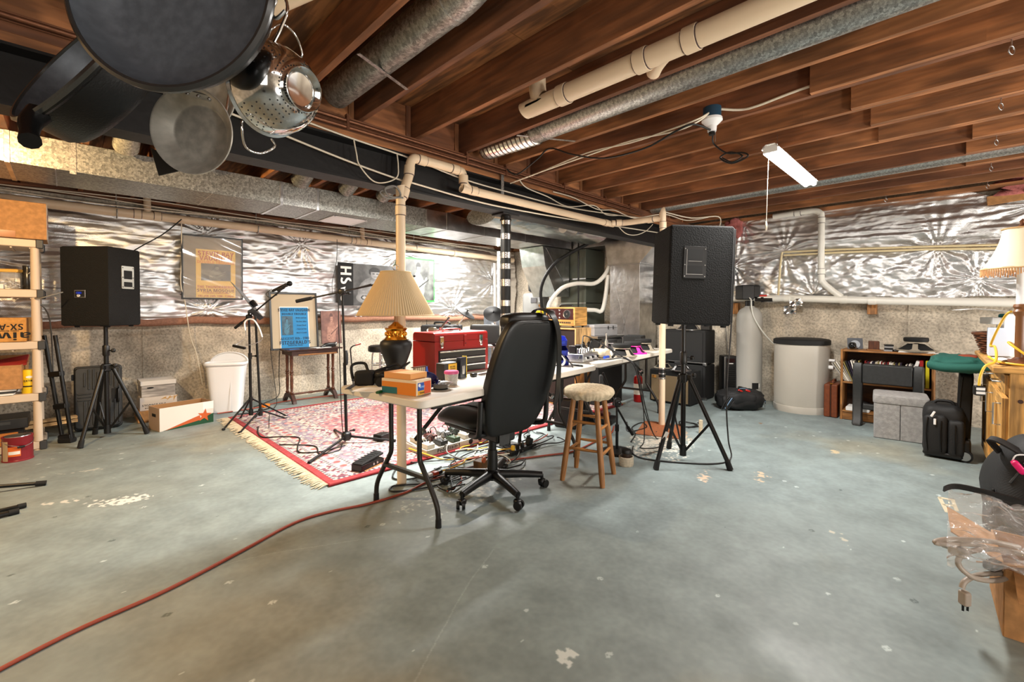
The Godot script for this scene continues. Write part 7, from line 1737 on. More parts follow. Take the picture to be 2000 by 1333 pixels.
	part("base_ring", G.new().cyl(V(0, 0, 0), V(0, 0.12, 0), 0.157, 0.154, 36), M.black_plastic, o)
	part("neck", G.new().cyl(V(0, 1.24, 0), V(0, 1.32, 0), 0.055), M.black_plastic, o)
	part("control_head", G.new().box(V(-0.06, 1.43, -0.04), V(0.16, 0.19, 0.2), 0.015, ry(-45)), M.black_plastic, o)
	part("control_lens", G.new().box(V(0.0, 1.44, 0.06), V(0.12, 0.17, 0.1), 0.02, ry(-45)), M.black_metal, o)
	part("bypass_valve", G.new().cyl(V(0.0, 1.335, 0.07), V(0.0, 1.33, 0.27), 0.024), M.black_plastic, o)
	part("valve_ring", G.new().cyl(V(0.0, 1.335, 0.14), V(0.0, 1.335, 0.17), 0.034), M.black_plastic, o)
	part("red_tag", G.new().box(V(0.0, 1.385, 0.16), V(0.02, 0.022, 0.09), 0.004), mat(Color(0.75, 0.12, 0.08), 0.5), o)
	part("brine_hose", G.new().tube([V(-0.12, 1.36, 0.03), V(-0.135, 1.33, 0.06), V(-0.15, 1.24, 0.07), V(-0.14, 1.1, 0.1), V(-0.08, 0.9, 0.2), V(0.04, 0.72, 0.32)], 0.008, 8, 6), mat(Color(0.85, 0.85, 0.82), 0.35), o)
	part("rating_label", G.new().at(V(0, 0, 0)).lathe([Vector2(0.1535, 0.18), Vector2(0.1545, 0.26)], 10, 0.55, 2.05), M.ink, o)
	part("white_label", G.new().at(V(0, 0, 0)).lathe([Vector2(0.1538, 0.2), Vector2(0.1546, 0.25)], 4, 0.12, 1.9), M.paper, o)
	# brine tank
	o = thing("brine_tank", "squat grey brine tank drum with a flat black lid", "tank", V(6.24, 0, -1.36))
	part("drum", G.new().lathe([Vector2(0, 0.012), Vector2(0.27, 0.012), Vector2(0.28, 0.03), Vector2(0.284, 0.8), Vector2(0, 0.8)], 56), mat(Color(0.74, 0.72, 0.68), 0.5), o)
	part("foot_ring", G.new().lathe([Vector2(0.27, 0.0), Vector2(0.281, 0.0), Vector2(0.287, 0.04), Vector2(0.284, 0.075), Vector2(0.28, 0.078)], 56), mat(Color(0.74, 0.72, 0.68), 0.5), o)
	part("lid", G.new().lathe([Vector2(0, 0.865), Vector2(0.24, 0.862), Vector2(0.275, 0.856), Vector2(0.292, 0.845), Vector2(0.292, 0.795), Vector2(0.284, 0.795)], 56), M.black_matte, o)
	part("overflow_fitting", G.new().cyl(V(-0.02, 0.62, 0.27), V(-0.03, 0.62, 0.34), 0.016), M.white_plastic, o)
	part("overflow_fitting", G.new().cyl(V(-0.02, 0.54, 0.27), V(-0.03, 0.54, 0.33), 0.024), M.white_plastic, o)

func right_wall() -> void:
	var f := FastNoiseLite.new()
	f.seed = 13
	f.frequency = 1.0
	f.fractal_octaves = 4
	var st := [Vector2(-2.1, 2.36), Vector2(-1.6, 1.95), Vector2(-1.3, 1.38), Vector2(-0.2, 1.85), Vector2(0.5, 2.2), Vector2(-2.2, 1.8), Vector2(0.1, 1.5)]
	var sheet := func(u: float, v: float) -> Vector3:
		var z := lerpf(-3.95, 2.6, u)
		var lowest := 1.33 + 0.035 * f.get_noise_2d(z * 1.6, 3.0) - 0.02 * sin(z * 3.0)
		var top := 2.425 - 0.14 * smoothstep(-0.1, 0.35, z) - 0.01 * sin(z * 4.0)
		var y := lerpf(lowest, top, v)
		var low := smoothstep(1.95, 1.8, y)      # crumpled below the cream pipes, drawn tight above
		var d := 0.03 * f.get_noise_2d(z * 1.2, y * 2.2) + lerpf(0.017 * f.get_noise_2d(z * 1.1 + y * 1.4, y * 13.0), 0.024 * f.get_noise_2d(z * 4.0 + y * 2.0, y * 6.0 - z), low) + 0.004 * f.get_noise_2d(z * 12.0, y * 16.0)
		for s: Vector2 in st:
			var w := Vector2(z, y) - s
			var r := w.length()
			d += (0.014 * sin(w.angle() * 15.0 + 2.0 * sin(w.angle() * 4.0)) * minf(1.0, r * 8.0) - 0.03) * exp(-r * r * 8.0)
		d += 0.05 * sin(PI * v) - 0.035 * exp(-pow((y - 1.9) / 0.05, 2.0))
		return V(6.47 - d, y, z)
	solo("foil_insulation", G.new().grid(sheet, 460, 110, false, 0.0, 26.0, 4.2), M.foil, "crumpled silver foil insulation blanket over the right wall behind the softener pipes", "insulation")
	solo("insulation_batt", G.new().soft(V(0, 0, 0), V(0.16, 0.2, 1.6), 0.3, 0.4, 50, 20, 0.35, 3), M.pink, "pink fibreglass insulation showing above the foil at the right edge", "insulation", V(6.5, 2.38, 1.1))
	solo("insulation_batt", G.new().soft(V(0, 0, 0), V(0.14, 0.22, 0.22), 0.7, 0.7, 30, 20, 0.6, 5), M.pink, "pink fibreglass tuft bulging between the joists and the foil", "insulation", V(6.42, 2.3, -2.2))
	solo("insulation_batt", G.new().soft(V(0, 0, 0), V(0.12, 0.12, 0.2), 0.7, 0.7, 30, 20, 0.6, 8), M.pink, "smaller pink fibreglass tuft left of the larger one by the loudspeaker", "insulation", V(6.42, 2.22, -2.42))
	solo("paper_facing", G.new().box(V(0, 0, 0), V(0.012, 0.09, 1.9), 0.002, rx(-4)), M.card, "torn brown paper facing along the top of the right wall's foil", "paper", V(6.45, 2.34, 1.1))
	for k in 2:
		solo("foil_scrap", G.new().grid(func(u: float, v: float) -> Vector3: return V(-0.012 * sin(u * 7.0) * cos(v * 5.0), (v - 0.5) * 0.1, (u - 0.5) * 0.14), 12, 10, false, 0.001), M.foil_tape, ["small scrap of foil stuck on the concrete left of the brine tank", "small torn flap of foil folded over the white drain pipe"][k], "foil scrap", [V(6.555, 1.2, -1.56), V(6.36, 1.3, -1.45)][k])
	solo("insulation_flap", G.new().box(V(0, 0, 0), V(0.02, 0.03, 0.5), 0.006, rx(6)), M.card, "tan paper edge curling from the foil's lower hem", "paper", V(6.4, 1.285, -0.1))
	# drains and supply pipes
	var Z := Vector3.BACK
	var Y := Vector3.UP
	var o := drain("drain_pipe", [V(6.4, 1.37, -3.2), V(6.4, 1.345, -1.5), V(6.4, 1.3, -0.6), V(6.4, 1.27, 0.4), V(6.4, 1.24, 2.4)], 0.042, M.pvc_white, "white plastic drain pipe running level along the foot of the right wall's foil", [[V(6.4, 1.345, -1.55), Z], [V(6.4, 1.32, -0.98), Z], [V(6.4, 1.305, -0.72), Z]], 1)
	for r in o.get_children():
		if str(r.name).begins_with("primer"):
			r.material_override = M.pvc_white
	drain("drain_pipe", [V(6.4, 2.39, -1.72), V(6.4, 2.4, -1.4), V(6.4, 2.395, -1.28), V(6.4, 2.36, -1.22), V(6.4, 2.27, -1.205), V(6.4, 1.62, -1.2), V(6.4, 1.53, -1.18), V(6.4, 1.44, -1.1), V(6.4, 1.35, -1.0)], 0.034, M.pvc_white, "white plastic drain pipe dropping down the right wall's foil to the level one", [[V(6.4, 2.27, -1.205), Y], [V(6.4, 1.66, -1.2), Y], [V(6.4, 2.395, -1.45), Z]])
	solo("supply_pipe", G.new().tube([V(6.42, 1.33, -1.7), V(6.42, 1.335, -1.66), V(6.42, 1.76, -1.64), V(6.42, 1.93, -1.62), V(6.42, 1.93, -1.58), V(6.42, 1.91, -1.03), V(6.42, 1.87, -0.3), V(6.42, 1.83, 0.3), V(6.42, 1.75, 2.3)], 0.0125, 10), M.cpvc, "upper cream water pipe crossing the right foil and dropping to the softener", "pipe")
	solo("supply_pipe", G.new().tube([V(6.42, 1.89, -1.6), V(6.42, 1.875, -1.03), V(6.42, 1.84, -0.3), V(6.42, 1.795, 0.3), V(6.42, 1.71, 2.3)], 0.0125, 10), M.cpvc, "cream plastic water pipe crossing the right wall's foil, the lower of the pair", "pipe")
	for k in 3:
		solo("wood_block", G.new().box(V(0, 0, 0), V(0.09, 0.15, 0.085), 0.004), M.oak, ["wooden block fixed to the concrete above the bookcase", "wooden block on the concrete left of the softener", "wooden block under the pressure gauge left of the softener"][k], "block", [V(6.52, 1.225, -0.73), V(6.52, 1.22, -2.2), V(6.5, 1.5, -2.3)][k])
	o = thing("pressure_gauge", "round pressure gauge on a black valve body behind the tall loudspeaker", "gauge", V(6.36, 1.72, -2.24))
	part("valve_body", G.new().box(V(0.02, -0.06, 0), V(0.09, 0.24, 0.12), 0.015), M.black_metal, o)
	part("gauge_case", G.new().cyl(V(-0.02, 0.04, 0), V(-0.06, 0.04, 0), 0.045, -1, 24), M.brass, o)
	part("gauge_face", G.new().cyl(V(-0.06, 0.04, 0), V(-0.063, 0.04, 0), 0.038, -1, 24), M.paper, o)
	part("red_handle", G.new().box(V(-0.03, -0.08, 0), V(0.02, 0.02, 0.08), 0.005), M.print_red, o)
	solo("cable_down", G.new().tube([V(6.38, 2.4, -2.35), V(6.4, 2.0, -2.32), V(6.42, 1.6, -2.36), V(6.5, 1.0, -2.33), V(6.52, 0.6, -2.3)], 0.006, 6, 5), M.wire_grey, "grey cable running down the right wall left of the pressure gauge", "cable")
	for z in [-2.45, -0.42, 0.75]:
		var w := struct("wall_seam", G.new().box(V(6.568, 0.65, z), V(0.008, 1.3, 0.012), 0.002), M.concrete)

func right_floor() -> void:
	# briefcase beside the bookcase
	var o := thing("briefcase", "brown leather briefcase standing on end between brine tank and bookcase", "briefcase", V(6.24, 0, -1.03), 0)
	var lea := mat(Color(0.46, 0.22, 0.09), 0.45, 0, T.blot, 3.0, T.leather_n, 0.2, true)
	for s in [-1, 1]:
		part("shell", G.new().box(V(0, 0.185, s * 0.033), V(0.42, 0.37, 0.062), 0.012), lea, o)
	part("seam", G.new().box(V(0, 0.185, 0), V(0.41, 0.36, 0.008)), M.dark_wood, o)
	part("handle", G.new().tube([V(-0.08, 0.37, 0), V(-0.06, 0.4, 0), V(0.06, 0.4, 0), V(0.08, 0.37, 0)], 0.009, 8, 4), lea, o)
	part("lock", G.new().box(V(-0.15, 0.372, 0), V(0.04, 0.008, 0.03), 0.002), M.brass, o)
	# bookcase, open to the room (-x)
	o = thing("bookcase", "low light oak bookcase with two shelves of cases against the right wall", "bookcase", V(6.17, 0, -0.565), 0)
	for s in [-1, 1]:
		part("side_panel", G.new().box(V(0, 0.385, s * 0.366), V(0.3, 0.77, 0.02), 0.003), M.oak, o)
	for y in [0.757, 0.41, 0.095]:
		part("shelf_board", G.new().box(V(0, y, 0), V(0.296, 0.02, 0.712), 0.003), M.oak, o)
	part("plinth", G.new().box(V(-0.13, 0.045, 0), V(0.015, 0.08, 0.712), 0.002), M.oak, o)
	part("back_panel", G.new().box(V(0.143, 0.4, 0), V(0.008, 0.7, 0.715)), mat(Color(0.33, 0.2, 0.11), 0.7, 0, T.grain, 2.0), o)
	# disc cases on the middle shelf
	var rng := RandomNumberGenerator.new()
	rng.seed = 21
	var cols := [Color(0.85, 0.82, 0.76), Color(0.12, 0.11, 0.13), Color(0.6, 0.58, 0.55), Color(0.45, 0.1, 0.1), Color(0.9, 0.88, 0.84), Color(0.16, 0.12, 0.2), Color(0.72, 0.68, 0.6), Color(0.55, 0.5, 0.3)]
	var ms := []
	for c in cols:
		ms.append(mat(c, 0.35))
	var pos := 0.0
	for k in 44:
		var w := rng.randf_range(0.0095, 0.013)
		var z := -0.9 + pos
		pos += w + 0.0012
		var lean: float = lerpf(34.0, 4.0, clampf(k / 12.0, 0, 1)) if k < 12 else (4.0 if k < 36 else 12.0)
		var hh := rng.randf_range(0.22, 0.235)
		solo("disc_case", G.new().box(V(0, hh / 2, 0), V(0.14, hh, w), 0.001), ms[rng.randi() % ms.size()], "thin disc case in the tight row on the bookcase's middle shelf", "disc case", V(6.12, 0.423, z), 0, "disc cases on the middle shelf")
		get_child(-1).rotation.x = deg_to_rad(lean * -1.0 if k < 12 else lean)
	for k in 3:
		solo("book", G.new().box(V(0, 0.135, 0), V(0.2, 0.27, 0.028), 0.002), [M.paper, mat(Color(0.62, 0.08, 0.09), 0.5), mat(Color(0.82, 0.76, 0.1), 0.5)][k], ["white folder leaning at the right of the disc cases", "red book upright right of the disc cases", "yellow-striped book at the right end of the middle shelf"][k], "book", V(6.13, 0.422, -0.33 + k * 0.045))
		if k == 0:
			get_child(-1).rotation.x = deg_to_rad(14)
			get_child(-1).position.z = -0.375
	solo("paper_stack", G.new().box(V(0, 0.02, 0), V(0.2, 0.04, 0.2), 0.003), M.paper, "stack of white papers on the bookcase's bottom shelf", "paper", V(6.12, 0.106, -0.79))
	solo("black_cables", G.new().tube([V(0, 0.02, -0.06), V(-0.04, 0.05, 0.0), V(0.03, 0.04, 0.06), V(0.0, 0.06, 0.0), V(-0.05, 0.03, -0.03), V(0.02, 0.02, 0.08)], 0.012, 8, 6), M.wire_black, "tangle of black cable on the papers in the bookcase", "cable", V(6.1, 0.147, -0.76))
	# on the bookcase
	o = thing("picture_card", "black and white photo card propped at the left end of the bookcase", "picture", V(6.2, 0.769, -0.84), -70)
	part("card", G.new().box(V(0, 0.06, 0), V(0.14, 0.12, 0.004), 0.001, rx(-12)), mat(Color(0.35, 0.37, 0.4), 0.5), o)
	part("dome", G.new().at(V(0.0, 0.05, 0.006), rx(-12)).prism(disc(0.045, 24), 0.0, 0.003), mat(Color(0.7, 0.73, 0.76), 0.4), o)
	solo("glass_ornament", G.new().soft(V(0, 0.042, 0), V(0.1, 0.075, 0.07), 0.8, 0.8, 20, 12), mat(Color(0.08, 0.09, 0.1), 0.08), "dark round glass ornament in front of the photo card", "ornament", V(6.11, 0.769, -0.85))
	o = thing("wooden_box", "small reddish wooden box on a thin tray on the bookcase", "box", V(6.14, 0.767, -0.67), 10)
	part("box", G.new().box(V(0, 0.055, 0), V(0.08, 0.09, 0.09), 0.004), M.walnut, o)
	part("tray", G.new().box(V(0, 0.006, 0), V(0.11, 0.012, 0.12), 0.003), M.oak, o)
	for k in 4:
		solo("cassette", G.new().box(V(0, 0.009, 0), V(0.1, 0.017, 0.07), 0.002), M.black_plastic if k % 2 else mat(Color(0.6, 0.6, 0.6), 0.3), ["cassette at the bottom of the small pile on the bookcase", "cassette second from the bottom of the small pile on the bookcase", "cassette third up in the small pile on the bookcase", "cassette on top of the small pile on the bookcase"][k], "cassette", V(6.12, 0.767 + k * 0.018, -0.545), 4.0 * k)
	solo("watch_strap", G.new().soft(V(0, 0.01, 0), V(0.04, 0.02, 0.12), 0.5, 0.5, 16, 8), M.black_plastic, "small dark object between cassettes and speaker on the bookcase", "strap", V(6.12, 0.767, -0.47))
	for k in 2:
		solo("magazine", G.new().box(V(0, 0.004, 0), V(0.22, 0.007, 0.3 - k * 0.03), 0.001), M.paper, ["white magazine under the big speaker on the bookcase, lower one", "white magazine under the big speaker on the bookcase, upper one"][k], "magazine", V(6.15, 0.767 + k * 0.0075, -0.32 - k * 0.01), 4)
	driver(V(6.17, 0.783, -0.335), 0.165, M.speaker_grey, "large grey bare speaker driver on the right end of the bookcase", 45)
	# grey garden kneeler
	o = thing("garden_kneeler", "dark grey plastic kneeler bench standing in front of the bookcase", "bench", V(5.86, 0, -0.53), 0)
	for s in [-1, 1]:
		part("leg", G.new().at(V(0, 0, s * 0.235)).prism(PackedVector2Array([Vector2(-0.075, 0), Vector2(0.075, 0), Vector2(0.075, 0.03), Vector2(0.045, 0.06), Vector2(0.038, 0.4), Vector2(0.05, 0.44), Vector2(0.05, 0.6), Vector2(0.03, 0.65), Vector2(-0.03, 0.65), Vector2(-0.05, 0.6), Vector2(-0.05, 0.44), Vector2(-0.038, 0.4), Vector2(-0.045, 0.06), Vector2(-0.075, 0.03)]), -0.04, 0.04, 0.014, true), M.grey_plastic, o)
	part("bench_panel", G.new().box(V(-0.03, 0.545, 0), V(0.05, 0.2, 0.39), 0.012), M.grey_plastic, o)
	part("bench_panel", G.new().box(V(0.03, 0.545, 0), V(0.05, 0.2, 0.39), 0.012), M.grey_plastic, o)
	part("lower_rail", G.new().box(V(0, 0.2, 0), V(0.06, 0.06, 0.39), 0.012), M.grey_plastic, o)
	# storage ottoman
	o = thing("storage_ottoman", "grey velvet folding storage ottoman with a padded lid", "ottoman", V(5.585, 0, -0.41), 6)
	for k in 2:
		part("front_panel", G.new().box(V(-0.186, 0.165, -0.094 + k * 0.188), V(0.012, 0.325, 0.185), 0.005), M.velvet, o)
		part("side_panel", G.new().box(V(0, 0.165, (k * 2 - 1) * 0.186), V(0.37, 0.325, 0.01), 0.004), M.velvet, o)
	part("rear_panel", G.new().box(V(0.186, 0.165, 0), V(0.012, 0.325, 0.37), 0.005), M.velvet, o)
	part("lid", G.new().soft(V(0, 0.365, 0), V(0.4, 0.09, 0.4), 0.25, 0.14, 40, 14), M.velvet, o)
	# wheeled bag
	o = thing("wheeled_bag", "black wheeled cabin bag with white zip pulls beside the ottoman", "bag", V(5.16, 0, -0.1), 0)
	part("body", G.new().soft(V(0.02, 0.215, 0), V(0.36, 0.42, 0.26), 0.35, 0.4, 36, 20, 0.05, 3), M.nylon, o)
	part("front_pocket", G.new().soft(V(-0.14, 0.18, -0.045), V(0.13, 0.33, 0.15), 0.35, 0.45, 28, 16, 0.06, 5), M.nylon, o)
	part("front_pocket", G.new().soft(V(-0.14, 0.17, 0.075), V(0.12, 0.3, 0.1), 0.35, 0.45, 28, 16, 0.06, 8), M.nylon, o)
	part("bottom_guard", G.new().box(V(-0.03, 0.035, 0.0), V(0.34, 0.05, 0.24), 0.02), M.black_plastic, o)
	part("wheel_housing", G.new().soft(V(-0.12, 0.09, 0.125), V(0.12, 0.18, 0.07), 0.4, 0.4, 18, 12), M.black_plastic, o)
	var wh := part("wheel", G.new().at(V(-0.15, 0.048, 0.125), rz(90) * rx(0)).cyl(V(0, -0.016, 0), V(0, 0.03, 0), 0.047, -1, 28), M.rubber, o)
	part("wheel_hub", G.new().at(V(-0.178, 0.048, 0.125), rz(90)).cyl(V(0, -0.006, 0), V(0, 0.006, 0), 0.034, -1, 24), M.steel, wh)
	for k in 3:
		part("zip", G.new().tube([V(-0.205, 0.33 - k * 0.02, -0.09 + k * 0.08), V(-0.215, 0.2, -0.1 + k * 0.085), V(-0.205, 0.06, -0.09 + k * 0.08)], 0.004, 6, 5), M.black_metal, o)
	for k in 2:
		part("zip_pull", G.new().box(V(-0.215, 0.36 - k * 0.06, -0.06 + k * 0.012), V(0.008, 0.05, 0.016), 0.003, rx(25 * (1 - k))), M.white_plastic, o)
	part("top_handle", G.new().tube([V(-0.05, 0.42, -0.06), V(-0.05, 0.45, -0.04), V(-0.05, 0.45, 0.04), V(-0.05, 0.42, 0.06)], 0.012, 8, 4), M.nylon, o)
	# flat black case behind it
	o = thing("flat_case", "tall flat black soft case standing between the wheeled bag and the pine cabinet", "case", V(5.33, 0, 0.008), 0)
	o.rotation.x = deg_to_rad(1.5)
	part("case", G.new().soft(V(0, 0.345, 0), V(0.5, 0.69, 0.09), 0.14, 0.25, 30, 20), M.nylon, o)
	part("bracket", G.new().box(V(-0.2, 0.705, 0.0), V(0.1, 0.03, 0.06), 0.006), M.black_plastic, o)
	part("piping", G.new().tube([V(-0.25, 0.03, -0.02), V(-0.252, 0.35, -0.03), V(-0.248, 0.66, -0.02)], 0.006, 6, 4), M.black_matte, o)
	# green cloth on top of it
	o = thing("green_cloth", "dark green fabric bundle with rust trim lying on top of the flat case", "cloth", V(5.12, 0.715, -0.02), 0)
	part("cloth", G.new().soft(V(0, 0.055, 0), V(0.5, 0.13, 0.34), 0.6, 0.5, 40, 20, 0.22, 6), M.teal, o)
	part("fold", G.new().tube([V(-0.26, 0.05, 0.16), V(-0.27, 0.04, 0.05), V(-0.25, 0.035, -0.08), V(-0.2, 0.05, -0.16)], 0.035, 12, 5), M.teal, o)
	part("rust_trim", G.new().soft(V(-0.06, 0.105, 0.05), V(0.14, 0.05, 0.12), 0.6, 0.6, 20, 12, 0.2, 4), mat(Color(0.5, 0.2, 0.1), 0.85), o)
	pine_cabinet()
	near_right()

func pine_cabinet() -> void:
	# long pine cabinet, doors to -z, end panel to -x; near corner of the top at x 3.95
	var o := thing("pine_cabinet", "pine kitchen cabinet with arched metal handles at the right edge", "cabinet", V(4.7, 0, 0.42), 2.0)
	part("worktop", G.new().box(V(0, 0.842, 0), V(1.53, 0.036, 0.64), 0.008), M.pine, o)
	part("carcass", G.new().box(V(0.01, 0.43, 0.02), V(1.42, 0.78, 0.52), 0.004), M.pine, o)
	for k in 3:
		var x := -0.47 + k * 0.475
		var d := part("door", G.new().box(V(x, 0.37, -0.252), V(0.455, 0.6, 0.022), 0.004), M.pine, o)
		for s in [-1, 1]:
			part("stile", G.new().box(V(x + s * 0.195, 0.37, -0.267), V(0.06, 0.6, 0.012), 0.003), M.pine, d)
			part("door_rail", G.new().box(V(x, 0.37 + s * 0.265, -0.267), V(0.33, 0.07, 0.012), 0.003), M.pine, d)
		part("handle", G.new().tube([V(x - 0.19, 0.63, -0.27), V(x - 0.19, 0.63, -0.305), V(x - 0.19, 0.5, -0.305), V(x - 0.19, 0.5, -0.27)], 0.005, 8), M.steel, d)
		var dr := part("drawer", G.new().box(V(x, 0.75, -0.252), V(0.455, 0.12, 0.022), 0.004), M.pine, o)
		part("handle", G.new().tube([V(x - 0.06, 0.75, -0.262), V(x - 0.06, 0.75, -0.3), V(x + 0.06, 0.75, -0.3), V(x + 0.06, 0.75, -0.262)], 0.005, 8), M.steel, dr)
	# end frame to the room
	for s in [-1, 1]:
		part("end_stile", G.new().box(V(-0.71, 0.415, 0.02 + s * 0.215), V(0.03, 0.82, 0.1), 0.004), M.pine, o)
	for y in [0.07, 0.5, 0.775]:
		part("end_rail", G.new().box(V(-0.708, y, 0.02), V(0.026, 0.1 if y != 0.5 else 0.07, 0.34), 0.004), M.pine, o)
	part("end_panel", G.new().box(V(-0.702, 0.42, 0.02), V(0.012, 0.76, 0.34)), mat(Color(0.76, 0.52, 0.26), 0.55, 0, T.grain, 1.6), o)
	part("knot_hole", G.new().cyl(V(-0.726, 0.66, -0.2), V(-0.7265, 0.66, -0.2), 0.012, -1, 14), M.dark_wood, o)
	part("towel_rail", G.new().tube([V(-0.72, 0.725, -0.1), V(-0.76, 0.725, -0.1), V(-0.76, 0.725, 0.2), V(-0.72, 0.725, 0.2)], 0.006, 8), M.steel, o)
	# candlestick lamp with a bell shade
	o = thing("table_lamp", "candlestick table lamp with a fringed cream bell shade on the pine cabinet", "lamp", V(4.15, 0.86, 0.25), 0)
	part("base", G.new().lathe([Vector2(0, 0), Vector2(0.085, 0), Vector2(0.09, 0.012), Vector2(0.07, 0.025), Vector2(0.04, 0.035), Vector2(0.022, 0.05), Vector2(0, 0.05)], 30), M.walnut, o)
	part("stem", G.new().lathe([Vector2(0, 0.05), Vector2(0.022, 0.05), Vector2(0.024, 0.1), Vector2(0.022, 0.3), Vector2(0.028, 0.31), Vector2(0.034, 0.33), Vector2(0.026, 0.345), Vector2(0.034, 0.36), Vector2(0.03, 0.375), Vector2(0, 0.38)], 26), mat(Color(0.45, 0.29, 0.16), 0.4), o)
	part("candle_sleeve", G.new().cyl(V(0, 0.375, 0), V(0, 0.6, 0), 0.021, -1, 22), M.white_plastic, o)
	var ribs := 8
	part("shade", G.new().grid(func(u: float, v: float) -> Vector3:
		var a := TAU * u
		var r := lerpf(0.085, 0.175, pow(v, 1.7)) * (1.0 - 0.03 * absf(sin(a * ribs / 2.0)))
		return V(cos(a) * r, 0.84 - v * 0.25 + 0.012 * absf(sin(a * ribs / 2.0)) * v, sin(a) * r), 96, 14, true, 0.002), mat(Color(0.9, 0.84, 0.72), 0.8), o)
	var g := G.new()
	for k in 90:
		var a := TAU * k / 90
		var d := V(cos(a) * 0.174, 0.592, sin(a) * 0.174)
		g.cyl(d, d + V(0, -0.03 - 0.006 * (k % 3), 0), 0.003, 0.004, 5)
	part("beaded_fringe", g, mat(Color(0.72, 0.52, 0.33), 0.6), o).set_meta("kind", "stuff")
	for e in [[0.087, 0.84], [0.176, 0.594]]:
		var rr := []
		for i in 41:
			rr.append(V(cos(TAU * i / 40) * e[0], e[1], sin(TAU * i / 40) * e[0]))
		part("shade_trim", G.new().tube(rr, 0.004, 6), mat(Color(0.78, 0.62, 0.42), 0.7), o)
	part("finial", G.new().lathe([Vector2(0, 0.84), Vector2(0.012, 0.845), Vector2(0.02, 0.855), Vector2(0.01, 0.87), Vector2(0.014, 0.885), Vector2(0, 0.9)], 16), M.copper, o)
	solo("yellow_cord", G.new().tube([V(4.15, 1.19, 0.21), V(4.25, 1.16, 0.19), V(4.45, 1.05, 0.16), V(4.6, 0.95, 0.14), V(4.35, 0.96, 0.15), V(4.1, 0.93, 0.15), V(3.98, 0.885, 0.14), V(3.94, 0.86, 0.1), V(3.93, 0.8, 0.08), V(3.93, 0.74, 0.075)], 0.007, 8, 6), M.cord_yellow, "yellow extension cord looping from the candlestick lamp over the cabinet edge", "cord")
	solo("yellow_cord", G.new().tube([V(4.2, 0.9, 0.12), V(4.08, 0.88, 0.16), V(4.02, 0.87, 0.28), V(4.1, 0.868, 0.37), V(4.2, 0.9, 0.36), V(4.25, 0.95, 0.28), V(4.12, 1.0, 0.2), V(4.05, 0.9, 0.3)], 0.007, 8, 6), M.cord_yellow, "yellow extension cord coiled round the candlestick lamp's base", "cord")
	o = thing("cord_socket", "black and white socket end of the yellow cord hanging at the cabinet corner", "plug", V(3.93, 0.71, 0.075), 20)
	part("socket", G.new().box(V(0, 0, 0), V(0.04, 0.06, 0.05), 0.008), M.black_plastic, o)
	for k in 2:
		part("white_label", G.new().box(V(-0.0205, 0.012 - k * 0.024, 0), V(0.002, 0.014, 0.04)), M.paper, o)
	# wicker basket and papers
	o = thing("wicker_basket", "brown wicker basket of papers at the far end of the pine cabinet", "basket", V(5.1, 0.86, 0.28))
	var rings := 9
	for r in rings:
		var h := 0.012 + r * 0.018
		var rad := 0.17 + 0.05 * r / rings
		var rr := []
		for i in 49:
			var a := TAU * i / 48
			rr.append(V(cos(a) * (rad + 0.006 * sin(a * 12.0 + PI * (r % 2))), h, sin(a) * (rad + 0.006 * sin(a * 12.0 + PI * (r % 2)))))
		part("woven_band", G.new().tube(rr, 0.0085 if r < rings - 1 else 0.014, 8), M.walnut, o)
	part("bottom", G.new().cyl(V(0, 0, 0), V(0, 0.012, 0), 0.17, -1, 30), M.walnut, o)
	part("papers", G.new().box(V(-0.05, 0.17, 0.0), V(0.02, 0.24, 0.2), 0.003, rz(15)), M.paper, o)
	part("dark_cloth", G.new().soft(V(0, 0.11, 0), V(0.34, 0.12, 0.34), 0.7, 0.7, 24, 14, 0.2, 4), M.black_matte, o)
	for k in 5:
		solo("paper_pile", G.new().box(V(0, 0.0, 0), V(0.24, [0.3, 0.36, 0.05, 0.2, 0.016][k], 0.2 - k * 0.02), 0.004), [M.paper, mat(Color(0.86, 0.82, 0.9), 0.6), M.paper, mat(Color(0.8, 0.84, 0.9), 0.6), M.paper][k],
			["white paper sack standing behind the candlestick lamp", "pale lilac printed packet behind the candlestick lamp", "white booklet lying on the basket's near side", "pale blue packet leaning by the wicker basket", "loose white letters on the pine worktop"][k], "paper", [V(4.72, 1.02, 0.33), V(4.58, 1.05, 0.38), V(4.95, 1.12, 0.2), V(4.8, 0.97, 0.2), V(4.4, 0.87, 0.24)][k], [10, -8, 15, 0, 25][k])
	solo("plastic_folder", G.new().grid(func(u: float, v: float) -> Vector3: return V((v - 0.5) * 0.3, 0.01 * sin(u * 6.0), (u - 0.5) * 0.36), 14, 6, false, 0.002), mat(Color(0.88, 0.88, 0.88), 0.3), "white plastic sheet sticking out left above the wicker basket", "plastic sheet", V(4.9, 1.2, 0.14), 10)
	solo("blue_clip", G.new().box(V(0, 0, 0), V(0.05, 0.035, 0.1), 0.006), mat(Color(0.1, 0.12, 0.55), 0.4), "dark blue clip on the packet behind the lamp", "clip", V(4.57, 1.24, 0.34))
	solo("teal_cap", G.new().soft(V(0, 0, 0), V(0.05, 0.035, 0.05), 0.6, 0.6, 14, 8), mat(Color(0.05, 0.4, 0.42), 0.4), "small teal cap among the papers over the basket", "cap", V(4.93, 1.155, 0.21))

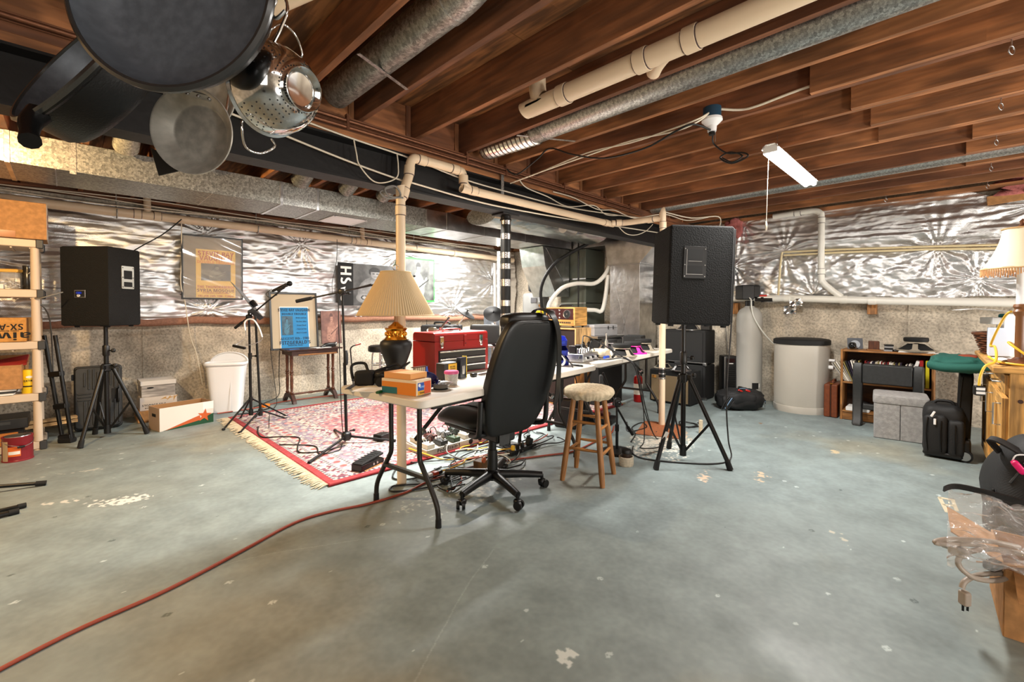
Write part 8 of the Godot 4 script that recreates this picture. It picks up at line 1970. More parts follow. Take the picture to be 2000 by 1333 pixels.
func near_right() -> void:
	# backpack in front of the cabinet
	var o := thing("backpack", "large black backpack with a pink tag on its strap at the right edge", "backpack", V(3.45, 0, 0.33), 12)
	part("body", G.new().grid(func(u: float, v: float) -> Vector3:
		var a := TAU * u
		var ph := PI * (v - 0.5)
		var cp := pow(maxf(cos(ph), 0.0), 0.5)
		var c := signf(cos(a)) * pow(absf(cos(a)), 0.6) * cp
		var s := signf(sin(a)) * pow(absf(sin(a)), 0.6) * cp
		var yn := sin(ph)
		return V(c * 0.2 * (1.0 - 0.2 * maxf(yn, 0.0)) + 0.02 * sin(yn * 6.0), 0.29 + yn * 0.285, s * (0.25 - 0.05 * maxf(yn, 0.0))), 48, 28, true), M.nylon, o)
	part("front_pocket", G.new().soft(V(-0.13, 0.22, 0.05), V(0.2, 0.4, 0.36), 0.5, 0.5, 34, 20, 0.05, 3), mat(Color(0.055, 0.055, 0.058), 0.65, 0, null, 12.0, T.weave_n, 0.5, true), o)
	part("side_pocket", G.new().soft(V(-0.05, 0.17, -0.2), V(0.2, 0.3, 0.1), 0.5, 0.5, 24, 14, 0.06, 6), M.nylon, o)
	part("piping", G.new().tube([V(-0.19, 0.05, -0.13), V(-0.22, 0.25, -0.14), V(-0.21, 0.38, -0.06), V(-0.19, 0.44, 0.08), V(-0.17, 0.45, 0.2)], 0.008, 8, 6), M.grey_plastic, o)
	part("zip", G.new().tube([V(-0.14, 0.35, -0.19), V(-0.13, 0.5, -0.1), V(-0.1, 0.55, 0.03), V(-0.1, 0.55, 0.18)], 0.005, 6, 6), M.grey_plastic, o)
	part("carry_strap", ribbon([V(-0.02, 0.47, -0.2), V(-0.06, 0.54, -0.25), V(-0.11, 0.55, -0.22), V(-0.13, 0.5, -0.14)], V(0.6, 0.1, 0.3).normalized(), 0.06, 0.008), M.nylon, o)
	part("pink_tag", G.new().soft(V(-0.17, 0.44, -0.17), V(0.03, 0.075, 0.03), 0.5, 0.5, 12, 8, 0, 1, rz(18) * rx(-35)), mat(Color(0.85, 0.08, 0.4), 0.35), o)
	part("white_loop", G.new().tube([V(-0.16, 0.46, -0.19), V(-0.18, 0.5, -0.18), V(-0.17, 0.5, -0.13), V(-0.165, 0.46, -0.15)], 0.003, 6, 5), M.white_plastic, o)
	part("mesh_straps", ribbon([V(-0.12, 0.06, -0.21), V(-0.14, 0.2, -0.25), V(-0.1, 0.3, -0.24)], V(0.9, 0.0, 0.3).normalized(), 0.05, 0.006), M.black_matte, o)
	# cardboard box with flaps out
	o = thing("cardboard_box", "open brown cardboard box with its flaps spread, bottom right corner", "box", V(2.64, 0, 0.36), 3)
	var w := 0.4
	var dp := 0.5
	var h := 0.25
	for s in [-1, 1]:
		part("box_wall", G.new().box(V(s * w / 2, h / 2, 0), V(0.006, h, dp), 0.001), M.card, o)
		part("box_wall", G.new().box(V(0, h / 2, s * dp / 2), V(w, h, 0.006), 0.001), M.card, o)
	part("box_bottom", G.new().box(V(0, 0.006, 0), V(w, 0.006, dp)), M.card, o)
	part("flap", G.new().box(V(0.0, h + 0.035, -dp / 2 - 0.07), V(0.3, 0.005, 0.16), 0.001, rx(28)), M.card, o)
	part("flap", G.new().box(V(-w / 2 - 0.06, h - 0.03, -0.08), V(0.14, 0.005, 0.3), 0.001, rz(26)), M.card, o)
	part("flap", G.new().box(V(-w / 2 - 0.02, h + 0.03, -dp / 2 + 0.02), V(0.17, 0.005, 0.12), 0.001, ry(35) * rz(-24)), M.card, o)
	# cords spilling out
	var grey := mat(Color(0.62, 0.57, 0.52), 0.45)
	solo("power_cord", G.new().tube([V(2.55, 0.3, 0.16), V(2.42, 0.34, 0.08), V(2.3, 0.355, -0.02), V(2.24, 0.352, -0.06), V(2.26, 0.345, -0.04), V(2.4, 0.32, 0.04), V(2.52, 0.28, 0.12), V(2.6, 0.27, 0.2)], 0.009, 8, 6), grey, "beige power cord looped out over the box flap at its far left", "cord")
	o = thing("power_cord", "beige power cord in a big loop with its plug hanging below the box flap", "cord", V(0, 0, 0))
	part("cable", G.new().tube([V(2.5, 0.29, 0.2), V(2.44, 0.31, 0.1), V(2.35, 0.3, 0.02), V(2.325, 0.26, 0.0), V(2.34, 0.22, 0.04), V(2.4, 0.21, 0.1), V(2.46, 0.225, 0.14), V(2.4, 0.215, 0.06), V(2.34, 0.2, 0.02), V(2.325, 0.175, 0.01)], 0.009, 8, 6), grey, o)
	part("plug", G.new().box(V(2.328, 0.14, 0.018), V(0.03, 0.055, 0.034), 0.008, ry(-40)), grey, o)
	for s in [-1, 1]:
		part("prong", G.new().box(V(2.33 + s * 0.006, 0.103, 0.02 + s * 0.006), V(0.002, 0.022, 0.007)), M.black_metal, o)
	o = thing("power_plug", "beige plug with two bare prongs pointing left from the box", "plug", V(2.33, 0.305, 0.0), -20)
	part("plug", G.new().soft(V(0, 0, 0), V(0.035, 0.035, 0.055), 0.5, 0.5, 16, 10), grey, o)
	for s in [-1, 1]:
		part("prong", G.new().box(V(s * 0.006, 0, -0.036), V(0.002, 0.007, 0.02)), M.steel, o)
	solo("black_plug", G.new().soft(V(0, 0, 0), V(0.06, 0.035, 0.04), 0.5, 0.5, 16, 10), M.black_plastic, "black plug lying in the mouth of the cardboard box", "plug", V(2.41, 0.258, 0.09), -30)
	# clear plastic bag with a black zip edge
	o = thing("plastic_bag", "crumpled clear plastic bag with a black zipped edge lying on the cardboard box", "bag", V(2.56, 0.3, 0.4), 0)
	var f := FastNoiseLite.new()
	f.seed = 15
	f.frequency = 1.0
	f.fractal_octaves = 4
	var film := mat(Color(0.97, 0.97, 0.97, 0.16), 0.06)
	film.transparency = BaseMaterial3D.TRANSPARENCY_ALPHA
	film.normal_enabled = true
	film.normal_texture = T.leather_n
	film.normal_scale = 0.25
	film.uv1_scale = V(2, 2, 2)
	for side in 2:
		part("clear_film", G.new().grid(func(u: float, v: float) -> Vector3:
			var z := -0.43 + u * 0.75
			var top := 0.235 - 0.06 * u
			var y := lerpf(top, -0.08 + 0.06 * sin(u * 5.0), v)
			var bulge := sin(PI * v) * (0.11 if side == 0 else -0.07)
			var n := 0.05 * f.get_noise_3d(u * 5.0, v * 5.0, side * 9.0) + 0.03 * f.get_noise_3d(u * 14.0, v * 12.0, 3.0)
			return V(-0.22 - bulge - n + u * 0.02, y + 0.03 * f.get_noise_2d(u * 7.0, v * 4.0), z), 50, 36, false, 0.0), film, o)
	part("zip_edge", ribbon([V(-0.25, 0.23, -0.44), V(-0.23, 0.245, -0.4), V(-0.22, 0.235, -0.28), V(-0.22, 0.22, -0.14), V(-0.22, 0.19, 0.02), V(-0.22, 0.175, 0.2), V(-0.2, 0.17, 0.34)], V(-0.4, 0.9, 0.1).normalized(), 0.022, 0.006), M.black_plastic, o, "black zipped edge")
	part("grey_cover", G.new().soft(V(-0.14, 0.06, 0.02), V(0.16, 0.18, 0.46), 0.5, 0.5, 30, 18, 0.25, 8), mat(Color(0.75, 0.75, 0.75), 0.8), o)
	part("dark_packing", G.new().soft(V(-0.2, -0.02, 0.1), V(0.12, 0.1, 0.26), 0.6, 0.6, 24, 14, 0.3, 4), M.grey_plastic, o)

func cords() -> void:
	var y := 0.008
	# orange extension cord crossing the floor from the lower left
	solo("extension_cord", G.new().tube([V(-0.35, y, -2.15), V(-0.02, y, -2.3), V(0.28, y, -2.37), V(0.6, y, -2.5), V(0.88, y, -2.62), V(1.08, y, -2.62), V(1.3, y, -2.56), V(1.55, y, -2.55), V(1.75, y, -2.6), V(2.1, y, -2.62), V(2.4, y, -2.55), V(2.75, y, -2.4), V(3.0, y, -2.3), V(3.3, y, -2.32), V(3.7, y, -2.38), V(3.95, y, -2.5)], 0.0075, 8, 6), M.cord_orange, "orange extension cord snaking from the lower left under the table", "cord")
	solo("extension_cord", G.new().tube([V(1.2, y + 0.006, -6.0), V(1.6, y, -6.05), V(1.9, y, -6.2), V(2.3, y, -6.22), V(2.8, y, -6.15), V(3.3, y, -6.3)], 0.007, 8, 6), M.cord_orange, "thin orange cord along the foot of the left wall behind the side table", "cord")
	# mats of cables under the table
	var rng := RandomNumberGenerator.new()
	rng.seed = 77
	var names := ["black", "dark grey", "pale", "cream", "yellow", "red"]
	var mats := [M.wire_black, M.wire_black, M.wire_black, M.wire_white, M.cord_yellow, M.cord_orange]
	for k in 26:
		var p := V(1.95 + rng.randf() * 1.0, y + rng.randf() * 0.02, -2.95 + rng.randf() * 0.55)
		var a := rng.randf_range(-0.5, 0.5) + (PI if rng.randf() < 0.5 else 0.0)
		var pts := [p]
		for j in rng.randi_range(6, 10):
			a += rng.randf_range(-0.75, 0.75)
			p += V(cos(a), 0, sin(a) * 0.7) * rng.randf_range(0.1, 0.17)
			p.x = clampf(p.x, 1.75, 3.2)
			p.z = clampf(p.z, -3.0, -2.36)
			p.y = y + rng.randf() * 0.022
			pts.append(p)
		solo("floor_cable", G.new().tube(pts, rng.randf_range(0.0035, 0.006), 6, 5), mats[k % 3 if k % 4 else 3 + (k / 4) % 3], "cable in the tangle on the floor under the work table", "cable", Vector3.ZERO, 0, "tangled floor cables under the table")
	for k in 3:
		var q: Array = [[V(1.9, y, -3.2), V(1.75, y + 0.01, -3.0), V(1.62, y, -2.82), V(1.75, y, -2.72), V(2.0, y, -2.78)], [V(1.7, y, -2.6), V(1.55, y, -2.7), V(1.5, y, -2.62), V(1.7, y, -2.52), V(2.0, y, -2.48)], [V(1.3, 0.02, -4.2), V(1.5, 0.02, -3.95), V(1.45, 0.02, -3.7), V(1.6, 0.02, -3.68), V(1.7, 0.02, -3.84)]][k]
		solo("floor_cable", G.new().tube(q, 0.006, 8, 6), M.wire_black, ["black cable curling off the rug's front edge by the table leg", "black cable looped round the foot of the left standpipe", "black cable lying on the rug up to the tall boom stand"][k], "cable")
	solo("floor_cable", G.new().tube([V(1.35, 0.02, -5.0), V(1.28, 0.02, -4.75), V(1.27, 0.02, -4.55), V(1.4, 0.02, -4.45), V(1.5, 0.02, -4.3), V(1.4, 0.02, -4.05), V(1.35, 0.02, -3.85), V(1.5, 0.02, -3.75), V(1.7, 0.02, -3.78)], 0.006, 8, 6), M.wire_black, "black cable winding over the rug from the music stand", "cable")
	solo("floor_cable", G.new().tube([V(3.6, y, -2.1), V(3.85, y, -2.2), V(4.05, y, -2.35), V(4.3, y, -2.38), V(4.15, y, -2.25), V(3.9, y, -2.3), V(4.2, y, -2.5)], 0.006, 8, 6), M.wire_black, "black cable looped on the floor left of the right standpipe", "cable")
	solo("floor_cable", G.new().tube([V(4.45, y, -1.95), V(4.55, 0.02, -1.9), V(4.65, y, -1.98), V(4.55, y + 0.02, -2.08), V(4.45, y, -2.0), V(4.6, y, -1.88), V(4.72, y, -1.96)], 0.007, 8, 6), M.wire_black, "small coil of black cable on the floor right of the right standpipe", "cable")
	solo("paper_tube", G.new().cyl(V(0, 0, 0), V(0, 0.13, 0), 0.018, -1, 18), M.canvas, "short cream tube standing behind the tall loudspeaker's tripod", "tube", V(4.35, 0, -1.78))
	# guitar pedals on a white board
	var o := thing("pedal_board", "white pedal board crowded with small guitar pedals and patch leads on the rug edge", "pedal board", V(2.36, 0.018, -3.18), 2)
	part("frame_board", G.new().box(V(0, 0.045, 0), V(0.66, 0.014, 0.3), 0.003, rx(8)), mat(Color(0.72, 0.7, 0.66), 0.6), o)
	part("front_board", G.new().box(V(0, 0.026, 0.148), V(0.66, 0.05, 0.012), 0.002), mat(Color(0.74, 0.72, 0.68), 0.6), o)
	text("Pedaltrain-1", 0.03, M.ink, o, V(-0.11, 0.026, 0.1545))
	for s in [-1, 1]:
		part("side_board", G.new().box(V(s * 0.33, 0.026, 0), V(0.012, 0.05, 0.3), 0.002), mat(Color(0.72, 0.7, 0.66), 0.6), o)
	var pc := [Color(0.85, 0.83, 0.78), Color(0.06, 0.06, 0.06), Color(0.14, 0.22, 0.13), Color(0.7, 0.68, 0.63), Color(0.1, 0.1, 0.12), Color(0.8, 0.78, 0.72), Color(0.3, 0.13, 0.1), Color(0.5, 0.5, 0.5), Color(0.08, 0.14, 0.1), Color(0.78, 0.75, 0.7)]
	for k in 10:
		var c := V(-0.27 + (k % 5) * 0.135, 0.078 - 0.02 * (0.5 - k / 5) * 1.0 + (0.02 if k < 5 else 0.0), 0.07 - (k / 5) * 0.14)
		c.y = 0.052 - c.z * 0.14 + 0.022
		var p := thing("guitar_pedal", "small guitar pedal %s on the pedal board" % ["white, nearest the left front", "black, second along the front", "dark green, middle of the front", "pale grey, fourth along the front", "black, at the right front", "white, at the left rear", "brown, second along the rear", "grey, middle of the rear", "dark green, fourth along the rear", "cream, at the right rear"][k], "guitar pedal", o.position + c.rotated(Vector3.UP, deg_to_rad(2)), 2.0 + (k % 3) * 3 - 3)
		part("housing", G.new().box(V(0, 0.0, 0), V(0.075, 0.044, 0.118), 0.006), mat(pc[k], 0.4), p)
		for j in 3:
			part("dial_knob", G.new().cyl(V(-0.023 + j * 0.023, 0.022, -0.035), V(-0.023 + j * 0.023, 0.038, -0.035), 0.008, 0.007, 12), M.black_plastic if k % 2 == 0 else M.white_plastic, p)
		part("foot_switch", G.new().cyl(V(0, 0.022, 0.035), V(0, 0.036, 0.035), 0.009, -1, 12), M.chrome, p)
		if k % 5 < 4:
			solo("patch_lead", G.new().tube([V(0.035, 0.02, -0.05), V(0.045, 0.05, -0.06), V(0.085, 0.055, -0.065), V(0.1, 0.02, -0.05)], 0.004, 6, 5), M.wire_black, "short black patch lead between two pedals on the pedal board", "cable", p.position, 2, "patch leads on the pedal board")
	part("input_jack", G.new().cyl(V(0.13, 0.03, 0.152), V(0.13, 0.03, 0.16), 0.022, -1, 18), M.ink, o)
	part("input_jack", G.new().cyl(V(0.24, 0.03, 0.152), V(0.24, 0.03, 0.16), 0.02, -1, 18), M.ink, o)
	solo("pedal_cable", G.new().tube([V(2.2, 0.06, -3.02), V(2.18, 0.1, -2.95), V(2.12, 0.07, -2.86), V(2.2, 0.02, -2.78), V(2.35, 0.01, -2.8)], 0.006, 8, 6), M.wire_grey, "grey cable arching off the front of the pedal board", "cable")
	solo("pedal_cable", G.new().tube([V(1.98, 0.06, -3.2), V(2.03, 0.04, -3.0), V(2.12, 0.01, -2.88), V(2.25, 0.01, -2.82)], 0.006, 8, 6), M.cord_yellow, "thin yellow cable slanting off the left of the pedal board", "cable")
	# wah pedal
	o = thing("wah_pedal", "black rocker wah pedal with two front sockets on the rug's near corner", "guitar pedal", V(1.6, 0.018, -3.16), 22)
	part("housing", G.new().at(V(0, 0, 0), ry(0)).prism(PackedVector2Array([Vector2(-0.125, 0), Vector2(0.125, 0), Vector2(0.125, 0.03), Vector2(0.1, 0.045), Vector2(-0.125, 0.045)]), -0.05, 0.05, 0.004), M.black_metal, o)
	part("treadle", G.new().box(V(0, 0.058, 0), V(0.245, 0.016, 0.095), 0.005, rz(5)), M.rubber, o)
	for k in 7:
		part("tread_rib", G.new().box(V(-0.1 + k * 0.033, 0.068 - k * -0.003, 0), V(0.008, 0.004, 0.08), 0.001, rz(5)), M.rubber, o)
	for k in 2:
		part("socket", G.new().cyl(V(0.0 + k * 0.04, 0.022, 0.05), V(0.0 + k * 0.04, 0.022, 0.056), 0.009, -1, 14), M.steel, o)
	part("wooden_block", G.new().box(V(0, -0.004, 0.03), V(0.2, 0.012, 0.06), 0.003), M.oak, o)
	o = thing("tuner_pedal", "small black box pedal on the rug behind the table leg", "guitar pedal", V(2.02, 0.018, -3.72), 20)
	part("housing", G.new().box(V(0, 0.028, 0), V(0.13, 0.056, 0.1), 0.006), M.black_metal, o)
	part("switch", G.new().cyl(V(0, 0.056, 0), V(0, 0.078, 0), 0.007), M.chrome, o)
	# power strip and adapters
	o = thing("power_strip", "black power strip with plugs and an upright adapter behind the chair", "power strip", V(2.72, 0, -2.62), 5)
	part("strip", G.new().box(V(0, 0.02, 0), V(0.34, 0.04, 0.06), 0.01), M.black_plastic, o)
	part("adapter", G.new().box(V(0.1, 0.065, 0), V(0.055, 0.055, 0.05), 0.008, rx(12)), M.black_plastic, o)
	part("adapter_window", G.new().box(V(0.1, 0.1, -0.01), V(0.05, 0.035, 0.008), 0.003, rx(12)), M.grey_plastic, o)
	for k in 3:
		part("plug", G.new().soft(V(-0.12 + k * 0.06, 0.055, 0), V(0.03, 0.05, 0.03), 0.5, 0.5, 12, 8), M.black_plastic if k else M.cord_yellow, o)
	for k in 3:
		part("outlet", G.new().box(V(-0.14 + k * 0.06, 0.0405, 0), V(0.026, 0.002, 0.03)), M.grey_plastic, o)
	o = thing("effects_box", "small wooden box with a copper disc on top behind the chair column", "box", V(2.16, 0, -2.5), 15)
	part("case", G.new().box(V(0, 0.045, 0), V(0.1, 0.09, 0.08), 0.006), mat(Color(0.42, 0.3, 0.18), 0.6), o)
	part("dark_side", G.new().box(V(0.052, 0.045, 0), V(0.006, 0.08, 0.075), 0.002), M.black_plastic, o)
	part("copper_disc", G.new().cyl(V(-0.02, 0.1, 0.03), V(-0.02, 0.1, 0.042), 0.022, -1, 20), mat(Color(0.7, 0.36, 0.22), 0.4), o)
	part("disc_stem", G.new().cyl(V(-0.02, 0.088, 0.036), V(-0.02, 0.1, 0.036), 0.005), M.brass, o)
	o = thing("cord_splitter", "orange and white three-way cord splitter with black plugs by the table leg", "cord splitter", V(1.83, 0, -2.66), 15)
	part("white_body", G.new().soft(V(-0.03, 0.022, 0), V(0.06, 0.04, 0.05), 0.5, 0.5, 14, 8), M.white_plastic, o)
	part("orange_body", G.new().soft(V(0.02, 0.022, 0.01), V(0.06, 0.04, 0.05), 0.5, 0.5, 14, 8), mat(Color(0.75, 0.25, 0.12), 0.4), o)
	part("black_plug", G.new().soft(V(0.07, 0.02, 0.01), V(0.06, 0.03, 0.035), 0.5, 0.5, 14, 8), M.black_plastic, o)
	solo("metal_bracket", G.new().bar(V(0, 0.02, 0), V(0.08, 0.03, 0.03), 0.03, 0.02, 0.006).tube([V(0.06, 0.03, 0.02), V(0.12, 0.06, 0.04), V(0.15, 0.1, 0.03)], 0.014, 8, 3), M.steel, "small bent steel bracket on the floor under the table's right legs", "bracket", V(2.95, 0, -3.08))
	# worn paper under the right standpipe
	solo("floor_paper", G.new().grid(func(u: float, v: float) -> Vector3: return V((u - 0.5) * 0.55, 0.003 + 0.004 * sin(u * 8.0) * sin(v * 6.0), (v - 0.5) * 0.4), 14, 10, false, 0.002), mat(Color(0.62, 0.36, 0.2), 0.9, 0, T.blot, 5.0, null, 1, true), "rust-coloured rough patch of paper at the foot of the right standpipe", "paper", V(4.2, 0.001, -2.12), 20)
	# a letter left in old paint on the floor
	var fm := mat(Color(0.76, 0.72, 0.62), 0.7)
	var fo := thing("painted_letter", "pale letter like an F painted on the floor left of the clear bag", "floor marking", V(3.82, 0.0006, -0.05))
	for b in [[V(0.12, 0, -0.04), V(-0.14, 0, 0.0), 0.02], [V(0.12, 0, -0.045), V(0.13, 0, 0.03), 0.03], [V(-0.01, 0, -0.02), V(0.02, 0, 0.03), 0.025], [V(0.12, 0, 0.02), V(-0.07, 0, 0.04), 0.018]]:
		part("stroke", G.new().bar(b[0], b[1], b[2], 0.001, 0.0, 0.0 if absf(b[0].y) > 1.0 else 0.0), fm, fo)

# ---------------------------------------------------------------- helpers
class G:   # collects triangles for one mesh; x is the placement of what is added next
	var v := PackedVector3Array()
	var n := PackedVector3Array()
	var u := PackedVector2Array()
	var x := Transform3D()
	var nb := Basis()
	var off := Vector2.ZERO
	func at(p: Vector3, b := Basis()) -> G:
		x = Transform3D(b, p)
		nb = b.inverse().transposed()
		return self
	func t(a: Vector3, b: Vector3, c: Vector3, na: Vector3, nb_: Vector3, nc: Vector3, ua := Vector2.ZERO, ub := Vector2.ZERO, uc := Vector2.ZERO) -> void:
		var A := x * a
		var B := x * b
		var C := x * c
		var NA := (nb * na).normalized()
		var NB := (nb * nb_).normalized()
		var NC := (nb * nc).normalized()
		if (B - A).cross(C - A).dot(NA + NB + NC) > 0.0:
			v.append(A); v.append(C); v.append(B)
			n.append(NA); n.append(NC); n.append(NB)
			u.append(ua); u.append(uc); u.append(ub)
		else:
			v.append(A); v.append(B); v.append(C)
			n.append(NA); n.append(NB); n.append(NC)
			u.append(ua); u.append(ub); u.append(uc)
	func q(a: Vector3, b: Vector3, c: Vector3, d: Vector3, nn: Vector3, ua := Vector2.ZERO, ub := Vector2.ZERO, uc := Vector2.ZERO, ud := Vector2.ZERO) -> void:
		t(a, b, c, nn, nn, nn, ua, ub, uc)
		t(a, c, d, nn, nn, nn, ua, uc, ud)
	func q4(a: Vector3, b: Vector3, c: Vector3, d: Vector3, na: Vector3, nb_: Vector3, nc: Vector3, nd: Vector3, ua := Vector2.ZERO, ub := Vector2.ZERO, uc := Vector2.ZERO, ud := Vector2.ZERO) -> void:
		t(a, b, c, na, nb_, nc, ua, ub, uc)
		t(a, c, d, na, nc, nd, ua, uc, ud)
	# box with centre c, size s, chamfer bev; UVs in metres with U along its longest side
	func box(c: Vector3, s: Vector3, bev := 0.0, b := Basis()) -> G:
		var h := s * 0.5
		bev = minf(bev, minf(h.x, minf(h.y, h.z)) * 0.95)
		var longest := 0 if s.x >= s.y and s.x >= s.z else (1 if s.y >= s.z else 2)
		for ax in 3:
			var a1: int = (ax + 1) % 3
			var a2: int = (ax + 2) % 3
			if a2 == longest or (a1 != longest and s[a2] > s[a1]):
				var tmp := a1
				a1 = a2
				a2 = tmp
			for sg in [-1.0, 1.0]:
				var nn := Vector3.ZERO
				nn[ax] = sg
				var p := []
				var uv := []
				for k in [[-1, -1], [1, -1], [1, 1], [-1, 1]]:
					var o := Vector3.ZERO
					o[ax] = sg * h[ax]
					o[a1] = k[0] * (h[a1] - bev)
					o[a2] = k[1] * (h[a2] - bev)
					p.append(c + b * o)
					uv.append(Vector2(o[a1], o[a2] + ax * 0.37) + off)
				q(p[0], p[1], p[2], p[3], b * nn, uv[0], uv[1], uv[2], uv[3])
		if bev > 0.0:
			for ax in 3:   # twelve edges, each along ax
				var a1: int = (ax + 1) % 3
				var a2: int = (ax + 2) % 3
				for s1 in [-1.0, 1.0]:
					for s2 in [-1.0, 1.0]:
						var p := []
						for k in [-1.0, 1.0]:
							var o1 := Vector3.ZERO
							o1[ax] = k * (h[ax] - bev); o1[a1] = s1 * h[a1]; o1[a2] = s2 * (h[a2] - bev)
							var o2 := Vector3.ZERO
							o2[ax] = k * (h[ax] - bev); o2[a1] = s1 * (h[a1] - bev); o2[a2] = s2 * h[a2]
							p.append(c + b * o1)
							p.append(c + b * o2)
						var n1 := Vector3.ZERO
						n1[a1] = s1
						var n2 := Vector3.ZERO
						n2[a2] = s2
						q4(p[0], p[1], p[3], p[2], b * n1, b * n2, b * n2, b * n1, off, off, off + Vector2(0.1, 0), off + Vector2(0.1, 0))
			for sx in [-1.0, 1.0]:
				for sy in [-1.0, 1.0]:
					for sz in [-1.0, 1.0]:
						var a := c + b * Vector3(sx * h.x, sy * (h.y - bev), sz * (h.z - bev))
						var bb := c + b * Vector3(sx * (h.x - bev), sy * h.y, sz * (h.z - bev))
						var cc := c + b * Vector3(sx * (h.x - bev), sy * (h.y - bev), sz * h.z)
						t(a, bb, cc, b * Vector3(sx, 0, 0), b * Vector3(0, sy, 0), b * Vector3(0, 0, sz))
		return self
	func frame(d: Vector3) -> Basis:   # a basis whose y runs along d
		d = d.normalized()
		var s := Vector3.UP if absf(d.y) < 0.9 else Vector3.RIGHT
		var e := s.cross(d).normalized()
		return Basis(e, d, e.cross(d))
	func bar(a: Vector3, b: Vector3, w: float, d: float, bev := 0.0, roll := 0.0) -> G:   # a box from a to b
		var f := frame(b - a)
		if roll:
			f = f * Basis(Vector3.UP, roll)
		return box((a + b) * 0.5, Vector3(w, a.distance_to(b), d), bev, f)
	func cyl(a: Vector3, b: Vector3, r0: float, r1 := -1.0, seg := 12, caps := true) -> G:
		if r1 < 0.0:
			r1 = r0
		var f := frame(b - a)
		var L := a.distance_to(b)
		for i in seg:
			var a0 := TAU * i / seg
			var a1 := TAU * (i + 1) / seg
			var d0 := f * Vector3(cos(a0), 0, sin(a0))
			var d1 := f * Vector3(cos(a1), 0, sin(a1))
			var sl := f.y * ((r0 - r1) / maxf(L, 0.0001))
			q4(a + d0 * r0, a + d1 * r0, b + d1 * r1, b + d0 * r1, d0 + sl, d1 + sl, d1 + sl, d0 + sl, off + Vector2(0, a0 * r0), off + Vector2(0, a1 * r0), off + Vector2(L, a1 * r0), off + Vector2(L, a0 * r0))
			if caps:
				if r0 > 0.0:
					t(a, a + d0 * r0, a + d1 * r0, -f.y, -f.y, -f.y)
				if r1 > 0.0:
					t(b, b + d0 * r1, b + d1 * r1, f.y, f.y, f.y)
		return self
	static func smooth(p: Array, steps: int) -> PackedVector3Array:
		var o := PackedVector3Array()
		for i in p.size() - 1:
			var a: Vector3 = p[maxi(i - 1, 0)]
			var b: Vector3 = p[i]
			var c: Vector3 = p[i + 1]
			var d: Vector3 = p[mini(i + 2, p.size() - 1)]
			for k in steps:
				o.append(b.cubic_interpolate(c, a, d, float(k) / steps))
		o.append(p[-1])
		return o
	# a round tube through the points (smoothed when steps > 1); radius may be an Array (one per given point)
	func tube(pts: Array, r: Variant, seg := 6, steps := 1, caps := true) -> G:
		var p: PackedVector3Array = smooth(pts, steps) if steps > 1 else PackedVector3Array(pts)
		var m := p.size()
		var e := Vector3.ZERO
		var rings := []
		var L := 0.0
		for i in m:
			var d := (p[mini(i + 1, m - 1)] - p[maxi(i - 1, 0)]).normalized()
			if i == 0:
				e = frame(d).x
			else:
				L += p[i].distance_to(p[i - 1])
			e = (e - d * e.dot(d)).normalized()
			var f := d.cross(e)
			var rr: float
			if r is Array:
				var k := minf(float(i) / steps, r.size() - 1.0)
				rr = lerpf(r[int(k)], r[mini(int(k) + 1, r.size() - 1)], k - int(k))
			else:
				rr = r
			var ring := []
			for k in seg:
				var a := TAU * k / seg
				ring.append(e * cos(a) + f * sin(a))
			rings.append([p[i], rr, ring, L, d])
		for i in m - 1:
			var A: Array = rings[i]
			var B: Array = rings[i + 1]
			for k in seg:
				var k2 := (k + 1) % seg
				q4(A[0] + A[2][k] * A[1], A[0] + A[2][k2] * A[1], B[0] + B[2][k2] * B[1], B[0] + B[2][k] * B[1], A[2][k], A[2][k2], B[2][k2], B[2][k], Vector2(A[3], k * 0.02), Vector2(A[3], k * 0.02 + 0.02), Vector2(B[3], k * 0.02 + 0.02), Vector2(B[3], k * 0.02))
		if caps:
			for w in [0, m - 1]:
				var A: Array = rings[w]
				var nn: Vector3 = A[4] * (-1.0 if w == 0 else 1.0)
				for k in range(1, seg - 1):
					t(A[0] + A[2][0] * A[1], A[0] + A[2][k] * A[1], A[0] + A[2][k + 1] * A[1], nn, nn, nn)
		return self
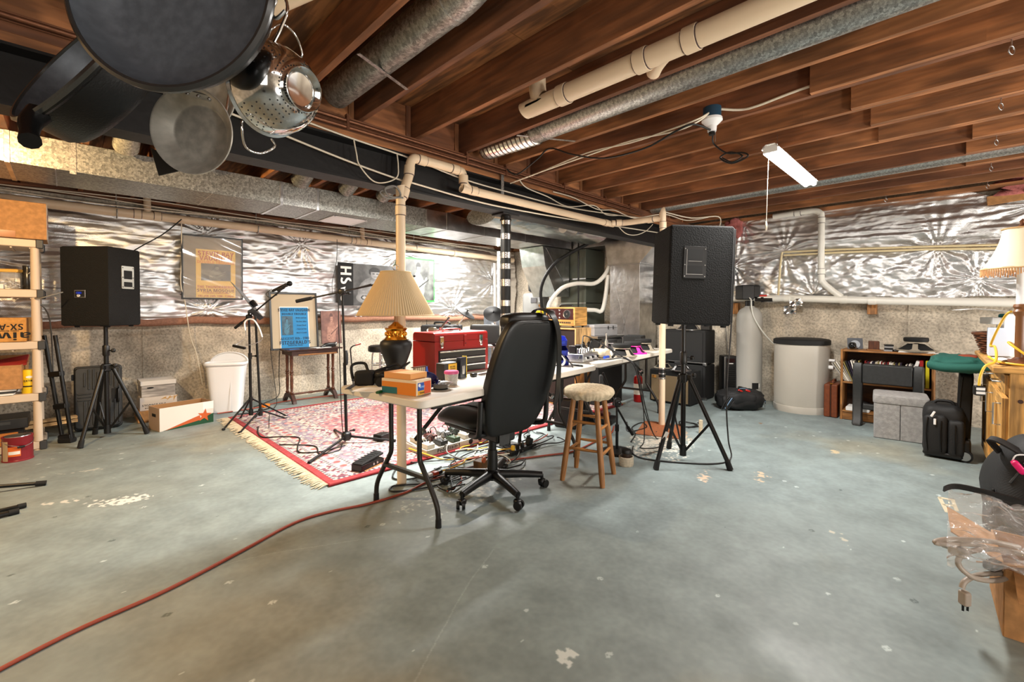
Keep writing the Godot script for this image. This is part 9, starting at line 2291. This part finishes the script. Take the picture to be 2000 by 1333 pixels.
	# turned shape round the y axis; prof holds (radius, height); edges sharper than about 35 degrees stay sharp
	func lathe(prof: Array, seg := 24, arc := TAU, from := 0.0) -> G:
		var m := prof.size()
		var segn := []
		for i in m - 1:
			var d: Vector2 = (prof[i + 1] - prof[i]).normalized()
			segn.append(Vector2(d.y, -d.x))
		var L := 0.0
		for i in m - 1:
			var n0: Vector2 = segn[i]
			var n1: Vector2 = segn[i]
			if i > 0 and segn[i - 1].dot(segn[i]) > 0.8:
				n0 = (segn[i - 1] + segn[i]).normalized()
			if i < m - 2 and segn[i + 1].dot(segn[i]) > 0.8:
				n1 = (segn[i + 1] + segn[i]).normalized()
			var p0: Vector2 = prof[i]
			var p1: Vector2 = prof[i + 1]
			var L1 := L + p0.distance_to(p1)
			for k in seg:
				var a0 := from + arc * k / seg
				var a1 := from + arc * (k + 1) / seg
				var c0 := Vector3(cos(a0), 0, sin(a0))
				var c1 := Vector3(cos(a1), 0, sin(a1))
				var U0 := float(k) / seg
				var U1 := float(k + 1) / seg
				var A := c0 * p0.x + Vector3(0, p0.y, 0)
				var B := c1 * p0.x + Vector3(0, p0.y, 0)
				var C := c1 * p1.x + Vector3(0, p1.y, 0)
				var D := c0 * p1.x + Vector3(0, p1.y, 0)
				var NA := c0 * n0.x + Vector3(0, n0.y, 0)
				var NB := c1 * n0.x + Vector3(0, n0.y, 0)
				var NC := c1 * n1.x + Vector3(0, n1.y, 0)
				var ND := c0 * n1.x + Vector3(0, n1.y, 0)
				if p0.x > 0.00001:
					t(A, B, C, NA, NB, NC, Vector2(U0, L), Vector2(U1, L), Vector2(U1, L1))
				if p1.x > 0.00001:
					t(A, C, D, NA, NC, ND, Vector2(U0, L), Vector2(U1, L1), Vector2(U0, L1))
			L = L1
		return self
	# outline in the xy plane, thick along z, from z0 to z1; bev chamfers the two rims
	func prism(poly: PackedVector2Array, z0: float, z1: float, bev := 0.0, round_sides := false) -> G:
		var idx := Geometry2D.triangulate_polygon(poly)
		var m := poly.size()
		var area := 0.0
		for i in m:
			area += poly[i].cross(poly[(i + 1) % m])
		var sg := 1.0 if area > 0.0 else -1.0
		var en := []
		for i in m:
			var d: Vector2 = (poly[(i + 1) % m] - poly[i]).normalized()
			en.append(Vector2(d.y, -d.x) * sg)
		var inner := PackedVector2Array()
		for i in m:
			var a: Vector2 = en[(i + m - 1) % m]
			var b: Vector2 = en[i]
			inner.append(poly[i] - (a + b) / maxf(0.4, 1.0 + a.dot(b)) * bev)
		for k in range(0, idx.size(), 3):
			for e in [[z0, -1.0], [z1, 1.0]]:
				var P := []
				for j in 3:
					var w: Vector2 = inner[idx[k + j]]
					P.append(Vector3(w.x, w.y, e[0]))
				var nn := Vector3(0, 0, e[1])
				t(P[0], P[1], P[2], nn, nn, nn, Vector2(P[0].x, P[0].y) + off, Vector2(P[1].x, P[1].y) + off, Vector2(P[2].x, P[2].y) + off)
		for i in m:
			var j := (i + 1) % m
			var na: Vector2 = en[i]
			var nc: Vector2 = en[i]
			if round_sides:
				if en[(i + m - 1) % m].dot(en[i]) > 0.6:
					na = (en[(i + m - 1) % m] + en[i]).normalized()
				if en[j].dot(en[i]) > 0.6:
					nc = (en[j] + en[i]).normalized()
			var lo := minf(z0, z1) + bev
			var hi := maxf(z0, z1) - bev
			var p := poly[i]
			var w := poly[j]
			var d := p.distance_to(w)
			q4(Vector3(p.x, p.y, lo), Vector3(w.x, w.y, lo), Vector3(w.x, w.y, hi), Vector3(p.x, p.y, hi), Vector3(na.x, na.y, 0), Vector3(nc.x, nc.y, 0), Vector3(nc.x, nc.y, 0), Vector3(na.x, na.y, 0), off, off + Vector2(d, 0), off + Vector2(d, hi - lo), off + Vector2(0, hi - lo))
			if bev > 0.0:
				var pi := inner[i]
				var wi := inner[j]
				for e in [[lo, minf(z0, z1), -1.0], [hi, maxf(z0, z1), 1.0]]:
					var nz := Vector3(0, 0, e[2])
					q4(Vector3(p.x, p.y, e[0]), Vector3(w.x, w.y, e[0]), Vector3(wi.x, wi.y, e[1]), Vector3(pi.x, pi.y, e[1]), Vector3(na.x, na.y, 0), Vector3(nc.x, nc.y, 0), nz, nz)
		return self
	# superellipsoid: e = 1 an ellipsoid, e near 0.2 a box with soft edges; lump adds unevenness
	func soft(c: Vector3, s: Vector3, e1 := 0.35, e2 := 0.35, nu := 24, nv := 14, lump := 0.0, seed_ := 1, b := Basis()) -> G:
		var f := FastNoiseLite.new()
		f.seed = seed_
		f.frequency = 1.0
		f.fractal_octaves = 3
		return grid(func(U: float, V: float) -> Vector3:
			var th := TAU * U
			var ph := PI * (V - 0.5)
			var cp := pow(maxf(cos(ph), 0.0), e1)
			var sp := signf(sin(ph)) * pow(absf(sin(ph)), e1)
			var ct := signf(cos(th)) * pow(absf(cos(th)), e2)
			var st := signf(sin(th)) * pow(absf(sin(th)), e2)
			var p := Vector3(cp * ct * s.x, sp * s.y, cp * st * s.z) * 0.5
			if lump > 0.0:
				p *= 1.0 + lump * f.get_noise_3dv(p * 9.0)
			return c + b * p, nu, nv, true)
	# surface f(u, v), u and v from 0 to 1, with smooth normals; out: turn the normals away from the middle
	func grid(f: Callable, nu: int, nv: int, out := false, thick := 0.0, us := 1.0, vs := 1.0) -> G:
		var p := PackedVector3Array()
		var nn := PackedVector3Array()
		p.resize((nu + 1) * (nv + 1))
		nn.resize(p.size())
		var mid := Vector3.ZERO
		for j in nv + 1:
			for i in nu + 1:
				p[j * (nu + 1) + i] = f.call(float(i) / nu, float(j) / nv)
				mid += p[j * (nu + 1) + i]
		mid /= p.size()
		var wrap := p[0].distance_to(p[nu]) < 0.00001 and p[(nu + 1) * (nv / 2)].distance_to(p[(nu + 1) * (nv / 2) + nu]) < 0.00001
		for j in nv + 1:
			for i in nu + 1:
				var i0 := (i + nu - 1) % nu if wrap else maxi(i - 1, 0)
				var i1 := (i + 1) % nu if wrap else mini(i + 1, nu)
				var dv := p[mini(j + 1, nv) * (nu + 1) + i] - p[maxi(j - 1, 0) * (nu + 1) + i]
				var du := p[j * (nu + 1) + i1] - p[j * (nu + 1) + i0]
				if du.length_squared() < 1e-12:
					du = p[clampi(j, 1, nv - 1) * (nu + 1) + i1] - p[clampi(j, 1, nv - 1) * (nu + 1) + i0]
				var w := du.cross(dv)
				if w.length_squared() < 1e-20:
					w = p[j * (nu + 1) + i] - mid
				w = w.normalized()
				if out and w.dot(p[j * (nu + 1) + i] - mid) < 0.0:
					w = -w
				nn[j * (nu + 1) + i] = w
		for side in ([0.0, thick] if thick > 0.0 else [0.0]):
			var sg := 1.0 if side == 0.0 else -1.0
			for j in nv:
				for i in nu:
					var a := j * (nu + 1) + i
					var b := a + 1
					var c := a + nu + 2
					var d := a + nu + 1
					q4(p[a] - nn[a] * side, p[b] - nn[b] * side, p[c] - nn[c] * side, p[d] - nn[d] * side, nn[a] * sg, nn[b] * sg, nn[c] * sg, nn[d] * sg,
						Vector2(float(i) / nu * us, float(j) / nv * vs), Vector2(float(i + 1) / nu * us, float(j) / nv * vs), Vector2(float(i + 1) / nu * us, float(j + 1) / nv * vs), Vector2(float(i) / nu * us, float(j + 1) / nv * vs))
		if thick > 0.0:
			for j in nv:
				for i in [0, nu]:
					var a: int = j * (nu + 1) + i
					var d: int = a + nu + 1
					var w: Vector3 = p[a] - p[a + (1 if i == 0 else -1)]
					q(p[a], p[d], p[d] - nn[d] * thick, p[a] - nn[a] * thick, w)
			for i in nu:
				for j in [0, nv]:
					var a: int = j * (nu + 1) + i
					var w: Vector3 = p[a] - p[a + (nu + 1) * (1 if j == 0 else -1)]
					q(p[a], p[a + 1], p[a + 1] - nn[a + 1] * thick, p[a] - nn[a] * thick, w)
		return self
	func mesh() -> ArrayMesh:
		var m := ArrayMesh.new()
		var a := []
		a.resize(Mesh.ARRAY_MAX)
		a[Mesh.ARRAY_VERTEX] = v
		a[Mesh.ARRAY_NORMAL] = n
		a[Mesh.ARRAY_TEX_UV] = u
		m.add_surface_from_arrays(Mesh.PRIMITIVE_TRIANGLES, a)
		return m

func V(x: float, y: float, z: float) -> Vector3:
	return Vector3(x, y, z)

func ry(deg: float) -> Basis:
	return Basis(Vector3.UP, deg_to_rad(deg))

func rx(deg: float) -> Basis:
	return Basis(Vector3.RIGHT, deg_to_rad(deg))

func rz(deg: float) -> Basis:
	return Basis(Vector3.BACK, deg_to_rad(deg))

func rect(w: float, h: float, r := 0.0, k := 4) -> PackedVector2Array:   # rounded rectangle about the origin
	var o := PackedVector2Array()
	if r <= 0.0:
		return PackedVector2Array([Vector2(-w, -h) / 2, Vector2(w, -h) / 2, Vector2(w, h) / 2, Vector2(-w, h) / 2])
	for c in 4:
		var m := Vector2((w / 2 - r) * (1 if c == 0 or c == 3 else -1), (h / 2 - r) * (1 if c < 2 else -1))
		for i in k + 1:
			var a := PI / 2 * (c + float(i) / k)
			o.append(m + Vector2(cos(a), sin(a)) * r)
	return o

func disc(r: float, k := 20, ry_ := -1.0) -> PackedVector2Array:
	var o := PackedVector2Array()
	for i in k:
		o.append(Vector2(cos(TAU * i / k) * r, sin(TAU * i / k) * (ry_ if ry_ > 0.0 else r)))
	return o

func numbered(called: String) -> String:
	count[called] = count.get(called, -1) + 1
	return called if count[called] == 0 else "%s_%03d" % [called, count[called]]

func tag(o: Node3D, label: String, category: String, group := "") -> Node3D:
	o.set_meta("label", label)
	o.set_meta("category", category)
	if group:
		o.set_meta("group", group)
	return o

func thing(called: String, label: String, category: String, at := Vector3.ZERO, deg := 0.0, group := "") -> Node3D:
	var o := Node3D.new()
	o.name = numbered(called)
	add_child(o)
	o.position = at
	o.rotation.y = deg_to_rad(deg)
	return tag(o, label, category, group)

func part(called: String, g: Variant, m: Material, parent: Node3D, label := "") -> MeshInstance3D:
	var o := MeshInstance3D.new()
	o.name = called
	o.mesh = g.mesh() if g is G else g
	o.material_override = m
	parent.add_child(o, true)
	if label:
		o.set_meta("label", label)
	return o

# a thing that is one mesh
func solo(called: String, g: Variant, m: Material, label: String, category: String, at := Vector3.ZERO, deg := 0.0, group := "") -> MeshInstance3D:
	var o := MeshInstance3D.new()
	o.name = numbered(called)
	o.mesh = g.mesh() if g is G else g
	o.material_override = m
	add_child(o)
	o.position = at
	o.rotation.y = deg_to_rad(deg)
	tag(o, label, category, group)
	return o

func struct(called: String, g: G, m: Material) -> MeshInstance3D:
	var o := MeshInstance3D.new()
	o.name = numbered(called)
	o.mesh = g.mesh()
	o.material_override = m
	add_child(o)
	o.set_meta("kind", "structure")
	return o

func copy(o: Node3D, at: Vector3, deg: float, label: String) -> Node3D:
	var c: Node3D = o.duplicate()
	c.name = numbered(str(o.name).trim_suffix("_" + str(o.name).get_slice("_", str(o.name).get_slice_count("_") - 1)) if str(o.name).right(3).is_valid_int() else str(o.name))
	add_child(c)
	c.position = at
	c.rotation = Vector3(0, deg_to_rad(deg), 0)
	c.set_meta("label", label)
	return c

# raised print: text laid on a face; at is the middle of the text, b turns it (x along the line, z out of the face)
func text(s: String, h: float, m: Material, parent: Node3D, at: Vector3, b := Basis(), squeeze := 1.0, font := 1, deep := 0.0006) -> MeshInstance3D:
	var t := TextMesh.new()
	t.text = s
	t.font = fonts[font]
	t.font_size = 32
	t.pixel_size = h / 23.0
	t.depth = deep
	t.curve_step = 2.0
	var o := part("lettering", t, m, parent)
	o.transform = Transform3D(b * Basis.from_scale(V(squeeze, 1, 1)), at)
	return o

func mat(col: Color, rough := 0.6, metal := 0.0, tex: Texture2D = null, s := 1.0, norm: Texture2D = null, ns := 1.0, tri := false) -> StandardMaterial3D:
	var m := StandardMaterial3D.new()
	m.albedo_color = col
	m.roughness = rough
	m.metallic = metal
	m.albedo_texture = tex
	if norm:
		m.normal_enabled = true
		m.normal_texture = norm
		m.normal_scale = ns
	m.uv1_scale = V(s, s, s)
	if tri:
		m.uv1_triplanar = true
		m.uv1_triplanar_sharpness = 4.0
	return m

# grey levels of a seamless noise, 0..255
func noise(w: int, h: int, kind: int, freq: float, oct := 4, seed_ := 1, ret := 1) -> PackedByteArray:
	var f := FastNoiseLite.new()
	f.noise_type = kind
	f.frequency = freq
	f.seed = seed_
	f.fractal_octaves = oct
	f.fractal_type = FastNoiseLite.FRACTAL_FBM if oct > 1 else FastNoiseLite.FRACTAL_NONE
	f.cellular_return_type = ret
	var im := f.get_seamless_image(w, h)
	im.convert(Image.FORMAT_L8)
	return im.get_data()

func stretched(w: int, h: int, w0: int, h0: int, kind: int, freq: float, oct: int, seed_: int) -> PackedByteArray:
	var im := Image.create_from_data(w0, h0, false, Image.FORMAT_L8, noise(w0, h0, kind, freq, oct, seed_))
	im.resize(w, h, Image.INTERPOLATE_CUBIC)
	return im.get_data()

func tex8(w: int, h: int, d: PackedByteArray) -> ImageTexture:
	return ImageTexture.create_from_image(Image.create_from_data(w, h, false, Image.FORMAT_L8, d))

func tex24(w: int, h: int, d: PackedByteArray) -> ImageTexture:
	return ImageTexture.create_from_image(Image.create_from_data(w, h, false, Image.FORMAT_RGB8, d))

func bumps(w: int, h: int, d: PackedByteArray, s: float) -> ImageTexture:
	var im := Image.create_from_data(w, h, false, Image.FORMAT_L8, d)
	im.convert(Image.FORMAT_RGBA8)
	im.bump_map_to_normal_map(s)
	return ImageTexture.create_from_image(im)

# levels lo..hi (0..1) spread to a..b
func levels(d: PackedByteArray, lo: float, hi: float, a: float, b: float) -> PackedByteArray:
	var lut := PackedByteArray()
	for i in 256:
		lut.append(int(clampf(lerpf(a, b, clampf((i / 255.0 - lo) / (hi - lo), 0, 1)), 0, 1) * 255))
	var o := d.duplicate()
	for i in o.size():
		o[i] = lut[o[i]]
	return o

func times(a: PackedByteArray, b: PackedByteArray) -> PackedByteArray:
	var o := a.duplicate()
	for i in o.size():
		o[i] = a[i] * b[i] / 255
	return o
